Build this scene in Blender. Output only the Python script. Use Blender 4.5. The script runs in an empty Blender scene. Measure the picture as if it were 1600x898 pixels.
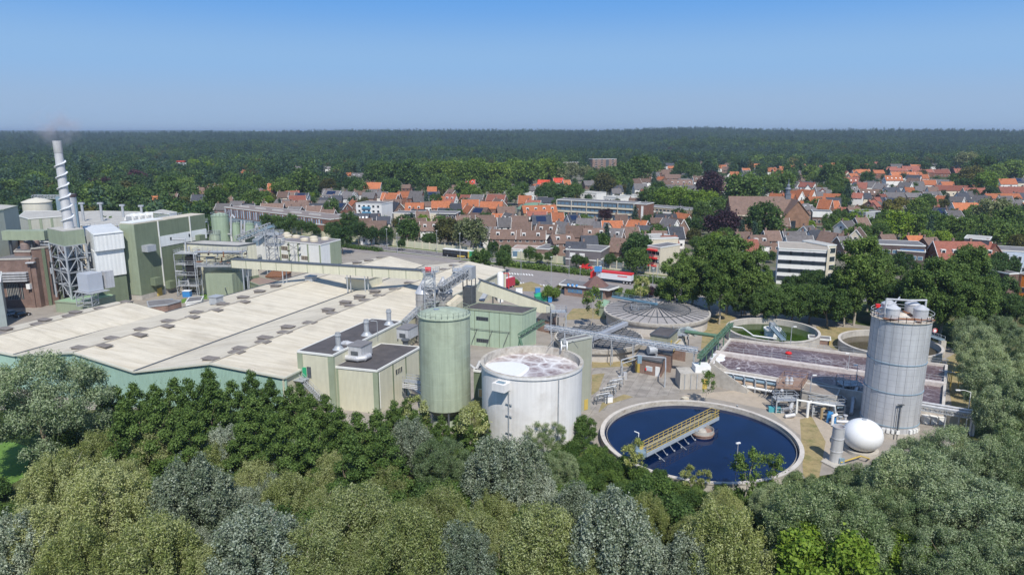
import bpy, math, random
import numpy as np
from mathutils import Vector, Matrix
rng = random.Random(11)
nrg = np.random.default_rng(5)
S = bpy.context.scene
COL = S.collection
rad = math.radians
# ---------------------------------------------------------------- camera, world, sun, exposure
CAM_H = 52.0
FPX = 1100.0
PITCH = rad(12.46)
cam_d = bpy.data.cameras.new("camera")
cam_d.sensor_width = 36.0
cam_d.lens = 36.0 * FPX / 1600.0
cam_d.clip_end = 40000
cam_d.clip_start = 1.0
cam = bpy.data.objects.new("camera", cam_d)
cam.location = (0, 0, CAM_H)
cam.rotation_euler = (rad(90) - PITCH, 0, 0)
COL.objects.link(cam)
S.camera = cam
SUN_EL = 50.0
SUN_DIR = Vector((0.20, -0.98, 0)).normalized()          # towards the sun, on the ground
world = bpy.data.worlds.new("World")
S.world = world
world.use_nodes = True
wn = world.node_tree.nodes
wl = world.node_tree.links
bg = wn["Background"]
sky = wn.new("ShaderNodeTexSky")
sky.sky_type = 'NISHITA'
sky.sun_disc = False
sky.sun_elevation = rad(SUN_EL)
sky.sun_rotation = math.atan2(SUN_DIR.x, SUN_DIR.y)
sky.altitude = 0
sky.air_density = 1.0
sky.dust_density = 0.0
sky.ozone_density = 4.0
# the hazy summer air near the horizon: a pale blue band laid over the Nishita sky, fading out upwards
SKY_K = 0.13
tcw = wn.new("ShaderNodeTexCoord"); sxw = wn.new("ShaderNodeSeparateXYZ"); wl.new(tcw.outputs['Generated'], sxw.inputs[0])
rw = wn.new("ShaderNodeValToRGB"); rw.color_ramp.interpolation = 'EASE'
ew = rw.color_ramp.elements
def lin(c): return tuple((((v / 255 + .055) / 1.055) ** 2.4) / 2 ** EXPO / SKY_K * .1 for v in c)
EXPO = 0.25
ew[0].position = 0.0; ew[0].color = (*lin((160, 186, 216)), 1)
ew[1].position = 1.0; ew[1].color = (*lin((84, 146, 224)), 1)
for p_, c_ in ((.03, (158, 186, 219)), (.09, (145, 186, 230)), (.18, (106, 166, 233)), (.4, (84, 146, 224))):
 e_ = ew.new(p_); e_.color = (*lin(c_), 1)
wl.new(sxw.outputs[2], rw.inputs[0])
scl = wn.new("ShaderNodeVectorMath"); scl.operation = 'SCALE'; scl.inputs['Scale'].default_value = 10.0
wl.new(rw.outputs[0], scl.inputs[0])
mrw = wn.new("ShaderNodeMapRange"); mrw.inputs[1].default_value = .2; mrw.inputs[2].default_value = .5; mrw.inputs[3].default_value = 1; mrw.inputs[4].default_value = 0
wl.new(sxw.outputs[2], mrw.inputs[0])
mxw = wn.new("ShaderNodeMix"); mxw.data_type = 'RGBA'; wl.new(mrw.outputs[0], mxw.inputs[0]); wl.new(sky.outputs[0], mxw.inputs[6]); wl.new(scl.outputs[0], mxw.inputs[7])
wl.new(mxw.outputs[2], bg.inputs[0])
bg.inputs[1].default_value = SKY_K
sun_d = bpy.data.lights.new("sun", 'SUN')
sun_d.energy = 4.2
sun_d.angle = rad(0.5)
sun_d.color = (1.0, 0.95, 0.87)
sun = bpy.data.objects.new("sun", sun_d)
sv = Vector((SUN_DIR.x * math.cos(rad(SUN_EL)), SUN_DIR.y * math.cos(rad(SUN_EL)), math.sin(rad(SUN_EL))))
sun.rotation_euler = sv.to_track_quat('Z', 'Y').to_euler()
sun.location = (0, -50, 120)
COL.objects.link(sun)
S.view_settings.view_transform = 'Standard'
S.view_settings.look = 'None'
S.view_settings.gamma = 1
S.view_settings.exposure = EXPO
S.render.engine = 'CYCLES'
S.cycles.max_bounces = 6
S.cycles.diffuse_bounces = 3
S.cycles.glossy_bounces = 3
S.cycles.transmission_bounces = 2
S.cycles.volume_bounces = 0
S.cycles.transparent_max_bounces = 6
S.cycles.use_denoising = True
# ---------------------------------------------------------------- measuring: a point on the ground plan from its sighting
cp, sp_ = math.cos(PITCH), math.sin(PITCH)
def P(x, y, z=0.0):
 u = (x - 800.0) / FPX
 v = (449.0 - y) / FPX
 dy, dz = cp + v * sp_, -sp_ + v * cp
 t = (z - CAM_H) / dz
 return Vector((u * t, dy * t, z))
def D(x, y, dist, z=None):
 """point seen at (x, y) whose ground distance Y is dist"""
 u = (x - 800.0) / FPX
 v = (449.0 - y) / FPX
 t = dist / (cp + v * sp_)
 return Vector((u * t, dist, CAM_H + t * (-sp_ + v * cp)))
def depth(p):
 return p.y * cp + (CAM_H - p.z) * sp_
def mpp(p):
 """metres for one sighting unit at p"""
 return depth(p) / FPX
GA = Vector((0.367, 0.930, 0)).normalized()     # the site's grid: along the halls
GB = Vector((GA.y, -GA.x, 0))                   # across the halls
GR = math.atan2(GB.y, GB.x)
def smooth(t):
 t = max(0.0, min(1.0, t))
 return t * t * (3 - 2 * t)
def terrain(x, y):
 d = math.hypot(x, y)
 h = 36.0 * smooth((d - 900) / 2500.0) + 4 * smooth((d - 1100) / 300) * math.sin(x * .007 + 1.3) * math.sin(d * .006)
 far = smooth((d - 1600) / 1500)
 h += far * (3.0 * math.sin(x * 0.0013 + 0.6) + 1.8 * math.sin(x * 0.0041 + y * 0.001) + 9.0 * math.exp(-((x / max(d, 1) - 0.235) / 0.07) ** 2) - 7.5 * smooth((-0.38 - x / max(d, 1)) / 0.1))
 return h + 42 * smooth((d - 6500) / 2000) * smooth((-.2 - x / max(d, 1)) / .25)
# ---------------------------------------------------------------- materials
MATS = {}
def newmat(name):
 m = bpy.data.materials.new(name)
 m.use_nodes = True
 MATS[name] = m
 nt = m.node_tree
 return m, nt, nt.nodes, nt.links, nt.nodes["Principled BSDF"]
def ramp(nodes, stops, interp='LINEAR'):
 r = nodes.new("ShaderNodeValToRGB")
 r.color_ramp.interpolation = interp
 e = r.color_ramp.elements
 while len(e) > 1:
  e.remove(e[0])
 e[0].position = stops[0][0]; e[0].color = (*stops[0][1], 1)
 for p, c in stops[1:]:
  k = e.new(p); k.color = (*c, 1)
 return r
def sc_(c, k):
 return tuple(min(1.0, max(0.0, a * k)) for a in c)
def surf(name, col, rough=0.6, metal=0.0, var=0.15, scale=0.6, streak=0.0, dirt=None, dirt_amt=0.35, ribs=0.0, rib_rot=0.0, rib_scale=1.0, spec=0.4, bump=0.0):
 """painted / weathered surface: two noises for patchiness, vertical run-off streaks, optional sheet ribs"""
 m, nt, N, L, b = newmat(name)
 b.inputs['Roughness'].default_value = rough
 b.inputs['Metallic'].default_value = metal
 b.inputs['Specular IOR Level'].default_value = spec
 geo = N.new("ShaderNodeNewGeometry")
 mp = N.new("ShaderNodeMapping"); mp.inputs['Scale'].default_value = (scale, scale, scale)
 L.new(geo.outputs['Position'], mp.inputs[0])
 n1 = N.new("ShaderNodeTexNoise"); n1.inputs['Scale'].default_value = 1.0; n1.inputs['Detail'].default_value = 6; n1.inputs['Roughness'].default_value = 0.65
 L.new(mp.outputs[0], n1.inputs[0])
 r1 = ramp(N, [(0.28, sc_(col, 1 - var)), (0.5, col), (0.72, sc_(col, 1 + var * 0.7))])
 L.new(n1.outputs[0], r1.inputs[0])
 last = r1.outputs[0]
 if streak > 0:
  mp2 = N.new("ShaderNodeMapping"); mp2.inputs['Scale'].default_value = (1.6, 1.6, 0.07)
  L.new(geo.outputs['Position'], mp2.inputs[0])
  n2 = N.new("ShaderNodeTexNoise"); n2.inputs['Scale'].default_value = 1.0; n2.inputs['Detail'].default_value = 4
  L.new(mp2.outputs[0], n2.inputs[0])
  r2 = ramp(N, [(0.38, (1, 1, 1)), (0.75, (1 - streak,) * 3)])
  L.new(n2.outputs[0], r2.inputs[0])
  mx = N.new("ShaderNodeMix"); mx.data_type = 'RGBA'; mx.blend_type = 'MULTIPLY'; mx.inputs[0].default_value = 1
  L.new(last, mx.inputs[6]); L.new(r2.outputs[0], mx.inputs[7]); last = mx.outputs[2]
 if dirt is not None:
  n3 = N.new("ShaderNodeTexNoise"); n3.inputs['Scale'].default_value = 0.23 * scale / 0.6; n3.inputs['Detail'].default_value = 8; n3.inputs['Roughness'].default_value = 0.7
  L.new(geo.outputs['Position'], n3.inputs[0])
  r3 = ramp(N, [(0.5, (0, 0, 0)), (0.68, (dirt_amt,) * 3)])
  L.new(n3.outputs[0], r3.inputs[0])
  mx = N.new("ShaderNodeMix"); mx.data_type = 'RGBA'
  L.new(r3.outputs[0], mx.inputs[0]); L.new(last, mx.inputs[6]); mx.inputs[7].default_value = (*dirt, 1); last = mx.outputs[2]
 L.new(last, b.inputs['Base Color'])
 if ribs > 0:
  mp3 = N.new("ShaderNodeMapping"); mp3.inputs['Rotation'].default_value = (0, 0, -rib_rot)
  L.new(geo.outputs['Position'], mp3.inputs[0])
  w = N.new("ShaderNodeTexWave"); w.wave_type = 'BANDS'; w.bands_direction = 'X'; w.inputs['Scale'].default_value = rib_scale
  w.inputs['Distortion'].default_value = 0
  L.new(mp3.outputs[0], w.inputs[0])
  bp = N.new("ShaderNodeBump"); bp.inputs['Strength'].default_value = ribs; bp.inputs['Distance'].default_value = 0.08
  L.new(w.outputs[1], bp.inputs['Height']); L.new(bp.outputs[0], b.inputs['Normal'])
 elif bump > 0:
  n5 = N.new("ShaderNodeTexNoise"); n5.inputs['Scale'].default_value = 4.0 * scale; n5.inputs['Detail'].default_value = 6
  L.new(geo.outputs['Position'], n5.inputs[0])
  bp = N.new("ShaderNodeBump"); bp.inputs['Strength'].default_value = bump; bp.inputs['Distance'].default_value = 0.15
  L.new(n5.outputs[0], bp.inputs['Height']); L.new(bp.outputs[0], b.inputs['Normal'])
 return m
def leafmat(name, c1, c2, c3, trans=0.32, spec=0.25):
 """leaf colour differs from leaf to leaf, clump to clump and tree to tree"""
 m, nt, N, L, b = newmat(name)
 geo = N.new("ShaderNodeNewGeometry")
 oi = N.new("ShaderNodeObjectInfo")
 n1 = N.new("ShaderNodeTexNoise"); n1.inputs['Scale'].default_value = 0.45; n1.inputs['Detail'].default_value = 3
 L.new(geo.outputs['Position'], n1.inputs[0])
 ad = N.new("ShaderNodeMath"); ad.operation = 'MULTIPLY_ADD'; ad.inputs[1].default_value = 0.6
 L.new(geo.outputs['Random Per Island'], ad.inputs[0]);
 s2 = N.new("ShaderNodeMath"); s2.operation = 'MULTIPLY'; s2.inputs[1].default_value = 0.75
 L.new(n1.outputs[0], s2.inputs[0]); L.new(s2.outputs[0], ad.inputs[2])
 s3 = N.new("ShaderNodeMath"); s3.operation = 'MULTIPLY_ADD'; s3.inputs[1].default_value = 0.3;
 L.new(oi.outputs['Random'], s3.inputs[0]); L.new(ad.outputs[0], s3.inputs[2])
 r = ramp(N, [(0.35, c1), (0.8, c2), (1.25 if False else 1.0, c3)])
 L.new(s3.outputs[0], r.inputs[0])
 nb = N.new("ShaderNodeTexNoise"); nb.inputs['Scale'].default_value = 0.007; nb.inputs['Detail'].default_value = 5
 L.new(geo.outputs['Position'], nb.inputs[0])
 rb = ramp(N, [(0.36, (0.72, 0.78, 0.85)), (0.5, (1, 1, 1)), (0.64, (1.45, 1.35, 1.0))]); L.new(nb.outputs[0], rb.inputs[0])
 mb_ = N.new("ShaderNodeMix"); mb_.data_type = 'RGBA'; mb_.blend_type = 'MULTIPLY'; mb_.inputs[0].default_value = 1
 L.new(r.outputs[0], mb_.inputs[6]); L.new(rb.outputs[0], mb_.inputs[7]); r = mb_
 class _O: outputs = [mb_.outputs[2]]
 r = _O
 L.new(r.outputs[0], b.inputs['Base Color'])
 b.inputs['Roughness'].default_value = 0.6
 b.inputs['Specular IOR Level'].default_value = spec
 tr = N.new("ShaderNodeBsdfTranslucent"); L.new(r.outputs[0], tr.inputs[0])
 mx = N.new("ShaderNodeMixShader"); mx.inputs[0].default_value = trans
 L.new(b.outputs[0], mx.inputs[1]); L.new(tr.outputs[0], mx.inputs[2])
 L.new(mx.outputs[0], N["Material Output"].inputs[0])
 return m
def tilemat(name, col, var=0.25):
 """roof tiles: patchy, with courses"""
 m, nt, N, L, b = newmat(name)
 b.inputs['Roughness'].default_value = 0.75
 b.inputs['Specular IOR Level'].default_value = 0.2
 geo = N.new("ShaderNodeNewGeometry")
 oi = N.new("ShaderNodeObjectInfo")
 n1 = N.new("ShaderNodeTexNoise"); n1.inputs['Scale'].default_value = 0.9; n1.inputs['Detail'].default_value = 8; n1.inputs['Roughness'].default_value = 0.75
 L.new(geo.outputs['Position'], n1.inputs[0])
 r1 = ramp(N, [(0.3, sc_(col, 1 - var * 1.4)), (0.5, col), (0.7, sc_(col, 1 + var))])
 L.new(n1.outputs[0], r1.inputs[0])
 w = N.new("ShaderNodeTexWave"); w.bands_direction = 'Z'; w.inputs['Scale'].default_value = 1.1; w.inputs['Distortion'].default_value = 0.6; w.inputs['Detail Scale'].default_value = 3
 L.new(geo.outputs['Position'], w.inputs[0])
 r2 = ramp(N, [(0.2, (0.82,) * 3), (0.7, (1, 1, 1))])
 L.new(w.outputs[0], r2.inputs[0])
 mx = N.new("ShaderNodeMix"); mx.data_type = 'RGBA'; mx.blend_type = 'MULTIPLY'; mx.inputs[0].default_value = 1
 L.new(r1.outputs[0], mx.inputs[6]); L.new(r2.outputs[0], mx.inputs[7])
 hs = N.new("ShaderNodeHueSaturation")
 mr = N.new("ShaderNodeMapRange"); mr.inputs[3].default_value = 0.7; mr.inputs[4].default_value = 1.2
 L.new(oi.outputs['Random'], mr.inputs[0]); L.new(mr.outputs[0], hs.inputs['Value'])
 L.new(mx.outputs[2], hs.inputs['Color'])
 L.new(hs.outputs[0], b.inputs['Base Color'])
 bp = N.new("ShaderNodeBump"); bp.inputs['Strength'].default_value = 0.4; bp.inputs['Distance'].default_value = 0.06
 L.new(w.outputs[1], bp.inputs['Height']); L.new(bp.outputs[0], b.inputs['Normal'])
 return m
def brickmat(name, c1, c2, mortar=(0.3, 0.27, 0.24)):
 m, nt, N, L, b = newmat(name)
 b.inputs['Roughness'].default_value = 0.85
 b.inputs['Specular IOR Level'].default_value = 0.15
 geo = N.new("ShaderNodeNewGeometry")
 sx = N.new("ShaderNodeSeparateXYZ"); L.new(geo.outputs['Position'], sx.inputs[0])
 ax = N.new("ShaderNodeMath"); ax.operation = 'ADD'; L.new(sx.outputs[0], ax.inputs[0]); L.new(sx.outputs[1], ax.inputs[1])
 cx = N.new("ShaderNodeCombineXYZ"); L.new(ax.outputs[0], cx.inputs[0]); L.new(sx.outputs[2], cx.inputs[1])
 br = N.new("ShaderNodeTexBrick"); br.inputs['Scale'].default_value = 1.6
 br.inputs['Color1'].default_value = (*c1, 1); br.inputs['Color2'].default_value = (*c2, 1); br.inputs['Mortar'].default_value = (*mortar, 1)
 br.inputs['Mortar Size'].default_value = 0.012
 L.new(cx.outputs[0], br.inputs[0])
 n1 = N.new("ShaderNodeTexNoise"); n1.inputs['Scale'].default_value = 0.5; n1.inputs['Detail'].default_value = 8
 L.new(geo.outputs['Position'], n1.inputs[0])
 r2 = ramp(N, [(0.3, (0.68,) * 3), (0.65, (1.0, 1.0, 1.0))])
 L.new(n1.outputs[0], r2.inputs[0])
 mx = N.new("ShaderNodeMix"); mx.data_type = 'RGBA'; mx.blend_type = 'MULTIPLY'; mx.inputs[0].default_value = 1
 L.new(br.outputs[0], mx.inputs[6]); L.new(r2.outputs[0], mx.inputs[7])
 L.new(mx.outputs[2], b.inputs['Base Color'])
 return m
cream = surf('cream_sheet', (0.62, 0.60, 0.46), rough=0.55, var=0.06, streak=0.12, ribs=0.5, rib_rot=GR, rib_scale=1.2)
cream2 = surf('cream_sheet_side', (0.60, 0.58, 0.44), rough=0.55, var=0.06, streak=0.15, ribs=0.5, rib_rot=GR + rad(90), rib_scale=1.2)
white_clad = surf('white_cladding', (0.76, 0.77, 0.75), rough=0.5, var=0.05, streak=0.1, ribs=0.5, rib_rot=GR, rib_scale=1.0)
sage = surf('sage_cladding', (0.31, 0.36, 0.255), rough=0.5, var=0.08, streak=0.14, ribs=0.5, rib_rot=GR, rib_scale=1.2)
sage2 = surf('sage_cladding_shaded', (0.18, 0.22, 0.145), rough=0.5, var=0.10, streak=0.18, ribs=0.5, rib_rot=GR + rad(90), rib_scale=1.2)  # darker copy of sage: shade of the turned-away side is put into its colour
mint = surf('mint_cladding', (0.38, 0.48, 0.36), rough=0.5, var=0.07, streak=0.16, ribs=0.4, rib_rot=GR, rib_scale=1.2)
mint_hall = surf('teal_cladding', (0.33, 0.49, 0.41), rough=0.5, var=0.07, streak=0.16, ribs=0.6, rib_rot=GR, rib_scale=1.2)
tank_green = surf('tank_green', (0.39, 0.45, 0.34), rough=0.45, var=0.10, streak=0.3, dirt=(0.20, 0.21, 0.15), dirt_amt=0.35)
grass_green_roof = surf('green_roof_sheet', (0.28, 0.42, 0.27), rough=0.5, var=0.1)
roof_sheet = surf('hall_roof_sheet', (0.59, 0.54, 0.44), rough=0.75, var=0.08, scale=0.25, dirt=(0.36, 0.32, 0.26), dirt_amt=0.45, ribs=0.35, rib_rot=GR + rad(90), rib_scale=0.8)
def seams(m, rot, step, dark):
 """sheet seams and run-off streaks down the slope"""
 N, L = m.node_tree.nodes, m.node_tree.links
 b = N["Principled BSDF"]; src = b.inputs['Base Color'].links[0].from_socket
 geo = N.new("ShaderNodeNewGeometry"); mp = N.new("ShaderNodeMapping"); mp.inputs['Rotation'].default_value = (0, 0, -rot); L.new(geo.outputs['Position'], mp.inputs[0])
 w = N.new("ShaderNodeTexWave"); w.bands_direction = 'Y'; w.wave_profile = 'SAW'; w.inputs['Scale'].default_value = 0.314 / step
 L.new(mp.outputs[0], w.inputs[0]); r = ramp(N, [(0.0, (dark,) * 3), (0.05, (dark,) * 3), (0.08, (1,) * 3)]); L.new(w.outputs[1], r.inputs[0])
 m2 = N.new("ShaderNodeMapping"); m2.inputs['Rotation'].default_value = (0, 0, -rot); m2.inputs['Scale'].default_value = (.07, .8, .1); L.new(geo.outputs['Position'], m2.inputs[0])
 n = N.new("ShaderNodeTexNoise"); n.inputs['Scale'].default_value = 1; n.inputs['Detail'].default_value = 7; n.inputs['Roughness'].default_value = .7
 mm = N.new("ShaderNodeMapping"); L.new(m2.outputs[0], n.inputs[0])
 r2 = ramp(N, [(0.36, (.86, .84, .80)), (0.56, (1.04,) * 3)]); L.new(n.outputs[0], r2.inputs[0])
 for k in (r, r2):
  x = N.new("ShaderNodeMix"); x.data_type = 'RGBA'; x.blend_type = 'MULTIPLY'; x.inputs[0].default_value = 1
  L.new(src, x.inputs[6]); L.new(k.outputs[0], x.inputs[7]); src = x.outputs[2]
 L.new(src, b.inputs['Base Color'])
seams(roof_sheet, GR, 5.0, .93)
bitumen = surf('bitumen_roof', (0.085, 0.078, 0.08), rough=0.9, var=0.25, scale=0.5, dirt=(0.16, 0.14, 0.13), dirt_amt=0.5)
bitumen2 = surf('grey_roofing', (0.16, 0.155, 0.16), rough=0.9, var=0.2, scale=0.5, dirt=(0.26, 0.25, 0.24), dirt_amt=0.5)
gravel_roof = surf('pale_roofing', (0.42, 0.41, 0.38), rough=0.9, var=0.15, scale=0.5, dirt=(0.28, 0.26, 0.24), dirt_amt=0.5)
trim_white = surf('trim_white', (0.72, 0.72, 0.68), rough=0.5, var=0.05)
white_paint = surf('white_paint', (0.78, 0.78, 0.76), rough=0.5, var=0.05, streak=0.08)
steel = surf('galvanised_steel', (0.42, 0.44, 0.46), rough=0.5, metal=0.25, var=0.2, scale=2)
steel_dark = surf('dark_steel', (0.10, 0.11, 0.12), rough=0.55, metal=0.2, var=0.3, scale=1.5)
steel_blue = surf('blue_grey_steel', (0.20, 0.28, 0.34), rough=0.5, var=0.15)
alu = surf('weathered_aluminium', (0.60, 0.605, 0.62), rough=0.45, metal=0.3, var=0.14, scale=0.4, streak=0.22)
alu_silo = surf('silo_sheet', (0.42, 0.41, 0.40), rough=0.5, metal=0.3, var=0.15, scale=0.8, streak=0.25)
yellow = surf('safety_yellow', (0.50, 0.37, 0.09), rough=0.5, var=0.12)
red_paint = surf('red_paint', (0.62, 0.03, 0.03), rough=0.4, var=0.1)
blue_paint = surf('blue_paint', (0.05, 0.22, 0.48), rough=0.4, var=0.1)
orange_paint = surf('orange_paint', (0.7, 0.22, 0.03), rough=0.5, var=0.1)
lime_paint = surf('green_paint', (0.03, 0.35, 0.16), rough=0.45, var=0.1)
black_paint = surf('black_paint', (0.02, 0.02, 0.022), rough=0.3, var=0.1)
grey_car = surf('silver_paint', (0.45, 0.47, 0.5), rough=0.25, var=0.02, metal=0.4)
rubber = surf('rubber', (0.02, 0.02, 0.02), rough=0.9, var=0.1)
pipe_green = surf('pipe_green', (0.09, 0.17, 0.11), rough=0.5, var=0.2, scale=2)
rust = surf('rusty_steel', (0.22, 0.10, 0.05), rough=0.85, var=0.4, scale=2)
concrete = surf('concrete', (0.47, 0.44, 0.39), rough=0.9, var=0.14, scale=0.8, dirt=(0.2, 0.18, 0.15), dirt_amt=0.5, streak=0.15, bump=0.2)
concrete_tank = surf('whitewashed_concrete', (0.75, 0.735, 0.71), rough=0.75, var=0.05, scale=0.4, streak=0.16, dirt=(0.44, 0.40, 0.35), dirt_amt=0.45, bump=0.1)
concrete_rim = surf('stained_concrete', (0.46, 0.43, 0.38), rough=0.9, var=0.25, scale=1.5, dirt=(0.22, 0.17, 0.12), dirt_amt=0.7)
concrete_pink = surf('pinkish_concrete', (0.56, 0.52, 0.47), rough=0.9, var=0.15, scale=1.0, dirt=(0.32, 0.27, 0.24), dirt_amt=0.5, streak=0.1)
asphalt = surf('asphalt', (0.15, 0.14, 0.145), rough=0.9, var=0.18, scale=0.3, dirt=(0.24, 0.22, 0.21), dirt_amt=0.6)
yard = surf('yard_concrete', (0.30, 0.27, 0.235), rough=0.9, var=0.18, scale=0.35, dirt=(0.20, 0.175, 0.14), dirt_amt=0.65, bump=0.1)
paving = surf('car_park_paving', (0.255, 0.23, 0.22), rough=0.9, var=0.12, scale=0.4, dirt=(0.32, 0.30, 0.28), dirt_amt=0.5)
marking = surf('road_paint', (0.72, 0.72, 0.70), rough=0.7, var=0.12, scale=3)
dry_grass = surf('dry_grass', (0.30, 0.24, 0.12), rough=0.95, var=0.3, scale=0.8, dirt=(0.15, 0.16, 0.06), dirt_amt=0.9, bump=0.3)
lawn = surf('meadow_grass', (0.11, 0.21, 0.035), rough=0.95, var=0.3, scale=0.8)
glass_dark = surf('window_glass', (0.03, 0.04, 0.05), rough=0.12, var=0.2, spec=0.8)
glass_blue = surf('sky_blue_glazing', (0.12, 0.2, 0.28), rough=0.15, var=0.2, spec=0.8)
solar = surf('solar_glass', (0.012, 0.022, 0.06), rough=0.2, var=0.2, spec=0.7)
bark = surf('bark', (0.20, 0.16, 0.11), rough=0.95, var=0.4, scale=3)
bark_pale = surf('pale_bark', (0.38, 0.34, 0.27), rough=0.95, var=0.35, scale=3)
brick_red = brickmat('red_brick', (0.26, 0.115, 0.075), (0.20, 0.09, 0.06))
brick_brown = brickmat('brown_brick', (0.20, 0.125, 0.095), (0.155, 0.095, 0.075))
brick_dusty = brickmat('dusty_pink_brick', (0.31, 0.20, 0.16), (0.26, 0.165, 0.13))
brick_yellow = brickmat('yellow_brick', (0.40, 0.32, 0.20), (0.34, 0.27, 0.17))
render_white = surf('white_render', (0.74, 0.73, 0.70), rough=0.8, var=0.06, streak=0.08)
render_cream = surf('cream_render', (0.60, 0.54, 0.42), rough=0.8, var=0.08, streak=0.08)
tile_orange = tilemat('orange_tiles', (0.42, 0.15, 0.07))
tile_red = tilemat('red_tiles', (0.28, 0.105, 0.075))
tile_brown = tilemat('brown_tiles', (0.185, 0.125, 0.10))
tile_grey = tilemat('grey_tiles', (0.155, 0.145, 0.145))
tile_slate = tilemat('slate_tiles', (0.065, 0.07, 0.085))
bright_red_tile = tilemat('bright_red_tiles', (0.66, 0.09, 0.05))
lf_silver = leafmat('silver_leaves', (0.10, 0.14, 0.075), (0.235, 0.285, 0.18), (0.47, 0.52, 0.40))
lf_olive = leafmat('olive_leaves', (0.10, 0.14, 0.04), (0.28, 0.325, 0.09), (0.49, 0.52, 0.25))
lf_willow = leafmat('grey_green_leaves', (0.085, 0.14, 0.05), (0.19, 0.265, 0.115), (0.39, 0.46, 0.28))
lf_dark = leafmat('dark_green_leaves', (0.03, 0.07, 0.016), (0.066, 0.125, 0.03), (0.115, 0.19, 0.055))
lf_mid = leafmat('mid_green_leaves', (0.048, 0.098, 0.02), (0.10, 0.17, 0.036), (0.165, 0.25, 0.065))
lf_bright = leafmat('bright_green_leaves', (0.08, 0.16, 0.015), (0.15, 0.25, 0.025), (0.24, 0.34, 0.05))
lf_bronze = leafmat('bronze_green_leaves', (0.06, 0.07, 0.02), (0.10, 0.10, 0.03), (0.16, 0.16, 0.05))
lf_forest = leafmat('forest_leaves', (0.022, 0.055, 0.022), (0.05, 0.098, 0.036), (0.09, 0.15, 0.055))
lf_ave = leafmat('avenue_leaves', (0.06, 0.12, 0.018), (0.11, 0.18, 0.03), (0.18, 0.26, 0.05))
lf_purple = leafmat('copper_beech_leaves', (0.025, 0.012, 0.018), (0.045, 0.02, 0.03), (0.08, 0.04, 0.05), trans=0.1)
lf_pale = leafmat('pale_blossom_leaves', (0.09, 0.12, 0.04), (0.19, 0.22, 0.09), (0.32, 0.34, 0.18))
lf_conifer = leafmat('conifer_needles', (0.022, 0.054, 0.036), (0.04, 0.084, 0.056), (0.07, 0.12, 0.08), trans=0.1)
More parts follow.
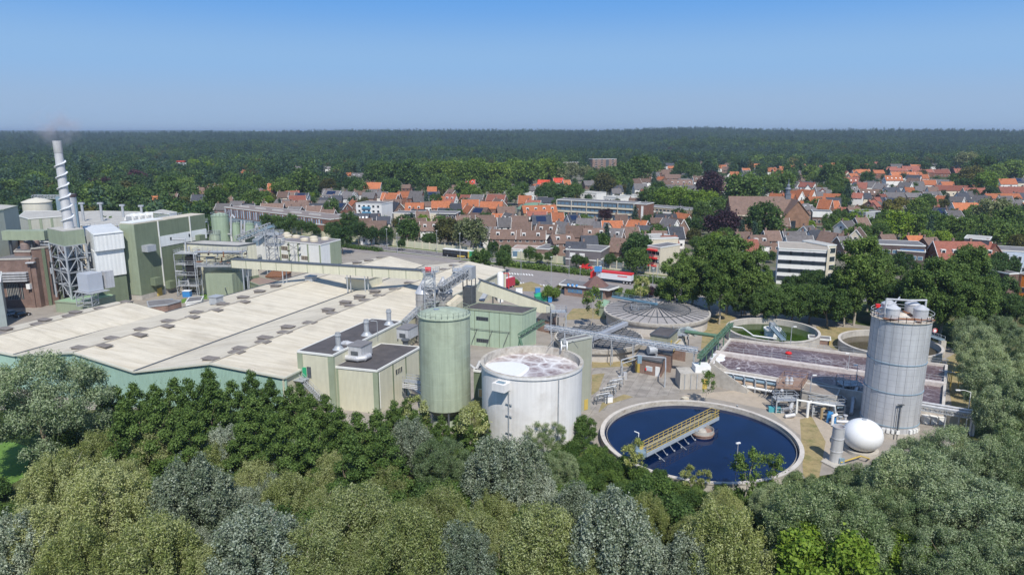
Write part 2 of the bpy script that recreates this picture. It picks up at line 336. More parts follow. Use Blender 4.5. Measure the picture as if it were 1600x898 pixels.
# ---------------------------------------------------------------- mesh builder
class MB:
 def __init__(s):
  s.v = []; s.f = []; s.m = []
 def add(s, verts, faces, mi=0):
  k = len(s.v)
  s.v.extend([Vector(p) for p in verts])
  for f in faces:
   s.f.append([i + k for i in f]); s.m.append(mi)
  return s
 def box(s, c, size, rz=0.0, mi=0):
  """c = centre of the bottom face"""
  x, y, z = size[0] / 2, size[1] / 2, size[2]
  ca, sa = math.cos(rz), math.sin(rz)
  vs = []
  for dz in (0, z):
   for dx, dy in ((-x, -y), (x, -y), (x, y), (-x, y)):
    vs.append((c[0] + dx * ca - dy * sa, c[1] + dx * sa + dy * ca, c[2] + dz))
  return s.add(vs, [(3, 2, 1, 0), (4, 5, 6, 7), (0, 1, 5, 4), (1, 2, 6, 5), (2, 3, 7, 6), (3, 0, 4, 7)], mi)
 def prism(s, pts, z0, z1, mi=0, mtop=None):
  n = len(pts)
  area = sum(pts[i][0] * pts[(i + 1) % n][1] - pts[(i + 1) % n][0] * pts[i][1] for i in range(n))
  if area < 0:
   pts = list(pts)[::-1]
  vs = [(p[0], p[1], z0) for p in pts] + [(p[0], p[1], z1) for p in pts]
  s.add(vs, [(i, (i + 1) % n, (i + 1) % n + n, i + n) for i in range(n)] + [tuple(range(n - 1, -1, -1))], mi)
  s.f.append(list(range(len(s.v) - n, len(s.v)))); s.m.append(mi if mtop is None else mtop)
  return s
 def tube(s, a, b, r0, r1=None, n=8, caps=True, mi=0):
  a, b = Vector(a), Vector(b)
  r1 = r0 if r1 is None else r1
  d = (b - a)
  if d.length < 1e-6: return s
  q = d.to_track_quat('Z', 'Y')
  X, Y = q @ Vector((1, 0, 0)), q @ Vector((0, 1, 0))
  vs = []
  for c, r in ((a, r0), (b, r1)):
   for i in range(n):
    t = 2 * math.pi * i / n
    vs.append(c + X * (r * math.cos(t)) + Y * (r * math.sin(t)))
  fs = [(i, (i + 1) % n, (i + 1) % n + n, i + n) for i in range(n)]
  if caps: fs += [tuple(range(n - 1, -1, -1)), tuple(range(n, 2 * n))]
  return s.add(vs, fs, mi)
 def path(s, pts, r, n=8, mi=0):
  for a, b in zip(pts[:-1], pts[1:]):
   a, b = Vector(a), Vector(b)
   e = (b - a).normalized() * r * 0.5
   s.tube(a - e, b + e, r, r, n, True, mi)
  return s
 def beam(s, a, b, w, h, mi=0):
  a, b = Vector(a), Vector(b)
  d = b - a
  if d.length < 1e-6: return s
  dn = d.normalized()
  side = dn.cross(Vector((0, 0, 1)))
  if side.length < 1e-3: side = Vector((1, 0, 0))
  side.normalize(); up = side.cross(dn)
  vs = []
  for c in (a, b):
   for i, j in ((-1, -1), (1, -1), (1, 1), (-1, 1)):
    vs.append(c + side * (i * w / 2) + up * (j * h / 2))
  return s.add(vs, [(3, 2, 1, 0), (4, 5, 6, 7), (0, 1, 5, 4), (1, 2, 6, 5), (2, 3, 7, 6), (3, 0, 4, 7)], mi)
 def lathe(s, c, prof, n=48, mi=0, a0=0, a1=2 * math.pi, ax=1.0):
  """prof: list of (radius, z) going up; c the centre"""
  full = abs(a1 - a0 - 2 * math.pi) < 1e-6
  k = n if full else n + 1
  vs = []
  for r, z in prof:
   for i in range(k):
    t = a0 + (a1 - a0) * i / n
    vs.append((c[0] + r * math.cos(t), c[1] + r * ax * math.sin(t), c[2] + z))
  fs = []
  for j in range(len(prof) - 1):
   for i in range(n):
    i2 = (i + 1) % k
    fs.append((j * k + i, j * k + i2, (j + 1) * k + i2, (j + 1) * k + i))
  return s.add(vs, fs, mi)
 def disc(s, c, r, n=48, mi=0):
  vs = [(c[0] + r * math.cos(2 * math.pi * i / n), c[1] + r * math.sin(2 * math.pi * i / n), c[2]) for i in range(n)]
  return s.add(vs, [tuple(range(n))], mi)
 def truss(s, a, b, w, h, n, r=0.07):
  """box lattice girder between a and b"""
  a, b = Vector(a), Vector(b)
  d = b - a; dn = d.normalized()
  side = dn.cross(Vector((0, 0, 1)))
  if side.length < 0.05: side = Vector((1, 0, 0))
  side.normalize(); up = side.cross(dn)
  def q(t, i, j): return a + d * t + side * (i * w / 2) + up * (j * h)
  for i in (-1, 1):
   for j in (0, 1):
    s.beam(q(0, i, j), q(1, i, j), r * 1.6, r * 1.6)
  for k in range(n):
   t0, t1 = k / n, (k + 1) / n
   for i in (-1, 1):
    s.beam(q(t0, i, 0), q(t0, i, 1), r, r)
    if k % 2: s.beam(q(t0, i, 0), q(t1, i, 1), r, r)
    else: s.beam(q(t0, i, 1), q(t1, i, 0), r, r)
   for j in (0, 1):
    s.beam(q(t0, -1, j), q(t0, 1, j), r, r)
    s.beam(q(t0, -1, j), q(t1, 1, j), r, r)
  return s
 def railing(s, pts, h=1.1, step=1.6, r=0.035, rails=(0.55, 1.1), closed=False):
  pts = [Vector(p) for p in pts]
  if closed: pts = pts + [pts[0]]
  for a, b in zip(pts[:-1], pts[1:]):
   L = (b - a).length
   n = max(1, int(round(L / step)))
   for i in range(n + 1):
    p = a.lerp(b, i / n)
    s.beam(p, p + Vector((0, 0, h)), r * 2, r * 2)
   for z in rails:
    s.beam(a + Vector((0, 0, z)), b + Vector((0, 0, z)), r * 2, r * 2)
  return s
 def build(s, name, mats, parent=None, smooth_=False, kind=None):
  me = bpy.data.meshes.new(name)
  off = parent_loc(parent)
  me.from_pydata([tuple(p - off) for p in s.v], [], s.f)
  if not isinstance(mats, (list, tuple)): mats = [mats]
  for m in mats: me.materials.append(m)
  if len(mats) > 1: me.polygons.foreach_set('material_index', s.m)
  if smooth_:
   me.polygons.foreach_set('use_smooth', [True] * len(me.polygons))
   try: me.set_sharp_from_angle(angle=rad(35))
   except Exception: pass
  me.update()
  o = bpy.data.objects.new(name, me)
  COL.objects.link(o)
  if parent is not None: o.parent = parent
  if kind: o['kind'] = kind
  return o
def parent_loc(p):
 v = Vector((0, 0, 0))
 while p is not None:
  v += p.location; p = p.parent
 return v
TODO = []      # (object, description, noun): labels finished at the end
def thing(name, label, cat, loc=(0, 0, 0), group=None, auto=False):
 o = bpy.data.objects.new(name, None)
 o.empty_display_size = 0.5
 o.location = loc
 COL.objects.link(o)
 o['category'] = cat
 if auto: TODO.append((o, label))
 else: o['label'] = label
 if group: o['group'] = group
 return o
def tag(o, label, cat, group=None):
 o['label'] = label; o['category'] = cat
 if group: o['group'] = group
 return o
def structure(name, mb, mats):
 return mb.build(name, mats, None, kind='structure')
LAND = []      # (phrase, x, y)
def landmark(phrase, p): LAND.append((phrase, p[0], p[1]))
def cen(pts):
 n = len(pts)
 return Vector((sum(p[0] for p in pts) / n, sum(p[1] for p in pts) / n, 0))
# ================================================================ the land
def ground_mesh():
 radii = [0, 30, 60, 90, 130, 180, 250, 350, 500, 700, 900, 1100, 1300, 1500, 1750, 2000, 2300, 2600, 3000, 3500, 4200, 5500, 7500, 11000, 16000]
 n = 144
 vs = [(0, 0, 0)]
 for r in radii[1:]:
  for i in range(n):
   t = 2 * math.pi * i / n
   x, y = r * math.cos(t), r * math.sin(t)
   vs.append((x, y, terrain(x, y) - (0 if r < 4000 else 2)))
 fs = [(0, 1 + i, 1 + (i + 1) % n) for i in range(n)]
 for k in range(len(radii) - 2):
  b0 = 1 + k * n; b1 = b0 + n
  for i in range(n):
   j = (i + 1) % n
   fs.append((b0 + i, b1 + i, b1 + j, b0 + j))
 mb = MB(); mb.add(vs, fs)
 return mb
m, nt, N, L, b = newmat('ground_soil')
b.inputs['Roughness'].default_value = 0.95
b.inputs['Specular IOR Level'].default_value = 0.1
geo = N.new("ShaderNodeNewGeometry")
n1 = N.new("ShaderNodeTexNoise"); n1.inputs['Scale'].default_value = 0.05; n1.inputs['Detail'].default_value = 10; n1.inputs['Roughness'].default_value = 0.7
L.new(geo.outputs['Position'], n1.inputs[0])
r1 = ramp(N, [(0.3, (0.035, 0.06, 0.018)), (0.48, (0.06, 0.09, 0.025)), (0.62, (0.13, 0.12, 0.06)), (0.75, (0.17, 0.145, 0.1))])
L.new(n1.outputs[0], r1.inputs[0])
# far away the land is all woodland
vl = N.new("ShaderNodeVectorMath"); vl.operation = 'LENGTH'; L.new(geo.outputs['Position'], vl.inputs[0])
mr = N.new("ShaderNodeMapRange"); mr.inputs[1].default_value = 800; mr.inputs[2].default_value = 1200
L.new(vl.outputs[1], mr.inputs[0])
mx = N.new("ShaderNodeMix"); mx.data_type = 'RGBA'; L.new(mr.outputs[0], mx.inputs[0]); L.new(r1.outputs[0], mx.inputs[6]); mx.inputs[7].default_value = (0.018, 0.035, 0.015, 1)
L.new(mx.outputs[2], b.inputs['Base Color'])
structure('ground', ground_mesh(), m)
def sheet(name, pix, mat, z):
 mb = MB()
 pts = [P(x, y, 0) for x, y in pix]
 n = len(pts)
 area = sum(pts[i][0] * pts[(i + 1) % n][1] - pts[(i + 1) % n][0] * pts[i][1] for i in range(n))
 if area < 0: pts = pts[::-1]
 mb.add([(p.x, p.y, z) for p in pts], [tuple(range(n))])
 return structure(name, mb, mat)
def strip(name, pix, w, mat, z, world=False):
 pts = pix if world else [P(x, y, 0) for x, y in pix]
 mb = MB(); vs = []
 for i, p in enumerate(pts):
  a = pts[max(0, i - 1)]; c = pts[min(len(pts) - 1, i + 1)]
  d = (c - a); d.z = 0; d.normalize(); s = Vector((-d.y, d.x, 0)) * w / 2
  vs += [p - s, p + s]
 vs = [(v.x, v.y, z) for v in vs]
 mb.add(vs, [(2 * i, 2 * i + 2, 2 * i + 3, 2 * i + 1) for i in range(len(pts) - 1)])
 return structure(name, mb, mat)
# works yard, car park, roads
sheet('yard', [(-300, 520), (-120, 440), (250, 405), (520, 372), (700, 398), (800, 418), (900, 432), (1010, 440), (1130, 470), (1300, 500), (1420, 520), (1490, 545), (1515, 640), (1500, 690), (1420, 720), (1270, 745), (1150, 765), (1000, 750), (900, 700), (700, 700), (430, 640), (0, 640)], yard, 0.02)
sheet('car_park', [(760, 455), (790, 420), (850, 428), (960, 440), (1060, 452), (1100, 470), (950, 475), (900, 500), (850, 490), (800, 475)], paving, 0.03)
m, nt, N, L, b = newmat('concrete_slabs')
b.inputs['Roughness'].default_value = 0.9
geo = N.new("ShaderNodeNewGeometry")
mp = N.new("ShaderNodeMapping"); mp.inputs['Rotation'].default_value = (0, 0, -GR); L.new(geo.outputs['Position'], mp.inputs[0])
br = N.new("ShaderNodeTexBrick"); br.offset = 0; br.inputs['Scale'].default_value = 0.5; br.inputs['Mortar Size'].default_value = 0.012
br.inputs['Color1'].default_value = (0.36, 0.33, 0.29, 1); br.inputs['Color2'].default_value = (0.30, 0.27, 0.24, 1); br.inputs['Mortar'].default_value = (0.12, 0.11, 0.09, 1)
br.inputs['Brick Width'].default_value = 1.0; br.inputs['Row Height'].default_value = 1.0
L.new(mp.outputs[0], br.inputs[0])
n1 = N.new("ShaderNodeTexNoise"); n1.inputs['Scale'].default_value = 0.5; n1.inputs['Detail'].default_value = 8; L.new(geo.outputs['Position'], n1.inputs[0])
r2 = ramp(N, [(0.3, (0.65,) * 3), (0.65, (1.05,) * 3)]); L.new(n1.outputs[0], r2.inputs[0])
mx = N.new("ShaderNodeMix"); mx.data_type = 'RGBA'; mx.blend_type = 'MULTIPLY'; mx.inputs[0].default_value = 1
L.new(br.outputs[0], mx.inputs[6]); L.new(r2.outputs[0], mx.inputs[7]); L.new(mx.outputs[2], b.inputs['Base Color'])
slabs = m
sheet('slab_pavement', [(922, 625), (925, 575), (985, 570), (1035, 592), (1075, 580), (1062, 614), (1040, 618), (985, 622), (935, 645), (912, 655)], slabs, 0.04)
sheet('sand_path', [(1060, 618), (1170, 608), (1235, 650), (1300, 655), (1310, 700), (1290, 722), (1260, 720), (1250, 680), (1200, 640), (1110, 622)], surf('sandy_path', (0.40, 0.34, 0.27), rough=0.95, var=0.15, scale=0.8, bump=0.2), 0.036)
# dry grass patches
for px in ([(880, 500), (895, 482), (950, 482), (985, 480), (1010, 498), (965, 500), (925, 498)], [(925, 560), (980, 545), (1000, 560), (985, 572), (925, 575)], [(1255, 742), (1250, 655), (1268, 650), (1290, 690), (1280, 745), (1262, 752)],
   [(1100, 500), (1130, 487), (1150, 497), (1130, 515), (1120, 540), (1095, 545)], [(1275, 510), (1330, 512), (1420, 524), (1475, 556), (1470, 572), (1300, 545), (1280, 525)], [(1478, 560), (1500, 548), (1520, 640), (1510, 690), (1490, 650), (1482, 600)],
   [(800, 446), (830, 440), (850, 447), (835, 455), (812, 455)], [(925, 585), (945, 583), (935, 610), (924, 618)], [(935, 645), (950, 632), (990, 620), (975, 616), (940, 630)]):
 sheet('dry_grass_patch', px, dry_grass, 0.045)
sheet('meadow', [(-30, 725), (-30, 690), (20, 690), (50, 700), (40, 745), (10, 760)], lawn, 0.03)
# main road with two carriageways
RD1 = [P(x, y) for x, y in [(380, 357), (437, 367), (550, 382), (690, 398), (800, 409), (900, 421), (1000, 433), (1080, 441), (1200, 455), (1400, 470), (1700, 490)]]
RD2 = [P(x, y) for x, y in [(520, 387), (560, 391), (690, 405), (800, 422), (860, 428), (920, 434), (1000, 443), (1080, 452), (1160, 462)]]
strip('verge', RD1, 24, surf('verge_grass', (0.09, 0.12, 0.035), rough=0.95, var=0.35, scale=0.4), 0.026, True)
strip('road', RD1, 8.5, asphalt, 0.05, True)
strip('service_road', RD2, 7.5, paving, 0.042, True)
def offset(pts, o):
 out = []
 for i, p in enumerate(pts):
  a = pts[max(0, i - 1)]; c = pts[min(len(pts) - 1, i + 1)]
  d = (c - a); d.z = 0; d.normalize()
  out.append(p + Vector((-d.y, d.x, 0)) * o)
 return out
for o in (-3.9, 3.9):
 strip('road_marking', offset(RD1, o), 0.25, marking, 0.056, True)
# kerbs: a real step
for o in (-4.45, 4.45):
 mb = MB(); q = offset(RD1, o)
 for a, c in zip(q[:-1], q[1:]): mb.beam(a + Vector((0, 0, 0.06)), c + Vector((0, 0, 0.06)), 0.25, 0.12)
 structure('kerb', mb, concrete)
def dashes(name, pts, step, ln, w, z):
 mb = MB()
 for a, c in zip(pts[:-1], pts[1:]):
  L_ = (c - a).length; dn = (c - a).normalized(); k = 0.0
  while k + ln < L_:
   p, q = a + dn * k, a + dn * (k + ln); s = Vector((-dn.y, dn.x, 0)) * w / 2
   mb.add([(v.x, v.y, z) for v in (p - s, q - s, q + s, p + s)], [(0, 1, 2, 3)])
   k += step
 return structure(name, mb, marking)
dashes('road_marking', RD1, 6, 3, 0.2, 0.056)
# zebra and arrow markings on the car park
mb = MB()
for cx, cy, n in ((823, 443, 6), (850, 446, 6), (807, 428, 5), (825, 429, 5)):
 c = P(cx, cy)
 for i in range(n):
  q = c + GB * (i - n / 2) * 1.1
  mb.box((q.x, q.y, 0.036), (0.55, 3.0, 0.006), GR + 0.5)
structure('crossing_marking', mb, marking)
# town streets and gardens: grey-brown ground under the houses
sheet('town_ground', [(-200, 330), (300, 300), (440, 285), (600, 268), (900, 262), (1200, 256), (1900, 256), (1900, 470), (1300, 445), (1080, 436), (900, 414), (800, 402), (690, 391), (550, 375), (437, 361), (300, 345), (-200, 345)], surf('town_gardens', (0.17, 0.155, 0.12), rough=0.95, var=0.3, scale=0.06, dirt=(0.05, 0.085, 0.02), dirt_amt=0.95), 0.012)
for pts in ([(620, 372), (760, 352), (900, 345), (1000, 340), (1110, 345)], [(930, 412), (1010, 375), (1060, 330), (1075, 300), (1040, 270)], [(1110, 345), (1250, 350), (1420, 348), (1600, 345)], [(500, 336), (620, 345), (700, 365), (780, 398)]):
 strip('street', pts, 7, asphalt, 0.024)
# ================================================================ helpers for buildings
def flat_building(name, label, cat, pts, z, wall, roofm, z0=0.0, trim=None, group=None, over=0.0):
 """upright block on the given plan corners (world points) > wall, roof, roof_edge"""
 c = cen(pts); c.z = z0
 t = thing(name, label, cat, c, group)
 MB().prism(pts, z0, z).build('wall', wall, t)
 k = Vector((c.x, c.y, 0))
 def grow(p, s):
  d = Vector((p[0], p[1], 0)) - k
  return k + d * (1 + s / max(d.length, 0.1))
 MB().prism([grow(p, over - 0.15) for p in pts], z + 0.004, z + 0.12).build('roof', roofm, t)
 mb = MB()
 q = [grow(p, over + 0.03) for p in pts]
 for a, b_ in zip(q, q[1:] + q[:1]):
  mb.beam((a.x, a.y, z + 0.02), (b_.x, b_.y, z + 0.02), 0.28, 0.36)
 mb.build('roof_edge', trim or trim_white, t)
 return t
def rect(corner, lb, la, rot=None):
 """plan rectangle: from a corner, lb metres across (GB) and la metres along (GA)"""
 B, A = GB, GA
 if rot is not None:
  B = Vector((math.cos(rot), math.sin(rot), 0)); A = Vector((-math.sin(rot), math.cos(rot), 0))
 c = Vector((corner[0], corner[1], 0))
 return [c, c + B * lb, c + B * lb + A * la, c + A * la]
def facing(a, b_):
 """unit normal of wall a->b on the side towards the camera"""
 d = (b_ - a); n = Vector((d.y, -d.x, 0)).normalized()
 m_ = (a + b_) / 2
 if n.dot(Vector((0, 0, 0)) - Vector((m_.x, m_.y, 0))) < 0: n = -n
 return n
def on_wall(parent, a, b_, t, z, w, h, name='window', mats=None, proud=0.06, slanted=0, bars=0):
 """a framed opening on the wall a->b at fraction t, sill height z"""
 a = Vector((a[0], a[1], 0)); b_ = Vector((b_[0], b_[1], 0))
 d = (b_ - a).normalized(); n = facing(a, b_)
 c = a.lerp(b_, t); rz = math.atan2(d.y, d.x)
 mb = MB()
 c1 = c + n * proud * 0.5
 mb.box((c1.x, c1.y, z), (w, proud, h), rz, 0)
 c2 = c + n * (proud + 0.012)
 mb.box((c2.x, c2.y, z + 0.1), (w - 0.2, 0.03, h - 0.2), rz, 1)
 for k in range(bars):
  q = c2 + d * ((k + 1) / (bars + 1) - 0.5) * (w - 0.2) + n * 0.03
  mb.box((q.x, q.y, z + 0.1), (0.1, 0.05, h - 0.2), rz, 0)
 return mb.build(name, mats or [trim_white, glass_dark], parent)
def wall_strip(parent, a, b_, t, z0, z1, w, mat, name='corner_strip', proud=0.08):
 a = Vector((a[0], a[1], 0)); b_ = Vector((b_[0], b_[1], 0))
 d = (b_ - a).normalized(); n = facing(a, b_)
 c = a.lerp(b_, t) + n * proud * 0.5
 return MB().box((c.x, c.y, z0), (w, proud, z1 - z0), math.atan2(d.y, d.x)).build(name, mat, parent)
V3 = lambda x, y, z: Vector((x, y, z))
# ================================================================ the big hall with its saw of low gables
E0n = P(0, 511, 7.5) - GA * 24
R1n = P(5, 522, 10) - GA * 8
V1n = P(21, 554, 7.5)
R2n = P(114, 550, 10); V2n = P(209, 580, 7.5); R3n = P(328, 567, 10); E3n = P(445, 589.6, 7.5)
def along(line_pt, far_pt, Y):
 """point on the line (near, far) at ground distance Y"""
 d = far_pt - line_pt
 return line_pt + d * ((Y - line_pt.y) / d.y)
R1f = P(199, 472, 10); V1f = P(262, 489, 7.5); E0f = P(182, 471, 7.5)
R2f = P(609, 400, 10); V2f = P(550, 456, 7.5); V2f = along(V2n, V2f, 236)
R3f = P(732, 408, 10); E3f = P(790, 421, 7.5)
V1ff = P(533, 412, 7.5)
hall = thing('factory_hall', 'huge pale low-gabled factory hall with teal end wall', 'factory hall', V3(-60, 150, 0))
landmark('the huge pale factory hall', hall.location)
def slab(a, b_, c, d, th=0.18):
 mb = MB(); q = [a, b_, c, d]
 lo = [p - V3(0, 0, th) for p in q]
 mb.add(q + lo, [(0, 1, 2, 3), (7, 6, 5, 4), (0, 4, 5, 1), (1, 5, 6, 2), (2, 6, 7, 3), (3, 7, 4, 0)])
 return mb
roofs = [(E0n, R1n, R1f, E0f), (R1n, V1n, V1f, R1f), (V1n, R2n, R2f, V1ff), (R2n, V2n, V2f, R2f), (V2n, R3n, R3f, V2f), (R3n, E3n, E3f, R3f)]
for q in roofs:
 slab(*q).build('roof', roof_sheet, hall)
def wall_under(pts, mat, name='wall', z0=0.0, th=0.3):
 """vertical wall whose top follows pts, just below the roof"""
 mb = MB()
 k = len(pts)
 d = (pts[-1] - pts[0]); n = facing(V3(pts[0].x, pts[0].y, 0), V3(pts[-1].x, pts[-1].y, 0))
 for a, c in zip(pts[:-1], pts[1:]):
  o = -n * 0.35
  a0, c0 = a + o, c + o
  i = -n * (0.35 + th)
  vs = [V3(a0.x, a0.y, z0), V3(c0.x, c0.y, z0), V3(c0.x, c0.y, c.z - 0.2), V3(a0.x, a0.y, a.z - 0.2)]
  vs += [v + (-n) * th for v in vs]
  mb.add(vs, [(0, 1, 2, 3), (7, 6, 5, 4), (3, 2, 6, 7), (0, 4, 5, 1), (1, 5, 6, 2), (0, 3, 7, 4)])
 return mb.build(name, mat, hall)
wall_under([E0n, R1n, V1n], mint_hall)
wall_under([V1n, R2n, V2n, R3n, E3n], mint_hall)
wall_under([E3n, E3f], cream2)
wall_under([V1f, R1f, E0f], cream); wall_under([V1f, V1ff], cream2); wall_under([V1ff, R2f, V2f, R3f, E3f], cream)
wall_under([E0n, E0f], cream2)
# plinth, gable edges, valley gutters
mb = MB()
for q in ([E0n, R1n, V1n], [V1n, R2n, V2n, R3n, E3n]):
 for a, c in zip(q[:-1], q[1:]): mb.beam(a + V3(0, 0, -.12), c + V3(0, 0, -.12), 0.3, 0.34)
mb.beam(E3n + V3(0, 0, -.1), E3f + V3(0, 0, -.1), 0.3, 0.3)
mb.build('gable_edge', surf('edge_flashing', (0.52, 0.52, 0.44), rough=0.6, var=0.1), hall)
for a, c in ((V2n, V2f), (V1n, V1ff)):
 MB().beam(a + V3(0, 0, .05), c + V3(0, 0, .05), 0.5, 0.16).build('valley_gutter', steel_dark, hall)
for a, c in ((R1n, R1f), (R2n, R2f), (R3n, R3f)):
 MB().beam(a + V3(0, 0, .06), c + V3(0, 0, .06), 0.34, 0.14).build('ridge_cap', surf('ridge_cap', (0.36, 0.33, 0.28), rough=0.7, var=0.2) if 'ridge_cap' not in MATS else MATS['ridge_cap'], hall)
ventm = surf('vent_sheet', (0.21, 0.185, 0.165), rough=0.7, var=0.25, scale=2)
vent_me = None
def roof_vents(Rn, Rf, pix, slope_side):
 """low ridge ventilators sitting a little down the slope"""
 d = (Rf - Rn).normalized()
 for x, y in pix:
  c = P(x, y, 9.6)
  mb = MB()
  rz = math.atan2(d.y, d.x)
  mb.box((c.x, c.y, 9.15), (2.6, 1.5, 0.75), rz - rad(90), 0)
  mb.box((c.x, c.y, 9.92), (3.0, 1.9, 0.12), rz - rad(90), 0)
  mb.build('roof_vent', ventm, hall)
for pix in ([(0, 523), (59, 508), (108, 495), (157, 483), (198, 473)], [(9, 515), (70, 501), (118, 489)]): roof_vents(R1n, R1f, pix, 0)
roof_vents(R2n, R2f, [(163, 542), (218, 525), (261, 511), (301, 497), (338, 486), (381, 473), (406, 456), (431, 447)], 0)
roof_vents(R2n, R2f, [(124, 545), (175, 530), (221, 516), (263, 503), (307, 489), (348, 476), (380, 465.5)], 0)
roof_vents(R3n, R3f, [(370, 552), (411, 536), (445, 521), (484, 506), (520, 490.5), (548, 479), (570, 470), (592, 463), (617, 453), (640, 443)], 0)
roof_vents(R3n, R3f, [(329, 562), (376, 546), (414, 529), (450, 512), (513, 485), (540, 473), (562, 464), (586, 456)], 0)
roof_vents(R3n, R3f, [(695, 422), (709, 415.5), (724, 410)], 0)
roof_vents(R2n, R2f, [(490, 436), (558, 411), (576, 407.5), (595, 403)], 0)
# small penthouse on the roof
pc = P(568, 446, 8)
ph = MB().prism(rect(pc - GA * 4 - GB * 3.2, 6.5, 9), 7.2, 10.6).build('penthouse', cream, hall)
MB().prism(rect(pc - GA * 4.3 - GB * 3.5, 7.1, 9.6), 10.604, 10.8).build('penthouse_roof', roof_sheet, hall)
# square cowl units
for x, y in ((486, 438), (338, 470)):
 c = P(x, y, 9.9)
 MB().box((c.x, c.y, 9.3), (2.4, 2.4, 1.8), GR).box((c.x, c.y, 11.104), (2.8, 2.8, .15), GR).build('roof_cowl', steel, hall)
# ================================================================ cream annexe with the black roofs (two levels)
A1 = P(465, 549, 11); A2 = P(519.5, 555.5, 11); A4 = P(581, 498.5, 11); A3 = P(626.5, 502.6, 11)
A1.z = A2.z = A3.z = A4.z = 0
ann = flat_building('annexe_building', 'cream annexe with black flat roof and three roof exhausts, next to the hall', 'building', [A1, A2, A3, A4], 11, cream, bitumen)
landmark('the cream annexe with black roofs', ann.location)
for t in (0.06, 0.94): wall_strip(ann, A1, A2, t, 0, 10.9, 1.2, sage)
wall_strip(ann, A2, A3, 0.01, 0, 10.9, .5, sage)
on_wall(ann, A1, A2, 0.16, 6.0, 1.0, 2.0, 'door', [lime_paint, lime_paint])
on_wall(ann, A1, A2, 0.30, 6.0, .9, 2.2, 'door', [steel_dark, steel_dark])
B1 = P(523.5, 573, 8.5); B2 = P(589, 579.5, 8.5); B3 = P(656, 542.6, 8.5)
B1.z = B2.z = B3.z = 0
B4 = B1 + (B3 - B2)
# the lower level butts against the taller one
B1 = A2 + (B1 - A2) * 1.0
low = flat_building('lower_annexe', 'lower cream annexe with black roof carrying ducts and two rooftop units', 'building', [B1, B2, B3, B4], 8.5, cream, bitumen)
landmark('the lower cream annexe', low.location)
wall_strip(low, B1, B2, 0.955, 0, 8.4, 1.0, sage); wall_strip(low, B1, B2, 0.03, 0, 8.4, .7, sage)
for t in (0.02, 0.34, 0.64, 0.98): wall_strip(low, B2, B3, t, 0, 8.4, .35, sage2)
on_wall(low, B2, B3, 0.47, 5.6, 2.6, 1.2, 'window', [cream, glass_dark], bars=3)
MB().path([B2 + V3(.3, .5, 8), B2 + V3(.3, .5, 1)], .1).build('downpipe', trim_white, low)
# outside stair with handrail at the annexe
st = thing('outside_staircase', 'steel staircase climbing the near wall of the cream annexe to the green door', 'staircase', A1)
n_ = facing(A1, A2); d_ = (A2 - A1).normalized()
s0 = A1.lerp(A2, .16) + n_ * 1.2 + V3(0, 0, 6); s1 = s0 + d_ * 7 + V3(0, 0, -6)
mb = MB()
for w in (-.5, .5): mb.beam(s0 + n_ * w, s1 + n_ * w, .12, .3)
mb.build('stringer', steel, st)
mb = MB()
for k in range(20):
 q = s0.lerp(s1, (k + .5) / 20); mb.box((q.x, q.y, q.z), (.3, 1.0, .05), math.atan2(d_.y, d_.x))
mb.build('step', steel, st)
MB().railing([s0 + n_ * .5, s1 + n_ * .5]).railing([s0 - n_ * .5, s1 - n_ * .5]).build('handrail', steel, st)
mb = MB(); mb.box((s0.x, s0.y, 5.9), (2.2, 2.2, .1), GR); mb.tube(V3(s0.x + .8, s0.y - .6, 0), V3(s0.x + .8, s0.y - .6, 5.9), .08); mb.build('landing', steel, st)
# rooftop equipment
def exhaust(x, y, z, words):
 c = P(x, y, z); c.z = z + .12
 t = thing('roof_exhaust', words, 'exhaust', c, 'exhaust stacks on the annexe roof')
 MB().lathe(c, [(1.15, 0), (.95, .15), (.55, .75), (.55, .8)], 16).build('base', steel, t, True)
 MB().lathe(c, [(.5, .8), (.5, 2.6), (.62, 2.65), (.62, 2.9), (.5, 2.95), (.5, 3.3), (.44, 3.3), (.44, 2.2)], 20).build('stack', steel, t, True)
exhaust(529, 546, 11, 'silver roof exhaust at the near end of the upper black roof')
exhaust(573, 524, 11, 'silver roof exhaust in the middle of the upper black roof')
exhaust(608, 507, 11, 'silver roof exhaust at the far end of the upper black roof')
def hvac(x, y, z, sx, sy, sz, words, ducts=False):
 c = P(x, y, z); c.z = z + .12
 t = thing('rooftop_air_unit', words, 'air unit', c, 'air handling units on the lower roof')
 mb = MB()
 for i in (-1, 1):
  for j in (-1, 1):
   q = c + GB * i * (sx / 2 - .15) + GA * j * (sy / 2 - .15)
   mb.box((q.x, q.y, q.z), (.15, .15, .7), GR)
 mb.build('stand', steel_dark, t)
 MB().box((c.x, c.y, c.z + .6), (sx, sy, sz), GR).build('casing', alu, t)
 MB().box((c.x, c.y, c.z + .6 + sz + .003), (sx + .25, sy + .25, .12), GR).build('lid', surf('unit_lid', (.2, .19, .19)) if 'unit_lid' not in MATS else MATS['unit_lid'], t)
 q = c + GA * (-sy / 2 - .03)
 MB().box((q.x, q.y, c.z + 1.0), (sx * .5, .1, sz * .4), GR).build('louvre', steel_dark, t)
 return t, c
u, c = hvac(563, 560, 8.5, 3.2, 3.8, 2.3, 'metal air unit with fat curved ducts at the near end of the lower roof')
q = c - GB * 3.0
mb = MB()
arc = [q + V3(0, 0, .6) + GB * (-1.6 * math.cos(a)) + V3(0, 0, 2.0 * math.sin(a)) for a in [i * math.pi / 8 for i in range(9)]]
mb.path([q - GB * 1.6 + V3(0, 0, 0)] + arc[:5] + [c - GB * 1.2 + V3(0, 0, 2.4)], .62, 14)
mb.path([q - GA * 2.5 - GB * 2.5 + V3(0, 0, .7), q - GA * 2.5 + GB * 4 + V3(0, 0, .7), q - GA * 1.5 + GB * 5 + V3(0, 0, .7), q + GB * 5 + V3(0, 0, .7)], .55, 12)
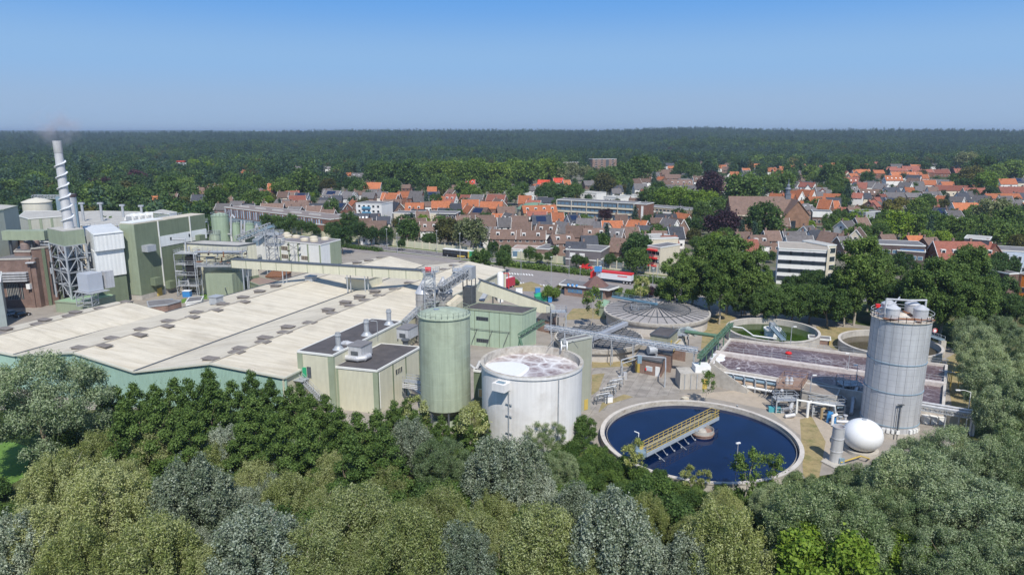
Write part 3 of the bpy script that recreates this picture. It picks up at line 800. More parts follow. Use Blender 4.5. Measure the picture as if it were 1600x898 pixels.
mb.build('duct', alu, u, True)
u, c = hvac(637, 531, 8.5, 2.8, 4.2, 2.2, 'metal air unit on the lower roof beside the grey twin silos')
MB().lathe(c + GB * 1.2 - GA * 3, [(.6, 0), (.6, .5), (.9, .8), (.9, 1.0), (.1, 1.2)], 16).build('fan', steel_dark, u, True)
rl = thing('roof_ladder_lamp', 'thin lamp mast with a curved arm on the upper black roof', 'lamp', P(590, 524, 11))
MB().path([rl.location, rl.location + V3(0, 0, 3), rl.location + V3(-.8, 0, 3.2)], .06).build('mast', steel, rl)
MB().box(rl.location + V3(-1.0, 0, 3.1), (.6, .3, .12)).build('lamp_head', steel, rl)
# ================================================================ green silo
def ring_pts(c, r, z, n=40, a0=0, a1=2 * math.pi):
 return [V3(c.x + r * math.cos(a0 + (a1 - a0) * i / n), c.y + r * math.sin(a0 + (a1 - a0) * i / n), z) for i in range(n + 1)]
gc = P(694, 490, 20.5); gc.z = 0
gs = thing('green_silo', 'tall sage green round silo with a railed domed top', 'silo', gc)
landmark('the tall green silo', gc)
gr = 39.5 * mpp(V3(gc.x, gc.y, 15))
prof = [(gr, 3.6)]
for k in range(7):
 z = 3.6 + (k + 1) * 2.37
 prof += [(gr, z - .05), (gr + .02, z - .03), (gr + .02, z), (gr, z + .02)]
MB().lathe(gc, prof + [(gr, 20.3), (gr + .22, 20.35), (gr + .22, 20.55), (gr * .8, 20.95), (gr * .4, 21.4), (0.05, 21.6)], 64).build('shell', tank_green, gs, True)
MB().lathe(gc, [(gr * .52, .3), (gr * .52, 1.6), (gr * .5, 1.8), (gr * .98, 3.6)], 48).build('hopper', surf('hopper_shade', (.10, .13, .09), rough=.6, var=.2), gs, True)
MB().lathe(gc, [(gr * .62, 0), (gr * .62, 1.1), (gr * .5, 1.1)], 40).build('base', tank_green, gs, True)
for k in range(8):
 a = k * math.pi / 4 + .2
 MB().beam(gc + V3(gr * .92 * math.cos(a), gr * .92 * math.sin(a), 0), gc + V3(gr * .92 * math.cos(a), gr * .92 * math.sin(a), 3.8), .3, .3).build('support_post', steel_dark, gs)
MB().railing(ring_pts(gc, gr + .05, 20.55, 28)[:-1], 1.05, 2, .018, closed=True).build('railing', tank_green, gs)
MB().box((gc.x - 1.2, gc.y - .5, 21.25), (1.1, .9, .25), .3).build('hatch', surf('hatch_blue_grey', (.22, .27, .33)), gs)
# walkway bridge between annexe and silo
a = P(632, 594, 4.2); b_ = P(662, 598, 4.2)
wb = thing('pipe_bridge', 'short steel bridge with pipes between the cream annexe and the green silo', 'bridge', V3(a.x, a.y, 0))
MB().beam(a, b_, 1.6, .15).build('deck', steel, wb)
dn = (b_ - a).normalized(); sd = V3(-dn.y, dn.x, 0)
MB().railing([a + sd * .8, b_ + sd * .8]).railing([a - sd * .8, b_ - sd * .8]).build('railing', steel, wb)
mb = MB()
for k in range(3): mb.tube(a - sd * .9 + V3(0, 0, -.4 - .35 * k), b_ - sd * .9 + V3(0, 0, -.4 - .35 * k), .13)
mb.build('pipe', alu, wb)
mb = MB()
for p in (a, b_):
 mb.beam(V3(p.x, p.y, 0), p, .25, .25)
mb.build('leg', steel_dark, wb)
MB().path([a.lerp(b_, .3) + V3(0, 0, -1.5), a.lerp(b_, .5) + V3(1, 1, -3), a.lerp(b_, .6) + V3(1, 1, -4)], .4).build('elbow_duct', alu, wb)
# green narrow block and gas box between silo and tank
p0 = P(737, 650, 0)
nb = flat_building('switch_house', 'small olive green building between the green silo and white tank', 'building', rect(P(741, 655), 4.6, 5, GR), 9.5, sage2, bitumen2)
on_wall(nb, P(741, 655), P(741, 655) + GB * 4.6, .35, 4.6, 1.4, 1.6, 'window', [trim_white, surf('lit_panel', (.6, .42, .2))])
wall_strip(nb, P(741, 655), P(741, 655) + GB * 4.6, .55, 0, 4, .15, trim_white, 'downpipe')
MB().path([P(745, 575, 9.8), P(745, 575, 9.8) + V3(.5, .5, 1), P(745, 575, 9.8) + V3(1.5, .5, 1), P(745, 575, 9.8) + V3(1.5, .5, 0)], .3).path([P(741, 575, 9.8), P(741, 575, 9.8) + V3(-1, 0, .8), P(741, 575, 9.8) + V3(-1, 1, .8)], .25).build('duct', alu, nb)
# ================================================================ white concrete tank with foam
FOAM = {}
def foam_water(name, dark, pale, scale, width, lo=0.35):
 m, nt, N, L, b = newmat(name)
 geo = N.new("ShaderNodeNewGeometry")
 nz = N.new("ShaderNodeTexNoise"); nz.inputs['Scale'].default_value = scale * 0.9; nz.inputs['Detail'].default_value = 5
 L.new(geo.outputs['Position'], nz.inputs[0])
 vm = N.new("ShaderNodeVectorMath"); vm.operation = 'MULTIPLY_ADD'; vm.inputs[1].default_value = (1.4 / scale * .6,) * 3
 L.new(nz.outputs[1], vm.inputs[0]); L.new(geo.outputs['Position'], vm.inputs[2])
 outs = []
 for k, w in ((1.0, width), (2.7, width * 1.6)):
  vo = N.new("ShaderNodeTexVoronoi"); vo.feature = 'DISTANCE_TO_EDGE'; vo.inputs['Scale'].default_value = scale * k
  L.new(vm.outputs[0], vo.inputs[0])
  r = ramp(N, [(0.0, (1, 1, 1)), (w, (.45,) * 3), (w * 3.2, (0, 0, 0))]); L.new(vo.outputs[0], r.inputs[0]); outs.append(r)
 n2 = N.new("ShaderNodeTexNoise"); n2.inputs['Scale'].default_value = scale * .35; n2.inputs['Detail'].default_value = 6
 L.new(geo.outputs['Position'], n2.inputs[0])
 r3 = ramp(N, [(lo, (.25,) * 3), (.62, (1,) * 3)]); L.new(n2.outputs[0], r3.inputs[0])
 s = N.new("ShaderNodeMix"); s.data_type = 'RGBA'; s.blend_type = 'SCREEN'; s.inputs[0].default_value = .55
 L.new(outs[0].outputs[0], s.inputs[6]); L.new(outs[1].outputs[0], s.inputs[7])
 mu = N.new("ShaderNodeMix"); mu.data_type = 'RGBA'; mu.blend_type = 'MULTIPLY'; mu.inputs[0].default_value = 1
 L.new(s.outputs[2], mu.inputs[6]); L.new(r3.outputs[0], mu.inputs[7])
 mx = N.new("ShaderNodeMix"); mx.data_type = 'RGBA'; L.new(mu.outputs[2], mx.inputs[0])
 mx.inputs[6].default_value = (*dark, 1); mx.inputs[7].default_value = (*pale, 1)
 L.new(mx.outputs[2], b.inputs['Base Color'])
 b.inputs['Roughness'].default_value = .35
 bp = N.new("ShaderNodeBump"); bp.inputs['Strength'].default_value = .5; bp.inputs['Distance'].default_value = .1
 L.new(mu.outputs[2], bp.inputs['Height']); L.new(bp.outputs[0], b.inputs['Normal'])
 return m
foam_a = foam_water('foaming_water', (0.10, 0.06, 0.065), (0.46, 0.42, 0.44), 0.42, 0.028, .42)
foam_tank = foam_water('thick_foam', (0.22, 0.145, 0.135), (0.78, 0.77, 0.76), 0.30, 0.075, .2)
foam_white = surf('white_foam', (.70, .71, .73), rough=.7, var=.05, scale=2, bump=.2)
wc = P(831, 563, 13.8); wc.z = 0
wr = 78.5 * mpp(V3(wc.x, wc.y, 13.8))
wt = thing('concrete_foam_tank', 'big whitewashed round concrete tank with white foam on top', 'tank', wc)
landmark('the white concrete foam tank', wc)
MB().lathe(wc, [(wr, 0), (wr, 13.3), (wr + .22, 13.32), (wr + .22, 13.8)], 96).build('wall', concrete_tank, wt, True)
MB().lathe(wc, [(wr + .22, 13.803), (wr - .35, 13.803), (wr - .38, 11.5)], 96).build('rim', concrete_rim, wt, True)
MB().disc(wc + V3(0, 0, 12.5), wr - .36, 96).build('foam', foam_tank, wt)
fb = wc + V3(-wr * .52, -1.2, 12.503)
mb = MB()
vs = [(fb.x + 4.1 * math.cos(t) * (1 + .12 * math.sin(3 * t)) * .95, fb.y + 4.6 * math.sin(t) * (1 + .1 * math.cos(2 * t)), fb.z) for t in [i * 2 * math.pi / 40 for i in range(40)]]
top = [(fb.x + (x - fb.x) * .9, fb.y + (y - fb.y) * .9, fb.z + .25) for x, y, z in vs]
k = math.hypot
vs2 = []
for x, y, z in vs + top:
 dx, dy = x - wc.x, y - wc.y; r = math.hypot(dx, dy)
 if r > wr - .45: dx, dy = dx / r * (wr - .45), dy / r * (wr - .45)
 vs2.append((wc.x + dx, wc.y + dy, z))
mb.add(vs2, [(i, (i + 1) % 40, (i + 1) % 40 + 40, i + 40) for i in range(40)] + [tuple(range(40, 80))])
mb.build('foam_bank', foam_white, wt)
# bracket box and its ladder on the wall
ang = math.atan2(-wc.y, -wc.x) - .55
bx = wc + V3((wr + .8) * math.cos(ang), (wr + .8) * math.sin(ang), 0)
MB().box((bx.x, bx.y, 11.4), (2.4, 1.8, 1.3), ang + rad(90)).build('bracket_box', concrete_tank, wt)
MB().box((bx.x, bx.y, 12.704), (1.4, .8, .1), ang + rad(90)).build('hatch', steel_blue, wt)
lx = wc + V3((wr + .25) * math.cos(ang + .12), (wr + .25) * math.sin(ang + .12), 0)
mb = MB(); mb.path([lx + V3(0, 0, 11.4), lx + V3(0, 0, 1)], .09);
for zz in (4, 7, 9): mb.box((lx.x, lx.y, zz), (1.2, .15, .12), ang + rad(90))
mb.build('wall_pipe', steel, wt)
ang2 = math.atan2(-wc.y, -wc.x) + .52
lx = wc + V3((wr + .15) * math.cos(ang2), (wr + .15) * math.sin(ang2), 0)
MB().path([lx + V3(0, 0, 13.2), lx + V3(0, 0, .5)], .1).build('wall_pipe', steel, wt)
# pump head on the rim
ph = P(882, 546, 13.8); ph.z = 13.8
pu = thing('rim_mixer', 'white mixer pump with a mast standing on the foam tank rim', 'pump', ph)
MB().tube(ph + V3(-.7, 0, .7), ph + V3(-.5, 0, .7), .9, .9, 20).tube(ph + V3(.3, 0, .7), ph + V3(.5, 0, .7), .9, .9, 20).build('wheel', white_paint, pu)
MB().tube(ph + V3(-.7, 0, .7), ph + V3(.5, 0, .7), .3, .3, 10).build('axle', steel, pu)
MB().tube(ph, ph + V3(0, 0, 3.2), .12).box(ph + V3(0, 0, 1.2), (.5, .5, .7)).build('mast', steel, pu)
MB().path([ph + V3(-.5, 0, .6), ph + V3(-2, .6, 1.6), ph + V3(-3, .3, .4)], .06).path([ph + V3(.5, 0, .8), ph + V3(1.5, .3, 1.5), ph + V3(2.4, 0, .3)], .05).build('hose', steel_dark, pu)
# grey tower block right behind it
T1 = P(886, 534, 14.5); T2 = P(925, 526, 14.5)
T3 = P(912.6, 522.5, 14.5); T0 = P(877, 531, 14.5)
for t in (T0, T1, T2, T3): t.z = 0
tw = flat_building('stair_tower', 'narrow grey-green tower block rising behind the white tank', 'building', [T1, T2, T2 + (T0 - T1), T0], 14.5, surf('grey_green_clad', (.34, .35, .28), rough=.6, var=.06, streak=.12), bitumen2, trim=surf('edge_grey', (.45, .46, .42)))
landmark('the narrow grey tower block', T1)
on_wall(tw, T1, T2, .82, .2, .9, 2.1, 'door', [yellow, yellow])
on_wall(tw, T0, T1, .5, 12, .8, 1.6, 'door', [render_cream, render_cream])
# ================================================================ the twin grey silos and their lattice tower
def cone_silo(c, r, zt, za, words):
 t = thing('grain_silo', words, 'silo', c, 'twin ribbed metal silos')
 prof = [(r, 0)]
 z = 1.0
 while z < zt - .3:
  prof += [(r, z), (r + .1, z + .04), (r + .1, z + .18), (r, z + .22)]
  z += 1.5
 MB().lathe(c, prof + [(r, zt)], 40).build('shell', alu_silo, t, True)
 MB().lathe(c, [(r + .15, zt), (r + .1, zt + .05), (.35, za), (.35, za + .3), (.02, za + .3)], 32).build('cone_roof', alu, t, True)
 return t
s1 = P(663, 457, 13.2); s1.z = 0
s2 = P(688, 457, 13.2) + V3(0.5, 2.0, 0); s2.z = 0
cone_silo(s1, 2.15, 13.2, 16.6, 'ribbed grey silo with cone roof, the one nearer the pale hall')
cone_silo(s2, 2.3, 13.0, 16.4, 'ribbed grey silo with cone roof, the one beside the truss conveyor')
landmark('the twin grey silos', s1)
lt = D(673, 480, s1.y - 2.2); lt.z = 0
tw = thing('lattice_tower', 'lattice steel tower in front of the twin grey silos, topped with a red drum', 'tower', lt)
MB().truss(lt, lt + V3(0, 0, 19), 2.4, 2.2, 12, .1).build('frame', steel, tw)
MB().box(lt + V3(0, 1.1, 15), (1.9, 1.7, 3.6), GR).build('elevator_head', white_clad, tw)
mb = MB()
for z in (6, 11, 14.6, 18.6): mb.box(lt + V3(0, 1.1, z), (3.4, 3.2, .12), GR)
mb.build('platform', steel, tw)
mb = MB()
for z in (11, 14.6, 18.6):
 q = [lt + V3(0, 1.1, z) + GB * i * 1.7 + GA * j * 1.6 for i, j in ((-1, -1), (1, -1), (1, 1), (-1, 1))]
 mb.railing(q, 1.1, 1.2, .035, closed=True)
mb.build('railing', steel, tw)
MB().box(lt + V3(0, 1.4, 5.5), (1.6, 1.4, 5.4), GR).build('shaft', steel_blue, tw)
MB().tube(lt + V3(.3, .3, 0), lt + V3(.3, -.3, 9), .35, .35, 12).build('duct', alu, tw, True)
MB().tube(lt + V3(-1.2, .6, 19.3), lt + V3(.2, .6, 19.3), .6, .6, 14).build('drum', red_paint, tw)
# truss conveyor from the silos
a = P(690, 457, 13.6); b_ = P(733, 429, 16.5)
tc = thing('truss_conveyor', 'inclined lattice conveyor climbing away from the twin grey silos', 'conveyor', V3(a.x, a.y, 0))
MB().truss(a, b_, 1.8, 1.9, 12, .1).build('truss', steel, tc)
MB().beam(a + V3(0, 0, .6), b_ + V3(0, 0, .6), 1.3, .5).build('belt', steel_dark, tc)
MB().box((b_.x, b_.y, b_.z - 1), (2.6, 2.6, 3.2), GR).build('head_box', steel, tc)
mb = MB()
for i in (-1, 1):
 for j in (-1, 1):
  q = b_ + GB * i * 1.2 + GA * j * 1.2
  mb.beam(V3(q.x, q.y, 0), V3(q.x, q.y, b_.z - 1), .25, .25)
mb.build('leg', steel_dark, tc)
MB().box((b_.x, b_.y, 6), (2.2, 2.2, 7.5), GR).build('chute', steel_dark, tc)
MB().beam(P(700, 480, 10), P(719, 464, 12), 1.6, 1.4).build('cover', render_cream, tc)
# ladder conveyor low against the hall roof
a = P(632, 506, 8.6); b_ = P(655, 484, 10)
lc = thing('ladder_walkway', 'low lattice walkway running from the air unit to the twin silos', 'walkway', V3(a.x, a.y, 8))
MB().truss(a, b_, 1.0, .9, 8, .08).build('truss', steel, lc)
mb = MB()
for q in (a, b_): mb.beam(V3(q.x, q.y, 0), q, .2, .2)
mb.build('post', steel_dark, lc)
# ================================================================ mint building with the black roof
M1 = P(735, 483, 9.2); M2 = P(816, 490.5, 9.2); M3 = P(838, 481.5, 9.2)
for t in (M1, M2, M3): t.z = 0
M4 = M1 + (M3 - M2)
M1 = M1 - (M2 - M1).normalized() * 2
M4 = M4 - (M2 - M1).normalized() * 2
mbld = flat_building('mint_building', 'mint green clad building with black flat roof behind the green silo', 'building', [M1, M2, M3, M4], 9.2, mint, bitumen, trim=sage)
landmark('the mint green building', mbld.location)
for z in (6.6, 1.0): on_wall(mbld, M1, M2, .33, z, 3.2, .95, 'window', [steel_dark, glass_dark], bars=5)
for t in (.2, .45, .62, .8): wall_strip(mbld, M1, M2, t, .2, 9, .12, sage2, 'sheet_joint', .05)
n_ = facing(M1, M2)
for t in (.2, .46, .74):
 q = M1.lerp(M2, t) + n_ * .25
 MB().beam(q + V3(-.7, 0, .8), q + V3(.7, 0, 4.4), .14, .14).build('brace', steel_dark, mbld)
MB().path([M1.lerp(M2, .05) + n_ * .3 + V3(0, 0, 4.6), M1.lerp(M2, .2) + n_ * .3 + V3(0, 0, 4.4), M1.lerp(M2, .8) + n_ * .3 + V3(0, 0, 4.4)], .06).build('cable', steel_dark, mbld)
# pipe arm with steel support at the mint building's right end
a = P(812, 528, 6.5); b_ = P(850, 505, 8.2)
pa = thing('pipe_gantry_arm', 'dark green lattice pipe arm climbing across the mint building corner', 'pipe arm', V3(a.x, a.y, 0))
MB().truss(a, b_, .8, .9, 8, .08).build('truss', pipe_green, pa)
MB().tube(a, b_, .3, .3, 10).build('pipe', steel_dark, pa)
MB().path([a, a + V3(.6, -.6, -2), a + V3(1.2, -.8, -5)], .3, 10).path([a, a + V3(-.4, -.4, -3), a + V3(.2, -.2, -6.5)], .16, 8).build('down_pipe', pipe_green, pa)
# ================================================================ cream covered conveyor gallery (two spans)
g0 = P(365, 411, 14); g1 = P(664, 429.5, 14)
gl = thing('conveyor_gallery', 'long cream covered conveyor bridge crossing above the pale hall roofs', 'conveyor gallery', V3((g0.x + g1.x) / 2, (g0.y + g1.y) / 2, 0))
landmark('the cream conveyor gallery', gl.location)
MB().beam(g0, g1, 2.2, 2.4).build('casing', cream, gl)
MB().beam(g0 + V3(0, 0, 1.3), g1 + V3(0, 0, 1.3), 2.5, .16).build('roof', steel_dark, gl)
mb = MB(); n_ = facing(g0, g1)
for t in [i / 12 for i in range(13)]:
 q = g0.lerp(g1, t) + n_ * 1.13; mb.box((q.x, q.y, q.z - 1.2), (.12, .06, 2.4), math.atan2((g1 - g0).y, (g1 - g0).x))
mb.build('joint_strip', sage2, gl)
for t, zz in ((.06, 0), (.28, 0), (.62, 8), (.71, 8.5)):
 mb = MB(); q = g0.lerp(g1, t)
 for s in (-1, 1): mb.beam(V3(q.x, q.y, zz) + n_ * s * .9, V3(q.x, q.y, 12.8) + n_ * s * .9, .26, .26)
 mb.build('support', steel, gl)
h0 = P(748, 445, 12); h1 = P(858, 484, 4)
g2 = thing('sloping_gallery', 'cream covered conveyor sloping down from the twin silos to the yard', 'conveyor gallery', V3(h1.x, h1.y, 0))
hs = P(700, 431, 13.6)
MB().beam(h0, h1, 2.2, 3.0).build('casing', cream, g2)
MB().beam(h0 + V3(0, 0, 1.6), h1 + V3(0, 0, 1.6), 2.5, .16).build('roof', steel_dark, g2)
q = h1
MB().box((q.x, q.y, 0), (2.4, 2.6, 5.4), math.atan2((h1 - h0).y, (h1 - h0).x)).build('end_tower', surf('end_tower_sheet', (.45, .46, .40)), g2)
for t in (.3, .65):
 q = h0.lerp(h1, t); MB().beam(V3(q.x, q.y, 0), V3(q.x, q.y, q.z - 1.4), .3, .3).build('support', steel, g2)
# small clutter around the sloping gallery
a = P(770, 442, 10); b_ = P(752, 470, 6)
cv = thing('inclined_conveyor', 'grey open conveyor leaning against the sloping cream gallery', 'conveyor', V3(b_.x, b_.y, 0))
MB().beam(a, b_, 1.5, .6).build('belt_frame', steel, cv)
MB().beam(V3(a.x, a.y, 0), a, .4, .4).path([a, a + V3(1.5, 0, -1.5), a + V3(2.3, .2, -4)], .15).build('leg', steel_dark, cv)
wtk = P(782, 471, 0)
vt = thing('white_vessel', 'small white upright vessel standing behind the mint building', 'tank', V3(wtk.x, wtk.y, 0))
MB().lathe(wtk, [(1.0, 0), (1.0, 8.8), (.8, 9.3), (.1, 9.5)], 20).build('shell', white_paint, vt, True)
MB().path([wtk + V3(1, 0, 9), wtk + V3(2.6, 0, 9), wtk + V3(2.6, 0, 3)], .12).build('pipe', red_paint, vt)
# pipe bridge across the plant
ps = [P(852, 512, 7), P(1090, 549, 5.6)]
pb = thing('long_pipe_bridge', 'long straight pipe bridge running above the brick pump houses', 'pipe bridge', V3(ps[0].x, ps[0].y, 0))
landmark('the long pipe bridge', ps[1])
a, b_ = ps; d = (b_ - a).normalized(); s = V3(-d.y, d.x, 0)
MB().truss(a - V3(0, 0, .2), b_ - V3(0, 0, .2), 1.3, .9, 26, .07).build('frame', surf('bridge_steel', (.32, .36, .42), rough=.5, var=.15), pb)
for k, (o, r, m_) in enumerate(((-.5, .15, alu), (-.1, .12, alu), (.3, .18, steel_blue), (.62, .1, alu))):
 MB().tube(a + s * o + V3(0, 0, .15), b_ + s * o + V3(0, 0, .15), r, r, 8).build('pipe', m_, pb, True)
MB().tube(a - s * .8 + V3(0, 0, .75), b_ - s * .8 + V3(0, 0, .75), .13, .13, 8).build('pipe', alu, pb, True)
for t in (.05, .2, .33, .46, .6, .75, .98):
 q = a.lerp(b_, t)
 MB().beam(V3(q.x, q.y, 0) - s * .6, q - s * .6, .16, .16).beam(V3(q.x, q.y, 0) + s * .6, q + s * .6, .16, .16).build('post', steel, pb)
# ================================================================ round settling tanks
def water_mat(name, col, rough=.05, bump=.012):
 m, nt, N, L, b = newmat(name)
 b.inputs['Roughness'].default_value = rough
 b.inputs['IOR'].default_value = 1.333
 geo = N.new("ShaderNodeNewGeometry")
 n = N.new("ShaderNodeTexNoise"); n.inputs['Scale'].default_value = .25; n.inputs['Detail'].default_value = 4; L.new(geo.outputs['Position'], n.inputs[0])
 r = ramp(N, [(.35, sc_(col, .8)), (.7, sc_(col, 1.25))]); L.new(n.outputs[0], r.inputs[0]); L.new(r.outputs[0], b.inputs['Base Color'])
 n2 = N.new("ShaderNodeTexNoise"); n2.inputs['Scale'].default_value = .5; n2.inputs['Detail'].default_value = 2; L.new(geo.outputs['Position'], n2.inputs[0])
 bp = N.new("ShaderNodeBump"); bp.inputs['Strength'].default_value = bump; bp.inputs['Distance'].default_value = .3
 L.new(n2.outputs[0], bp.inputs['Height']); L.new(bp.outputs[0], b.inputs['Normal'])
 return m
water_blue = water_mat('deep_blue_water', (0.0018, 0.0105, 0.046))
water_green = water_mat('green_water', (0.030, 0.060, 0.008), .12)
water_grey = water_mat('grey_water', (0.09, 0.075, 0.05), .12)
water_dark = water_mat('dark_water', (0.02, 0.03, 0.05), .1)
def basin(name, label, c, r, h, wl, wmat, rim=.45, inner=concrete, mats=None):
 t = thing(name, label, 'settling tank', c)
 MB().lathe(c, [(r, 0), (r, h - .25), (r + .12, h - .22), (r + .12, h)], 96).build('outer_wall', mats or concrete, t, True)
 MB().lathe(c, [(r + .12, h + .003), (r - rim, h + .003)], 96).build('rim', concrete_pink, t, True)
 MB().lathe(c, [(r - rim, h), (r - rim, -.5)][::-1], 96).build('inner_wall', inner, t, True)
 MB().disc(c + V3(0, 0, wl), r - rim - .01, 96).build('water', wmat, t)
 return t
bc = P(1092, 681, 1.5); bc.z = 0
br_ = 152 * mpp(V3(bc.x, bc.y, 1.5))
bt = basin('clarifier_tank', 'large round open tank of deep blue water with a yellow-railed bridge', bc, br_, 1.5, .75, water_blue, .6, concrete_rim)
landmark('the large blue water tank', bc)
MB().lathe(bc, [(br_ - 1.05, .78), (br_ - 1.05, 1.15), (br_ - 1.0, 1.15), (br_ - 1.0, .78)], 96).build('weir', concrete, bt, True)
# scraper bridge, from the rim to just past the middle
e0 = P(1004, 708, 1.9); e1 = P(1117, 651, 1.9)
d = (e1 - e0).normalized(); s = V3(-d.y, d.x, 0)
sb = thing('scraper_bridge', 'yellow-railed steel scraper bridge over the deep blue water', 'bridge', V3(e0.x, e0.y, 1.5))
mb = MB()
for o in (-.8, .8): mb.beam(e0 + s * o, e1 + s * o, .14, .62)
mb.build('girder', surf('girder_paint', (.36, .41, .46), rough=.5, var=.15, scale=2), sb)
MB().beam(e0 + V3(0, 0, .3), e1 + V3(0, 0, .3), 1.45, .06).build('deck', steel_dark, sb)
for o in (-.8, .8):
 MB().railing([e0 + s * o + V3(0, 0, .38), e1 + s * o + V3(0, 0, .38)], 1.1, 1.35, .038, (.12, .6, 1.1)).build('railing', yellow, sb)
MB().railing([e1 + s * .8 + V3(0, 0, .38), e1 - s * .8 + V3(0, 0, .38)], 1.1, 1, .038, (.12, .6, 1.1)).build('railing', yellow, sb)
for k in range(8):
 q = e0.lerp(e1, .1 + .095 * k) - s * .9 + V3(0, 0, -.3)
 MB().beam(q, q - s * (.9 if k % 3 else 1.9) + V3(0, 0, -.8), .08, .08).box(q - s * .9 + V3(0, 0, -.75), (.25, .25, .2)).build('scraper_arm', steel, sb)
MB().box((e0.x, e0.y, 1.52), (1.8, 1.4, .8), math.atan2(d.y, d.x)).box((e0.x - .8, e0.y + .5, 1.9), (.7, .7, 1.3)).build('drive', steel_blue, sb)
MB().box((e0.x - .2, e0.y + .8, 2.2), (.7, .5, .8)).build('control_box', yellow, sb)
MB().path([e0 + s * .9 + V3(0, 0, .3), e0 + s * .9 + V3(0, 0, 3.2), e0 + s * .9 + V3(-.7, 0, 3.5)], .07).build('lamp', white_paint, sb)
# centre well
cw = P(1097, 678, .8); cw.z = 0
cwl = thing('centre_well', 'round rusty concrete well in the middle of the blue water', 'well', V3(cw.x, cw.y, .7))
MB().lathe(cw, [(1.9, 0), (1.9, 1.1), (2.05, 1.12), (2.05, 1.25), (.02, 1.25)], 32).build('drum', surf('rusty_concrete', (.30, .19, .15), rough=.9, var=.3, scale=2), cwl, True)
MB().lathe(cw, [(1.95, 1.26), (1.95, 1.9), (1.9, 1.9), (1.9, 1.26)], 20).lathe(cw, [(.8, 1.26), (.6, 1.7), (.02, 1.75)], 16).build('hub', concrete, cwl, True)
# light mast and short posts at the tank
def lamp_post(x, y, h, words, z=0, arm=None, mat=None, head=True):
 p = P(x, y, z)
 t = thing('lamp_post', words, 'lamp post', p, 'lamp posts')
 MB().tube(p, p + V3(0, 0, h), .1, .06, 8).build('mast', mat or steel, t)
 if arm: MB().path([p + V3(0, 0, h), p + V3(arm[0] * .5, arm[1] * .5, h + .35), p + V3(arm[0], arm[1], h + .35)], .05).build('arm', mat or steel, t)
 ax, ay = arm if arm else (0, 0)
 if head: MB().box(p + V3(ax, ay, h + (.25 if arm else 0)), (.75, .3, .16), math.atan2(ay, ax) if arm else .4).build('lamp_head', white_paint, t)
 return t
lamp_post(1150, 737, 4.8, 'white lamp post in front of the deep blue water tank')
lamp_post(1148, 600, 3.2, 'thin lamp post beside the foaming basin stairs', arm=(.5, 0))
# ---- two covered round tanks
def cover_cone(c, r, z, rise, n, m_, rib_m, t, inner):
 MB().lathe(c, [(r, z), (inner, z + rise * .35), (inner - .1, z + rise * .2), (.3, z + rise)], 72).build('cover', m_, t, True)
 mb = MB()
 for k in range(n):
  a = 2 * math.pi * k / n
  mb.beam(c + V3(.4 * math.cos(a), .4 * math.sin(a), z + rise + .06), c + V3(inner * math.cos(a), inner * math.sin(a), z + rise * .35 + .12), .14, .16)
  mb.beam(c + V3(inner * math.cos(a), inner * math.sin(a), z + rise * .35 + .12), c + V3(r * math.cos(a), r * math.sin(a), z + .14), .1, .12)
 mb.build('rib', rib_m, t)
c1 = P(1026, 485, 3.8); c1.z = 0; r1_ = 80.5 * mpp(V3(c1.x, c1.y, 3.8))
ct = thing('covered_round_tank', 'wide round tank with grey spoked lid and blue beam, behind the pipe bridge', 'settling tank', c1)
landmark('the spoked-lid tank', c1)
MB().lathe(c1, [(r1_ - .5, 0), (r1_ - .5, 3.0)], 80).build('wall', concrete_pink, ct, True)
MB().lathe(c1, [(r1_ - .4, 2.7), (r1_, 2.75), (r1_ + .25, 3.2), (r1_ + .25, 3.8), (r1_ - .2, 3.84)], 80).build('gutter', concrete_rim, ct, True)
cover_cone(c1, r1_ - .2, 3.8, 1.3, 36, surf('lid_grey', (.33, .31, .30), rough=.8, var=.15, scale=.7, dirt=(.22, .2, .19), dirt_amt=.6), steel_dark, ct, r1_ * .64)
MB().lathe(c1, [(r1_ * .64 + .15, 4.25), (r1_ * .64 + .15, 4.45), (r1_ * .64, 4.45), (r1_ * .64, 4.25)], 72).build('ring', steel_dark, ct, True)
bb = thing('blue_beam_bridge', 'blue steel beam reaching from the rim to the centre of the spoked lid', 'bridge', V3(c1.x, c1.y, 4))
a = P(957, 463, 5.0); b_ = c1 + V3(0, 0, 5.6)
MB().beam(a, b_, .9, .5).build('beam', surf('beam_blue', (.13, .24, .32), rough=.5, var=.2), bb)
MB().railing([a + V3(0, 0, .2), b_ + V3(0, 0, .2)], .9, 2).build('railing', steel_blue, bb)
c2 = P(936, 524, 3.6); c2.z = 0; r2_ = 68 * mpp(V3(c2.x, c2.y, 3.6))
c2t = thing('grid_covered_tank', 'round tank under a flat dark steel grid, crossed by the pipe bridge', 'settling tank', c2)
landmark('the steel-grid tank', c2)
MB().lathe(c2, [(r2_ - .8, 0), (r2_ - .6, 2.2)], 80).build('wall', concrete_pink, c2t, True)
MB().lathe(c2, [(r2_ - .6, 2.0), (r2_, 2.2), (r2_ + .15, 3.3), (r2_ - .3, 3.3)], 80).build('gutter', concrete_rim, c2t, True)
MB().disc(c2 + V3(0, 0, 3.28), r2_ - .3, 80).build('cover', surf('grid_lid', (.23, .22, .22), rough=.85, var=.2, scale=.8, dirt=(.14, .13, .13), dirt_amt=.6), c2t)
mb = MB()
k = -r2_ + 1
while k < r2_:
 hw = math.sqrt(max(0, (r2_ - .3) ** 2 - k * k))
 if hw > .5:
  for (A_, B_) in ((GA, GB), (GB, GA)):
   mb.beam(c2 + A_ * k - B_ * hw + V3(0, 0, 3.42), c2 + A_ * k + B_ * hw + V3(0, 0, 3.42), .16, .2)
 k += 1.55
mb.build('grid_bar', steel_dark, c2t)
a = P(893, 543, 4.2); b_ = P(978, 505, 4.2)
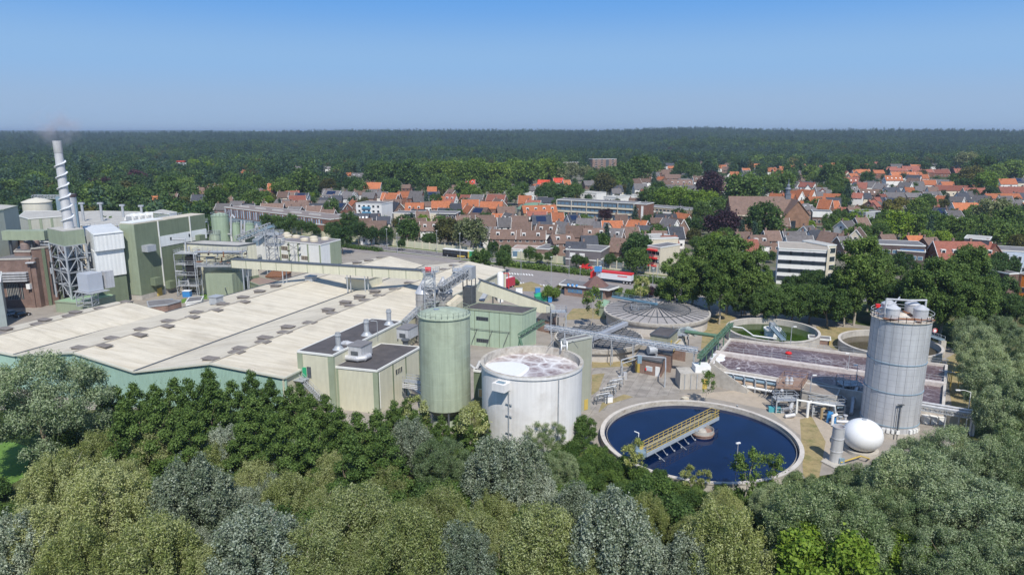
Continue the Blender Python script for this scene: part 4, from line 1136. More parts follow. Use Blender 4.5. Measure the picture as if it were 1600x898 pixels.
db = thing('grey_duct_bridge', 'straight grey duct lying across the steel grid tank lid', 'duct', V3(a.x, a.y, 3.5))
MB().beam(a, b_, 1.3, .9).build('duct', surf('duct_grey', (.34, .36, .40), rough=.5, var=.12), db)
MB().railing([a + V3(0, 0, .45), b_ + V3(0, 0, .45)], .8, 2).build('railing', steel, db)
for q in (a, b_): MB().beam(V3(q.x, q.y, 0), q, .3, .3).build('post', steel, db)
# ---- green water tank and the small grey one
c3 = P(1207, 514, 2.6); c3.z = 0; r3_ = 69 * mpp(V3(c3.x, c3.y, 2.6))
gt = basin('round_water_tank', 'round open concrete tank of algae green water with a white hub', c3, r3_, 2.6, 1.0, water_green, .5, concrete)
landmark('the green-water tank', c3)
hb = thing('tank_hub', 'white round hub standing in the algae green water', 'hub', c3 + V3(0, 0, 1))
MB().lathe(c3, [(1.9, 0), (1.9, 2.4), (2.2, 2.42), (2.2, 2.9), (1.9, 2.9), (1.9, 2.5), (.02, 2.5)], 32).build('drum', white_paint, hb, True)
a = c3 + V3(-.3, 0, 3.2); b_ = c3 + V3(-1.6, -r3_ - .2, 3.2)
rb = thing('tank_bridge', 'blue-grey footbridge from the rim to the hub of the green water tank', 'bridge', V3(b_.x, b_.y, 2.6))
MB().beam(a, b_, 1.2, .35).build('deck', steel_blue, rb)
MB().railing([a + V3(.55, 0, .2), b_ + V3(.55, 0, .2)], 1.1, 1.5).railing([a + V3(-.55, 0, .2), b_ + V3(-.55, 0, .2)], 1.1, 1.5).build('railing', steel_blue, rb)
MB().box(c3 + V3(-.2, 0, 2.9), (1.2, 1.2, 1.4)).build('drive', steel, rb)
c4 = P(1390, 535, 2.2); c4.z = 0; r4_ = 73 * mpp(V3(c4.x, c4.y, 2.2))
g4 = basin('shallow_round_tank', 'round shallow concrete tank of murky water behind the tall silver silo', c4, r4_, 2.2, .7, water_grey, .5, concrete)
landmark('the murky round tank', c4)
a = P(1452, 524, 3.2); b_ = P(1473, 531, 3.2)
f4 = thing('rim_platform', 'small steel platform with railing on the murky tank rim', 'platform', V3(b_.x, b_.y, 2.2))
MB().beam(a, b_, 1.6, .15).build('deck', steel_blue, f4)
MB().railing([a + V3(0, .8, 0), b_ + V3(0, .8, 0)]).railing([a + V3(0, -.8, 0), b_ + V3(0, -.8, 0)]).build('railing', steel, f4)
MB().box(V3(b_.x, b_.y, 0), (1.2, 1.2, 3.1)).build('pier', concrete, f4)
sg = P(1460, 521, 3.6)
sn = thing('round_sign', 'round white sign with a red ring on the murky tank platform', 'sign', V3(sg.x, sg.y, 2.2))
MB().tube(V3(sg.x, sg.y, 2.2), sg + V3(0, 0, .8), .05).build('post', steel, sn)
MB().tube(sg + V3(0, 0, .8), sg + V3(0, -.08, .8), .6, .6, 24).build('plate', white_paint, sn)
MB().lathe(V3(0, 0, 0), [(.42, -.02), (.6, -.02), (.6, .02), (.42, .02)], 24)
mbr = MB()
for i in range(24):
 t0, t1 = 2 * math.pi * i / 24, 2 * math.pi * (i + 1) / 24
 mbr.beam(sg + V3(.5 * math.cos(t0), -.12, .8 + .5 * math.sin(t0)), sg + V3(.5 * math.cos(t1), -.12, .8 + .5 * math.sin(t1)), .05, .16)
mbr.build('ring', red_paint, sn)
# ---- aeration basin: two lanes of foaming water
Zb = 3.5
K = {'bl': P(1139, 528, Zb), 'br': P(1479, 569, Zb), 'ml': P(1118, 549, Zb), 'mr': P(1478, 599, Zb), 'fl': P(1108, 572, Zb), 'fr': P(1474, 633, Zb)}
for k_ in K: K[k_].z = 0
ab = thing('aeration_basin', 'raised rectangular basin in two lanes of purple-brown foaming water', 'basin', cen(list(K.values())))
landmark('the foaming rectangular basin', K['ml'])
def thickwall(a, c, w, z0, z1, mb):
 d = (c - a).normalized(); s = V3(-d.y, d.x, 0) * w / 2
 mb.prism([a - s, c - s, c + s, a + s], z0, z1)
 return mb
mb = MB()
thickwall(K['bl'], K['br'], .5, 0, Zb, mb); thickwall(K['fl'], K['fr'], .5, 0, Zb, mb)
mb.build('long_wall', concrete_pink, ab)
mb = MB(); thickwall(K['bl'] + V3(.3, -.4, 0), K['fl'] + V3(-.1, .3, 0), .5, 0, Zb - .003, mb).build('end_wall', concrete_pink, ab); thickwall(K['br'], K['fr'], .5, 0, Zb - .003, MB()).build('end_wall', concrete_pink, ab)
mb = MB(); thickwall(K['ml'] + V3(.1, 0, 0), K['mr'], 1.4, 0, Zb + .15, mb); mb.build('middle_walkway', surf('walkway_concrete', (.52, .47, .44), rough=.9, var=.25, scale=1.2, dirt=(.62, .58, .56), dirt_amt=.7), ab)
MB().add([V3(p.x, p.y, Zb - .55) for p in (K['ml'], K['mr'], K['br'], K['bl'])], [(0, 1, 2, 3)]).build('water', foam_a, ab)
MB().add([V3(p.x, p.y, Zb - .65) for p in (K['fl'], K['fr'], K['mr'], K['ml'])], [(0, 1, 2, 3)]).build('water', foam_a, ab)
d = (K['mr'] - K['ml']).normalized(); s = V3(-d.y, d.x, 0)
MB().railing([K['ml'] + s * .65 + V3(0, 0, Zb + .15), K['mr'] + s * .65 + V3(0, 0, Zb + .15)], 1.1, 3, .03).build('railing', steel, ab)
MB().railing([K['bl'] + V3(0, 0, Zb), K['br'] + V3(0, 0, Zb)], 1.0, 3, .025).build('railing', steel, ab)
# white foam heaps in the corner
for x, y, r in ((1123, 555, 1.5), (1121, 560, 1.7), (1131, 553, 1.2), (1117, 565, 1.1)):
 c = P(x, y, 3)
 MB().lathe(V3(c.x, c.y, 2.9), [(r, 0), (r * .9, .25), (r * .5, .4), (.02, .45)], 14).build('foam_heap', foam_white, ab, True)
q = P(1232, 553, 3.0)
by = thing('red_float', 'small red float drifting on the foaming purple water', 'float', q)
MB().lathe(q, [(.1, -.1), (.65, .05), (.75, .3), (.5, .55), (.05, .65)], 16).build('body', red_paint, by, True)
MB().tube(q + V3(0, 0, .6), q + V3(0, 0, .95), .08).build('hook', steel_dark, by)
# lamp posts on the basin
lamp_post(1337, 600, 3.6, 'grey lamp post between the foaming basin and the red-brown pump deck', z=3.2, arm=(-.4, 0))
lamp_post(1325, 577, 3.2, 'grey lamp post on the walkway between the two foaming lanes', z=3.65, arm=(-.5, 0))
lamp_post(1235, 538, 4, 'grey lamp post at the rear edge of the foaming basin, by the green water tank', z=3.5, arm=(.7, 0))
lamp_post(1336, 500, 6, 'tall lamp post on the dry grass between the two open round tanks', z=0, arm=(.9, 0))
lamp_post(1266, 612, 3, 'grey lamp post on the red-brown pump deck', z=4, arm=(.5, 0))
# square opening/pump pit behind
flat_building('low_brick_pit', 'low brick pit building beside the rear edge of the foaming basin', 'building', rect(P(1263, 536), 5, 3), 1.3, brick_dusty, bitumen2)
# green pipes at the corner of the basin
gp = thing('green_pipe_rack', 'dark green steel rack and pipe at the corner of the foaming basin', 'pipe rack', V3(K['ml'].x, K['ml'].y, 0))
a = P(1093, 560, 6.2); b_ = P(1143, 508, 6.2)
MB().truss(a, b_, .9, .7, 12, .1).build('frame', pipe_green, gp)
MB().tube(a + V3(0, 0, .3), b_ + V3(0, 0, .3), .35, .35, 10).build('pipe', pipe_green, gp, True)
MB().path([P(1072, 518, 5.5), P(1122, 525, 5.5)], .45, 12).build('pipe', pipe_green, gp, True)
for t in (0.02, .2, .38, .56, .74, .95):
 q = a.lerp(b_, t); MB().beam(V3(q.x, q.y, 0), q, .22, .22).build('post', pipe_green, gp)
# silver handrail pipe
MB().path([P(1143, 510, 5), P(1160, 512, 5), P(1177, 524, 4.2), P(1213, 529, 4)], .16, 8).build('rail_pipe', white_paint, gp)
# concrete stair block in front
cs = thing('concrete_stairs', 'pale concrete stair block leading up to the foaming basin', 'stairs', P(1110, 612))
q0 = P(1062, 608); q1 = P(1112, 610)
MB().prism(rect(q0, 6.3, 4.2, 0.0), 0, 3.4).build('landing_block', concrete, cs)
MB().prism(rect(q0 + V3(3.2, .6, 0), 3.2, 3.0, 0.0), 3.403, 4.7).build('white_wall', white_paint, cs)
a = P(1113, 571, 4.0); b_ = P(1170, 613, 0)
b_.z = 0
dd = (b_ - a)
mb = MB()
sd = V3(-dd.y, dd.x, 0).normalized()
n = 18
for k in range(n):
 p0_, p1_ = a.lerp(b_, k / n), a.lerp(b_, (k + 1) / n)
 h = 4.0 * (1 - k / n)
 mb.prism([V3(p0_.x, p0_.y, 0) - sd * .9, V3(p1_.x, p1_.y, 0) - sd * .9, V3(p1_.x, p1_.y, 0) + sd * .9, V3(p0_.x, p0_.y, 0) + sd * .9], 0, max(h, .15))
mb.build('flight', concrete, cs)
for o in (-1.05, 1.05):
 mb = MB(); p = [a + sd * o, b_ + sd * o]
 vs = [V3(p[0].x, p[0].y, 0), V3(p[1].x, p[1].y, 0), V3(p[1].x, p[1].y, 1.0), V3(p[0].x, p[0].y, 5.0)]
 vs += [v + sd * .2 for v in vs]
 mb.add(vs, [(3, 2, 1, 0), (4, 5, 6, 7), (3, 7, 6, 2), (0, 1, 5, 4), (1, 2, 6, 5), (0, 4, 7, 3)])
 mb.build('parapet', concrete, cs)
on_wall(cs, q0, q0 + V3(6.3, 0, 0), .82, .05, 1.0, 2.2, 'door', [yellow, yellow])
for t in (.15, .35, .55): wall_strip(cs, q0, q0 + V3(6.3, 0, 0), t, .1, 3.3, .14, steel, 'wall_pipe', .14)
# pipes along the front of the basin
pp = thing('basin_pipe_run', 'bundle of tan and white pipes along the front of the foaming basin', 'pipes', P(1200, 605))
for z, o, r, m_, x0 in ((2.9, 0, .14, white_paint, 0), (2.3, .5, .32, steel_blue, 0), (1.5, .6, .38, surf('tan_pipe', (.38, .28, .2), rough=.7, var=.25, scale=1.5), .1), (1.0, 1.3, .28, white_paint, .28)):
 a = K['fl'].lerp(K['fr'], .05); b_ = K['fl'].lerp(K['fr'], .33)
 a = a.lerp(b_, x0); f = V3(0, -1, 0) * (o + .6)
 MB().tube(V3(a.x, a.y, z) + f, V3(b_.x, b_.y, z) + f, r, r, 12).build('pipe', m_, pp, True)
for k in range(6):
 q = K['fl'].lerp(K['fr'], .06 + .05 * k); MB().box((q.x, q.y - 1.3, 0), (.2, 1.7, 2.9)).build('bracket', steel, pp)
MB().prism(rect(P(1165, 612), 9, 1.6, -.1), 0, 1.5).build('retaining_wall', concrete, pp)
MB().path([P(1192, 611, 0), P(1192, 611, 1.8)], .05).path([P(1197, 612, 0), P(1197, 612, 1.8)], .05).build('ladder', steel, pp)
# red-brown pump deck
dk = thing('pump_deck', 'red-brown concrete deck on legs with small pumps, beside the foaming basin', 'platform', P(1240, 640))
d1 = [P(1212, 604, 3.6), P(1252, 607, 3.6), P(1262, 592, 3.6), P(1225, 588, 3.6)]
deckm = surf('red_brown_deck', (.27, .18, .14), rough=.9, var=.3, scale=1.5, dirt=(.36, .33, .30), dirt_amt=.6)
MB().prism(d1, 3.3, 3.7).build('deck', deckm, dk)
MB().railing([V3(p.x, p.y, 3.7) for p in d1], 1.0, 1.5, .035, closed=True).build('railing', surf('rail_brown', (.3, .18, .12)), dk)
for p in d1: MB().beam(V3(p.x, p.y, 0), V3(p.x, p.y, 3.3), .3, .3).build('leg', steel_dark, dk)
for x, y in ((1229, 600), (1236, 600)):
 q = P(x, y, 3.7); MB().lathe(q, [(.4, 0), (.4, .9), (.28, 1.0), (.25, 1.4), (.02, 1.5)], 12).build('pump', alu, dk, True)
d2 = [P(1252, 610, 3.2), P(1306, 622, 3.2), P(1313, 606, 3.2), P(1262, 594, 3.2)]
ds = flat_building('pump_shed', 'low concrete shed with stained roof between pump deck and silver silo', 'shed', [V3(p.x, p.y, 0) for p in d2], 3.2, concrete, surf('stained_shed_roof', (.30, .26, .22), rough=.9, var=.25, dirt=(.20, .12, .08), dirt_amt=.7), trim=concrete)
# big white pipes in front of the shed
wp = thing('white_pipework', 'thick white pipes with elbows in front of the pump shed', 'pipes', P(1275, 645))
a = P(1245, 630, 2.4)
p_ = [P(1245, 652, 0), P(1245, 640, 1), a, P(1303, 643, 2.6), P(1304, 655, 1.2)]
MB().path([P(1244, 645, .3), V3(P(1244, 645, .3).x, P(1244, 645, .3).y, 2.9), P(1304, 634, 2.9), P(1306, 652, .3)], .2, 12).build('main_pipe', trim_white, wp, True)
for x, y, h, m_ in ((1261, 652, 2.9, white_paint), (1283, 655, 2.0, surf('tan_pipe2', (.36, .27, .15))), (1293, 660, 1.6, blue_paint), (1300, 664, 1.8, white_paint)):
 q = P(x, y, 0); MB().path([q, q + V3(0, 0, h), q + V3(.9, .6, h)], .26, 10).build('riser', m_, wp, True)
MB().path([P(1210, 640, .4), P(1222, 640, .5), P(1235, 638, 1.4), P(1238, 628, 2)], .38, 12).path([P(1216, 628, .6), P(1222, 618, 1.8), P(1222, 610, 3.2)], .3, 10).path([P(1228, 650, .4), P(1240, 648, .6)], .4, 12).build('bent_pipe', alu, wp, True)
MB().path([P(1330, 645, .5), P(1333, 622, 2.0), P(1340, 600, 4.0)], .34, 12).path([P(1308, 658, 1.5), P(1345, 660, 1.5)], .28, 12).build('silo_pipe', alu, wp, True)
for k, (x, y) in enumerate(((1304, 660), (1312, 662), (1320, 660), (1296, 655))):
 q = P(x, y, 0); MB().lathe(q, [(.45, 0), (.45, .5), (.25, .6), (.25, 1.3), (.4, 1.35), (.4, 1.5), (.02, 1.55)], 12).build('valve', [blue_paint, steel, alu, blue_paint][k], wp, True)
MB().box(P(1210, 643), (2.2, 1.0, .9), -.2).build('motor', surf('turquoise', (.08, .35, .4)), wp)
# ================================================================ tall silver silo
sc0 = P(1387.5, 668.5, 0); sr = 40.6 * mpp(V3(sc0.x, sc0.y, 2))
sil = thing('silver_silo', 'tall silver panelled silo with a railed top beside the white sphere', 'silo', sc0)
landmark('the tall silver silo', sc0)
Hs = 20.6
MB().lathe(sc0, [(sr, .9), (sr, Hs), (sr - .3, Hs + .02), (.1, Hs + .5)], 96).build('shell', alu, sil, True)
for z in (2.0, 8.0, 13.2): MB().lathe(sc0, [(sr, z), (sr + .12, z + .02), (sr + .12, z + .12), (sr, z + .14)], 96).build('stiffening_ring', steel_blue, sil, True)
mb = MB()
for k in range(22):
 a = 2 * math.pi * k / 22
 mb.beam(sc0 + V3((sr + .01) * math.cos(a), (sr + .01) * math.sin(a), 1), sc0 + V3((sr + .01) * math.cos(a), (sr + .01) * math.sin(a), Hs - .1), .05, .05)
for z in [1.0 + 1.05 * i for i in range(19)]: mb.lathe(sc0, [(sr, z), (sr + .022, z + .01), (sr + .022, z + .035), (sr, z + .045)], 72)
mb.build('panel_joint', surf('joint_grey', (.40, .40, .41), rough=.6, metal=.3, var=.1), sil)
MB().lathe(sc0, [(sr + .25, 0), (sr + .25, .9), (sr - .1, .9)], 64).build('plinth', concrete, sil, True)
MB().lathe(sc0, [(sr + .02, Hs - .05), (sr + .25, Hs), (sr + .25, Hs + .1), (sr - .4, Hs + .12)], 64).build('top_ring', surf('rusty_cream_roof', (.52, .46, .38), rough=.8, var=.3, scale=1.2), sil, True)
MB().lathe(sc0, [(sr - .4, Hs + .13), (sr - 1.5, Hs + .3), (.05, Hs + .7)], 48).build('roof', surf('silo_roof', (.62, .56, .48), rough=.8, var=.2, scale=.9, dirt=(.38, .24, .14), dirt_amt=.8), sil, True)
MB().railing(ring_pts(sc0, sr + .2, Hs + .1, 26)[:-1], 1.1, 2, .035, closed=True).build('railing', alu, sil)
for x, y in ((-2.6, -1.6), (1.9, -2.2), (-1.6, 1.6), (2.4, 1.4)):
 c = sc0 + V3(x, y, Hs + .4)
 MB().lathe(c, [(1.15, 0), (1.15, 1.5), (1.22, 1.52), (1.22, 1.7), (.3, 2.3), (.02, 2.35)], 24).build('filter_drum', alu, sil, True)
q = sc0 + V3(0, 0, Hs)
MB().path([q + V3(-3.8, -1.5, .6), q + V3(-3.8, -1.5, 3.6), q + V3(1, 0, 3.0), q + V3(4.2, .5, 2.9), q + V3(4.2, .5, 1)], .16, 8).path([q + V3(-2.6, -1.6, 2.7), q + V3(-.5, .5, 3.4)], .12, 8).path([q + V3(-4.3, .5, 1), q + V3(-3.4, .5, 1.6), q + V3(-2.4, 1, 1)], .2).build('roof_pipe', alu, sil, True)
MB().box(q + V3(-3.6, 1.5, 1.4), (.7, .5, .6)).tube(q + V3(-3.6, 1.5, 0), q + V3(-3.6, 1.5, 1.5), .05).build('beacon', red_paint, sil)
MB().beam(q + V3(-4.5, -2.5, .45), q + V3(3.6, -3.4, .45), .9, .12).beam(q + V3(.6, -4.4, .4), q + V3(1.4, 2, .7), .8, .12).build('catwalk', rust, sil)
MB().path([sc0 + V3(-1.0, -sr - .12, 0), sc0 + V3(-1.0, -sr - .12, 6.5)], .08).box(sc0 + V3(-1.0, -sr - .3, 6.4), (.9, .3, .12)).path([sc0 + V3(-1.5, -sr - .12, 0), sc0 + V3(-1.5, -sr - .12, 6.5)], .05).build('wall_pipe', steel_dark, sil)
mb = MB()
for k in range(9):
 a = rad(-128 + 9 * k)
 if k in (4, 5): continue
 mb.box(sc0 + V3((sr + .2) * math.cos(a), (sr + .2) * math.sin(a), .95), (.5, .3, .7), a + rad(90))
mb.build('inlet_box', white_paint, sil)
# white gas sphere and flare stack
c = P(1348, 700, 0) ; c = P(1348, 679, 2.9);
sr2 = 29.5 * mpp(c)
sp = thing('gas_dome', 'smooth white ball-shaped gas holder in front of the silver silo', 'gas holder', V3(c.x, c.y, 0))
landmark('the white gas ball', c)
prof = []
for k in range(25):
 a = -math.pi / 2 + math.pi * k / 24
 z = c.z + sr2 * .86 * math.sin(a)
 prof.append((max(.02, sr2 * math.cos(a)), max(0.05, z)))
MB().lathe(V3(c.x, c.y, 0), prof, 64).build('membrane', surf('white_membrane', (.78, .79, .80), rough=.38, var=.03), sp, True)
MB().lathe(V3(c.x, c.y, 0), [(sr2 * .85, 0), (sr2 * .85, .5), (sr2 * .6, .5)], 48).build('footing', concrete, sp)
MB().lathe(V3(c.x, c.y, 0), [(.35, c.z + sr2 * .86 - .02), (.35, c.z + sr2 * .86 + .12), (.02, c.z + sr2 * .86 + .13)], 16).build('cap', steel, sp)
fs = P(1305, 722, 0); fr = 8.8 * mpp(fs)
fl = thing('flare_stack', 'short silver cylinder flare stack on a concrete pad beside the white gas ball', 'stack', fs)
MB().lathe(fs, [(fr, .2), (fr, 2.0), (fr + .07, 2.0), (fr + .07, 2.15), (fr, 2.15), (fr, 4.2), (fr + .07, 4.2), (fr + .07, 4.35), (fr, 4.35), (fr, 6.1), (fr + .06, 6.1), (fr + .06, 6.25), (fr - .08, 6.25), (fr - .1, 4.6)], 40).build('shell', alu, fl, True)
MB().disc(fs + V3(0, 0, 5.2), fr - .09, 24).build('burner', surf('burner_copper', (.45, .25, .17), rough=.5), fl)
MB().prism([P(1282, 722), P(1312, 737), P(1322, 727), P(1296, 714)], 0.03, .28).build('pad', concrete, fl)
MB().box(fs + V3(.5, -fr - .1, .3), (.8, .3, .9)).build('control_box', steel_blue, fl)
yr = thing('yellow_gas_pipe', 'yellow pipe rail at the foot of the white gas ball', 'pipe', P(1340, 716))
MB().path([P(1314, 722, .6), P(1345, 712, .9), P(1358, 716, .9), P(1358, 716, .1)], .12).path([P(1345, 712, .9), P(1345, 712, 0.05)], .1).build('pipe', yellow, yr)
# pipe rack right of the silver silo
a = P(1438, 632, 4.2); b_ = P(1522, 646, 4.2)
pr = thing('silver_pipe_rack', 'rack of two silver pipes running out from the silver silo to the willows', 'pipe rack', V3(a.x, a.y, 0))
for o, z, r in ((0, 0, .22), (.7, .3, .22), (0, -.9, .12)): MB().path([a + V3(0, o, z), b_ + V3(0, o, z), b_ + V3(.3, o, -1), b_ + V3(.3, o, -4)], r, 10).build('pipe', alu, pr, True)
MB().truss(a + V3(0, .3, -.9), b_ + V3(0, .3, -.9), 1.2, .7, 10, .07).build('frame', steel, pr)
for t in (.5, .75, .99): q = a.lerp(b_, t); MB().beam(V3(q.x, q.y, 0), q, .2, .2).build('post', steel, pr)
MB().box(P(1487, 664), (1.8, 1.2, 3.0)).build('pier', render_cream, pr)
vb = P(1462, 660)
vv = thing('valve_cabinet', 'row of white valve boxes on the ground beside the silver silo', 'cabinet', vb)
for k in range(4): MB().box(vb + V3((k - 1.5) * 1.3, -.15 * k, 0), (1.05, 1.1, 1.3), -.1).box(vb + V3((k - 1.5) * 1.3, -.15 * k, 1.304), (1.15, 1.2, .1), -.1).build('box', white_paint, vv)
q = P(1508, 672, 0)
lamp_post(1508, 674, 7.4, 'tall white lamp post with long arm beside the willow row', arm=(-2.2, .2), mat=white_paint)
# yellow frame gate at basin end
yf = thing('yellow_gate', 'yellow steel frame at the far corner of the foaming basin', 'gate', P(1486, 590))
a = P(1484, 610, 0); MB().path([a, a + V3(0, 0, 4), a + V3(1.6, 0, 4), a + V3(1.6, 0, 0)], .09).build('frame', yellow, yf)
MB().railing([P(1484, 606, 0), P(1490, 570, 0)], 1.1, 2, .04).build('railing', yellow, yf)
MB().path([P(1468, 578, 4), P(1492, 582, 4)], .1).path([P(1474, 560, 4.5), P(1482, 562, 4.5), P(1482, 562, 0)], .08).build('pipe', steel, yf)
# ================================================================ brick pump houses in the middle
def brick_house(name, label, pts, h, wall=brick_dusty, roofm=bitumen2, **k):
 return flat_building(name, label, 'pump house', [V3(p.x, p.y, 0) for p in pts], h, wall, roofm, trim=steel_dark)
h1_ = [P(992, 558, 3.4), P(1034, 566, 3.4), P(1041, 554, 3.4), P(1001, 547, 3.4)]
bh = brick_house('brick_pump_house', 'small dusty brick pump house with white door below the pipe bridge', h1_, 3.4)
landmark('the small brick pump house', bh.location)
a, b_ = V3(h1_[0].x, h1_[0].y, 0), V3(h1_[1].x, h1_[1].y, 0)
on_wall(bh, a, b_, .86, .05, 1.0, 2.2, 'door', [white_paint, white_paint]); on_wall(bh, a, b_, .55, .9, 1.5, 1.1, 'window', [trim_white, surf('frosted', (.5, .55, .6))]); on_wall(bh, a, b_, .12, .05, 1.0, 2.4, 'door', [yellow, yellow])
MB().box(a.lerp(b_, .42) + V3(0, -.2, 1.0), (.25, .2, .5)).build('extinguisher', red_paint, bh)
h2_ = [P(1012, 544, 4.6), P(1049, 551, 4.6), P(1052, 541, 4.6), P(1016, 534, 4.6)]
brick_house('brick_store', 'brown brick store behind the small brick pump house', h2_, 4.2, brick_dusty)
q = P(1019, 549, 4.6)
cp_ = thing('round_roof_cowl', 'grey rounded cowl on the roof of the brown brick store', 'cowl', V3(q.x, q.y, 4.3))
MB().tube(q + V3(-.9, 0, .3), q + V3(.9, .5, .3), .95, .95, 16).build('hood', steel, cp_, True)
MB().box(q + V3(0, .2, -.3), (1.6, 1.2, .4)).build('base', steel, cp_)
h3_ = [P(1016, 522.5, 6.2), P(1045, 527, 6.2), P(1059, 515.5, 6.2), P(1032, 511.5, 6.2)]
kb = brick_house('khaki_control_house', 'khaki control cabin with dark roof beside the spoked lid tank', h3_, 6.2, surf('khaki_render', (.33, .33, .24), rough=.8, var=.08, streak=.15), bitumen)
a, b_ = V3(h3_[1].x, h3_[1].y, 0), V3(h3_[2].x, h3_[2].y, 0)
MB().railing([a + V3(.6, -.6, 3), b_ + V3(.6, -.6, 3)], 1.1, 1.2, .05).beam(a + V3(.4, -.4, 2.9), b_ + V3(.4, -.4, 2.9), 1, .12).build('yellow_balcony', yellow, kb)
on_wall(kb, a, b_, .3, 3.0, .9, 2, 'door', [yellow, yellow])
h4_ = [P(1049, 535, 4), P(1072, 539, 4), P(1066, 527, 4), P(1047, 524, 4)]
brick_house('brick_stair_house', 'brick block with sloping stair wall below the khaki cabin', h4_, 3.6, brick_dusty, concrete)
# pergola-like pipe frame in front of the brick pump house
pf = thing('pipe_portal', 'grey pipe portal frame standing over the brick pump house door', 'pipe frame', P(985, 588))
MB().path([P(970, 587, 0), P(970, 587, 0) + V3(0, 0, 3.6), P(996, 555, 3.9), P(1040, 559, 4.2), P(1040, 575, 4.2), V3(P(1040, 575, 4.2).x, P(1040, 575, 4.2).y, 0)], .14, 8).path([P(972, 590, 0), P(972, 590, 0) + V3(0, 0, 3.3), P(1000, 559, 3.6)], .1, 8).build('frame', surf('frame_grey', (.4, .42, .44)), pf)
MB().box(P(999, 567, 3), (.9, .7, 1.6)).build('light_box', steel_blue, pf)
MB().path([P(995, 560, 3.6), P(990, 568, 1.8), P(977, 582, .2)], .14, 8).build('hose', steel_dark, pf)
# rack of small bent pipes by the grey tower
rk = thing('manifold_rack', 'rack of many small bent pipes on the slabs beside the grey tower', 'pipe rack', P(950, 610))
for k in range(9):
 t = k / 8
 a = P(928 + 28 * t, 632 - 30 * t, 0)
 m_ = MB()
 m_.path([a, a + V3(0, 0, 1.5), a + V3(2.6, .3, 1.9), a + V3(2.6, .3, 0)], .1, 6)
 m_.path([a + V3(.5, 0, 0), a + V3(.5, 0, .9), a + V3(2.4, .3, 1.0)], .08, 6)
 m_.build('bent_pipe', [steel_dark, steel, concrete][k % 3], rk)
for k in range(3):
 q = P(960 + 8 * k, 605 - 6 * k); MB().box(q, (.8, .6, 1.7), .3).build('cabinet', alu, rk)
q = P(950, 628); cb = thing('meter_box', 'white meter box on the slabs near the blue tank', 'box', q)
MB().box(q, (1.6, 1.0, 1.3), .3).build('casing', white_paint, cb); MB().box(q + V3(0, 0, 1.304), (1.8, 1.2, .1), .3).build('lid', steel, cb)
pl = P(1098, 612);
# bollards
for k, (x, y, w) in enumerate(((1151, 644, 'thin dark post at the rim of the blue tank'), (1122, 503, 'yellow post on the dry grass by the spoked lid tank'), (1100, 488, 'yellow post near the rim of the spoked lid tank'), (1296, 540, 'yellow post on the dry grass beside the low brick pit'), (1006, 441, 'yellow post at the end of the car park'))):
 q = P(x, y); t = thing('bollard', w, 'post', q, 'marker posts')
 MB().tube(q, q + V3(0, 0, 1.4), .14, .14, 10).build('post', steel_dark if k == 0 else yellow, t)
 MB().lathe(q, [(.16, 1.4), (.12, 1.48), (.02, 1.5)], 10).build('cap', white_paint if k else steel, t)
# curved silver duct near khaki house
dc = thing('elbow_duct', 'fat grey elbow duct beside the khaki control cabin', 'duct', P(1075, 528))
MB().path([P(1064, 530, .5), P(1066, 517, 4), P(1075, 515, 5), P(1086, 520, 5)], .8, 14).build('duct', surf('elbow_grey', (.36, .4, .38), var=.2, scale=2), dc, True)
# ================================================================ boiler house, chimneys and old works, farther back
def px_building(name, label, pix, z, wall, roofm, z0=0.0, trim=None, cat='building'):
 """corners sighted on the roof edge at height z"""
 return flat_building(name, label, cat, [V3(P(x, y, z).x, P(x, y, z).y, 0) for x, y in pix], z, wall, roofm, z0, trim)
# big green boiler house
q0 = P(209, 351, 24); q1 = P(280, 340.5, 24); q2 = P(182, 350.5, 24)
for q in (q0, q1, q2): q.z = 0
bo = thing('boiler_house', 'huge windowless green clad boiler house with a white stripe', 'building', q0)
landmark('the big green boiler house', q0)
side = (q1 - q0).normalized(); q2 = q0 + V3(side.y, -side.x, 0) * -7
fl_ = (P(182, 350.5, 24) - P(209, 351, 24)); fl_.z = 0
q2 = q0 + V3(-side.y, side.x, 0) * fl_.length
q1 = q0 + side * 30
q3 = q1 + (q2 - q0)
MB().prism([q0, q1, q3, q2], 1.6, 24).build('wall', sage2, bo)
MB().prism([q0, q1, q3, q2], 0, 1.597).build('plinth', concrete, bo)
MB().prism([q0, q1, q3, q2], 24.004, 24.15).build('roof', roof_sheet, bo)
fw = facing(q0, q1); ff = facing(q2, q0)
def panel(parent, a, b_, t0, t1, z0, z1, mat, name, proud=.06):
 p = a.lerp(b_, t0) + facing(a, b_) * proud / 2; q = a.lerp(b_, t1) + facing(a, b_) * proud / 2
 d = q - p; c = (p + q) / 2
 return MB().box((c.x, c.y, z0), (d.length, proud, z1 - z0), math.atan2(d.y, d.x)).build(name, mat, parent)
panel(bo, q2, q0, .001, .999, 1.62, 23.98, sage, 'light_panel', .12)  # paler sage over the whole sunward face: its sunlight is put into the colour
panel(bo, q0, q1, .3, 1.0, 15.6, 19, white_clad, 'white_stripe', .12)
for t in (.45, .72): panel(bo, q0, q1, t, t + .02, 17.2, 18.2, glass_dark, 'window', .2)
for t in (.3, .75): panel(bo, q0, q1, t, t + .012, 0, 24, trim_white, 'downpipe', .25)
for t, z in ((.17, 4), (.65, 6), (.36, 1.8), (.86, 9.5), (.86, 15)):
 c = q0.lerp(q1, t) + fw * 1.0
 MB().box((c.x, c.y, z), (2.6, 2.0, 2.4), math.atan2(side.y, side.x)).build('wall_vent', sage2, bo)
c = q0.lerp(q1, .12) + fw * 1.2; MB().box((c.x, c.y, 15.2), (3.4, 2.4, 2.0), math.atan2(side.y, side.x)).build('wall_vent', steel, bo)
for t, mt in ((.2, yellow), (.62, yellow)): panel(bo, q0, q1, t, t + .06, .05, 2.6, mt, 'door', .3)
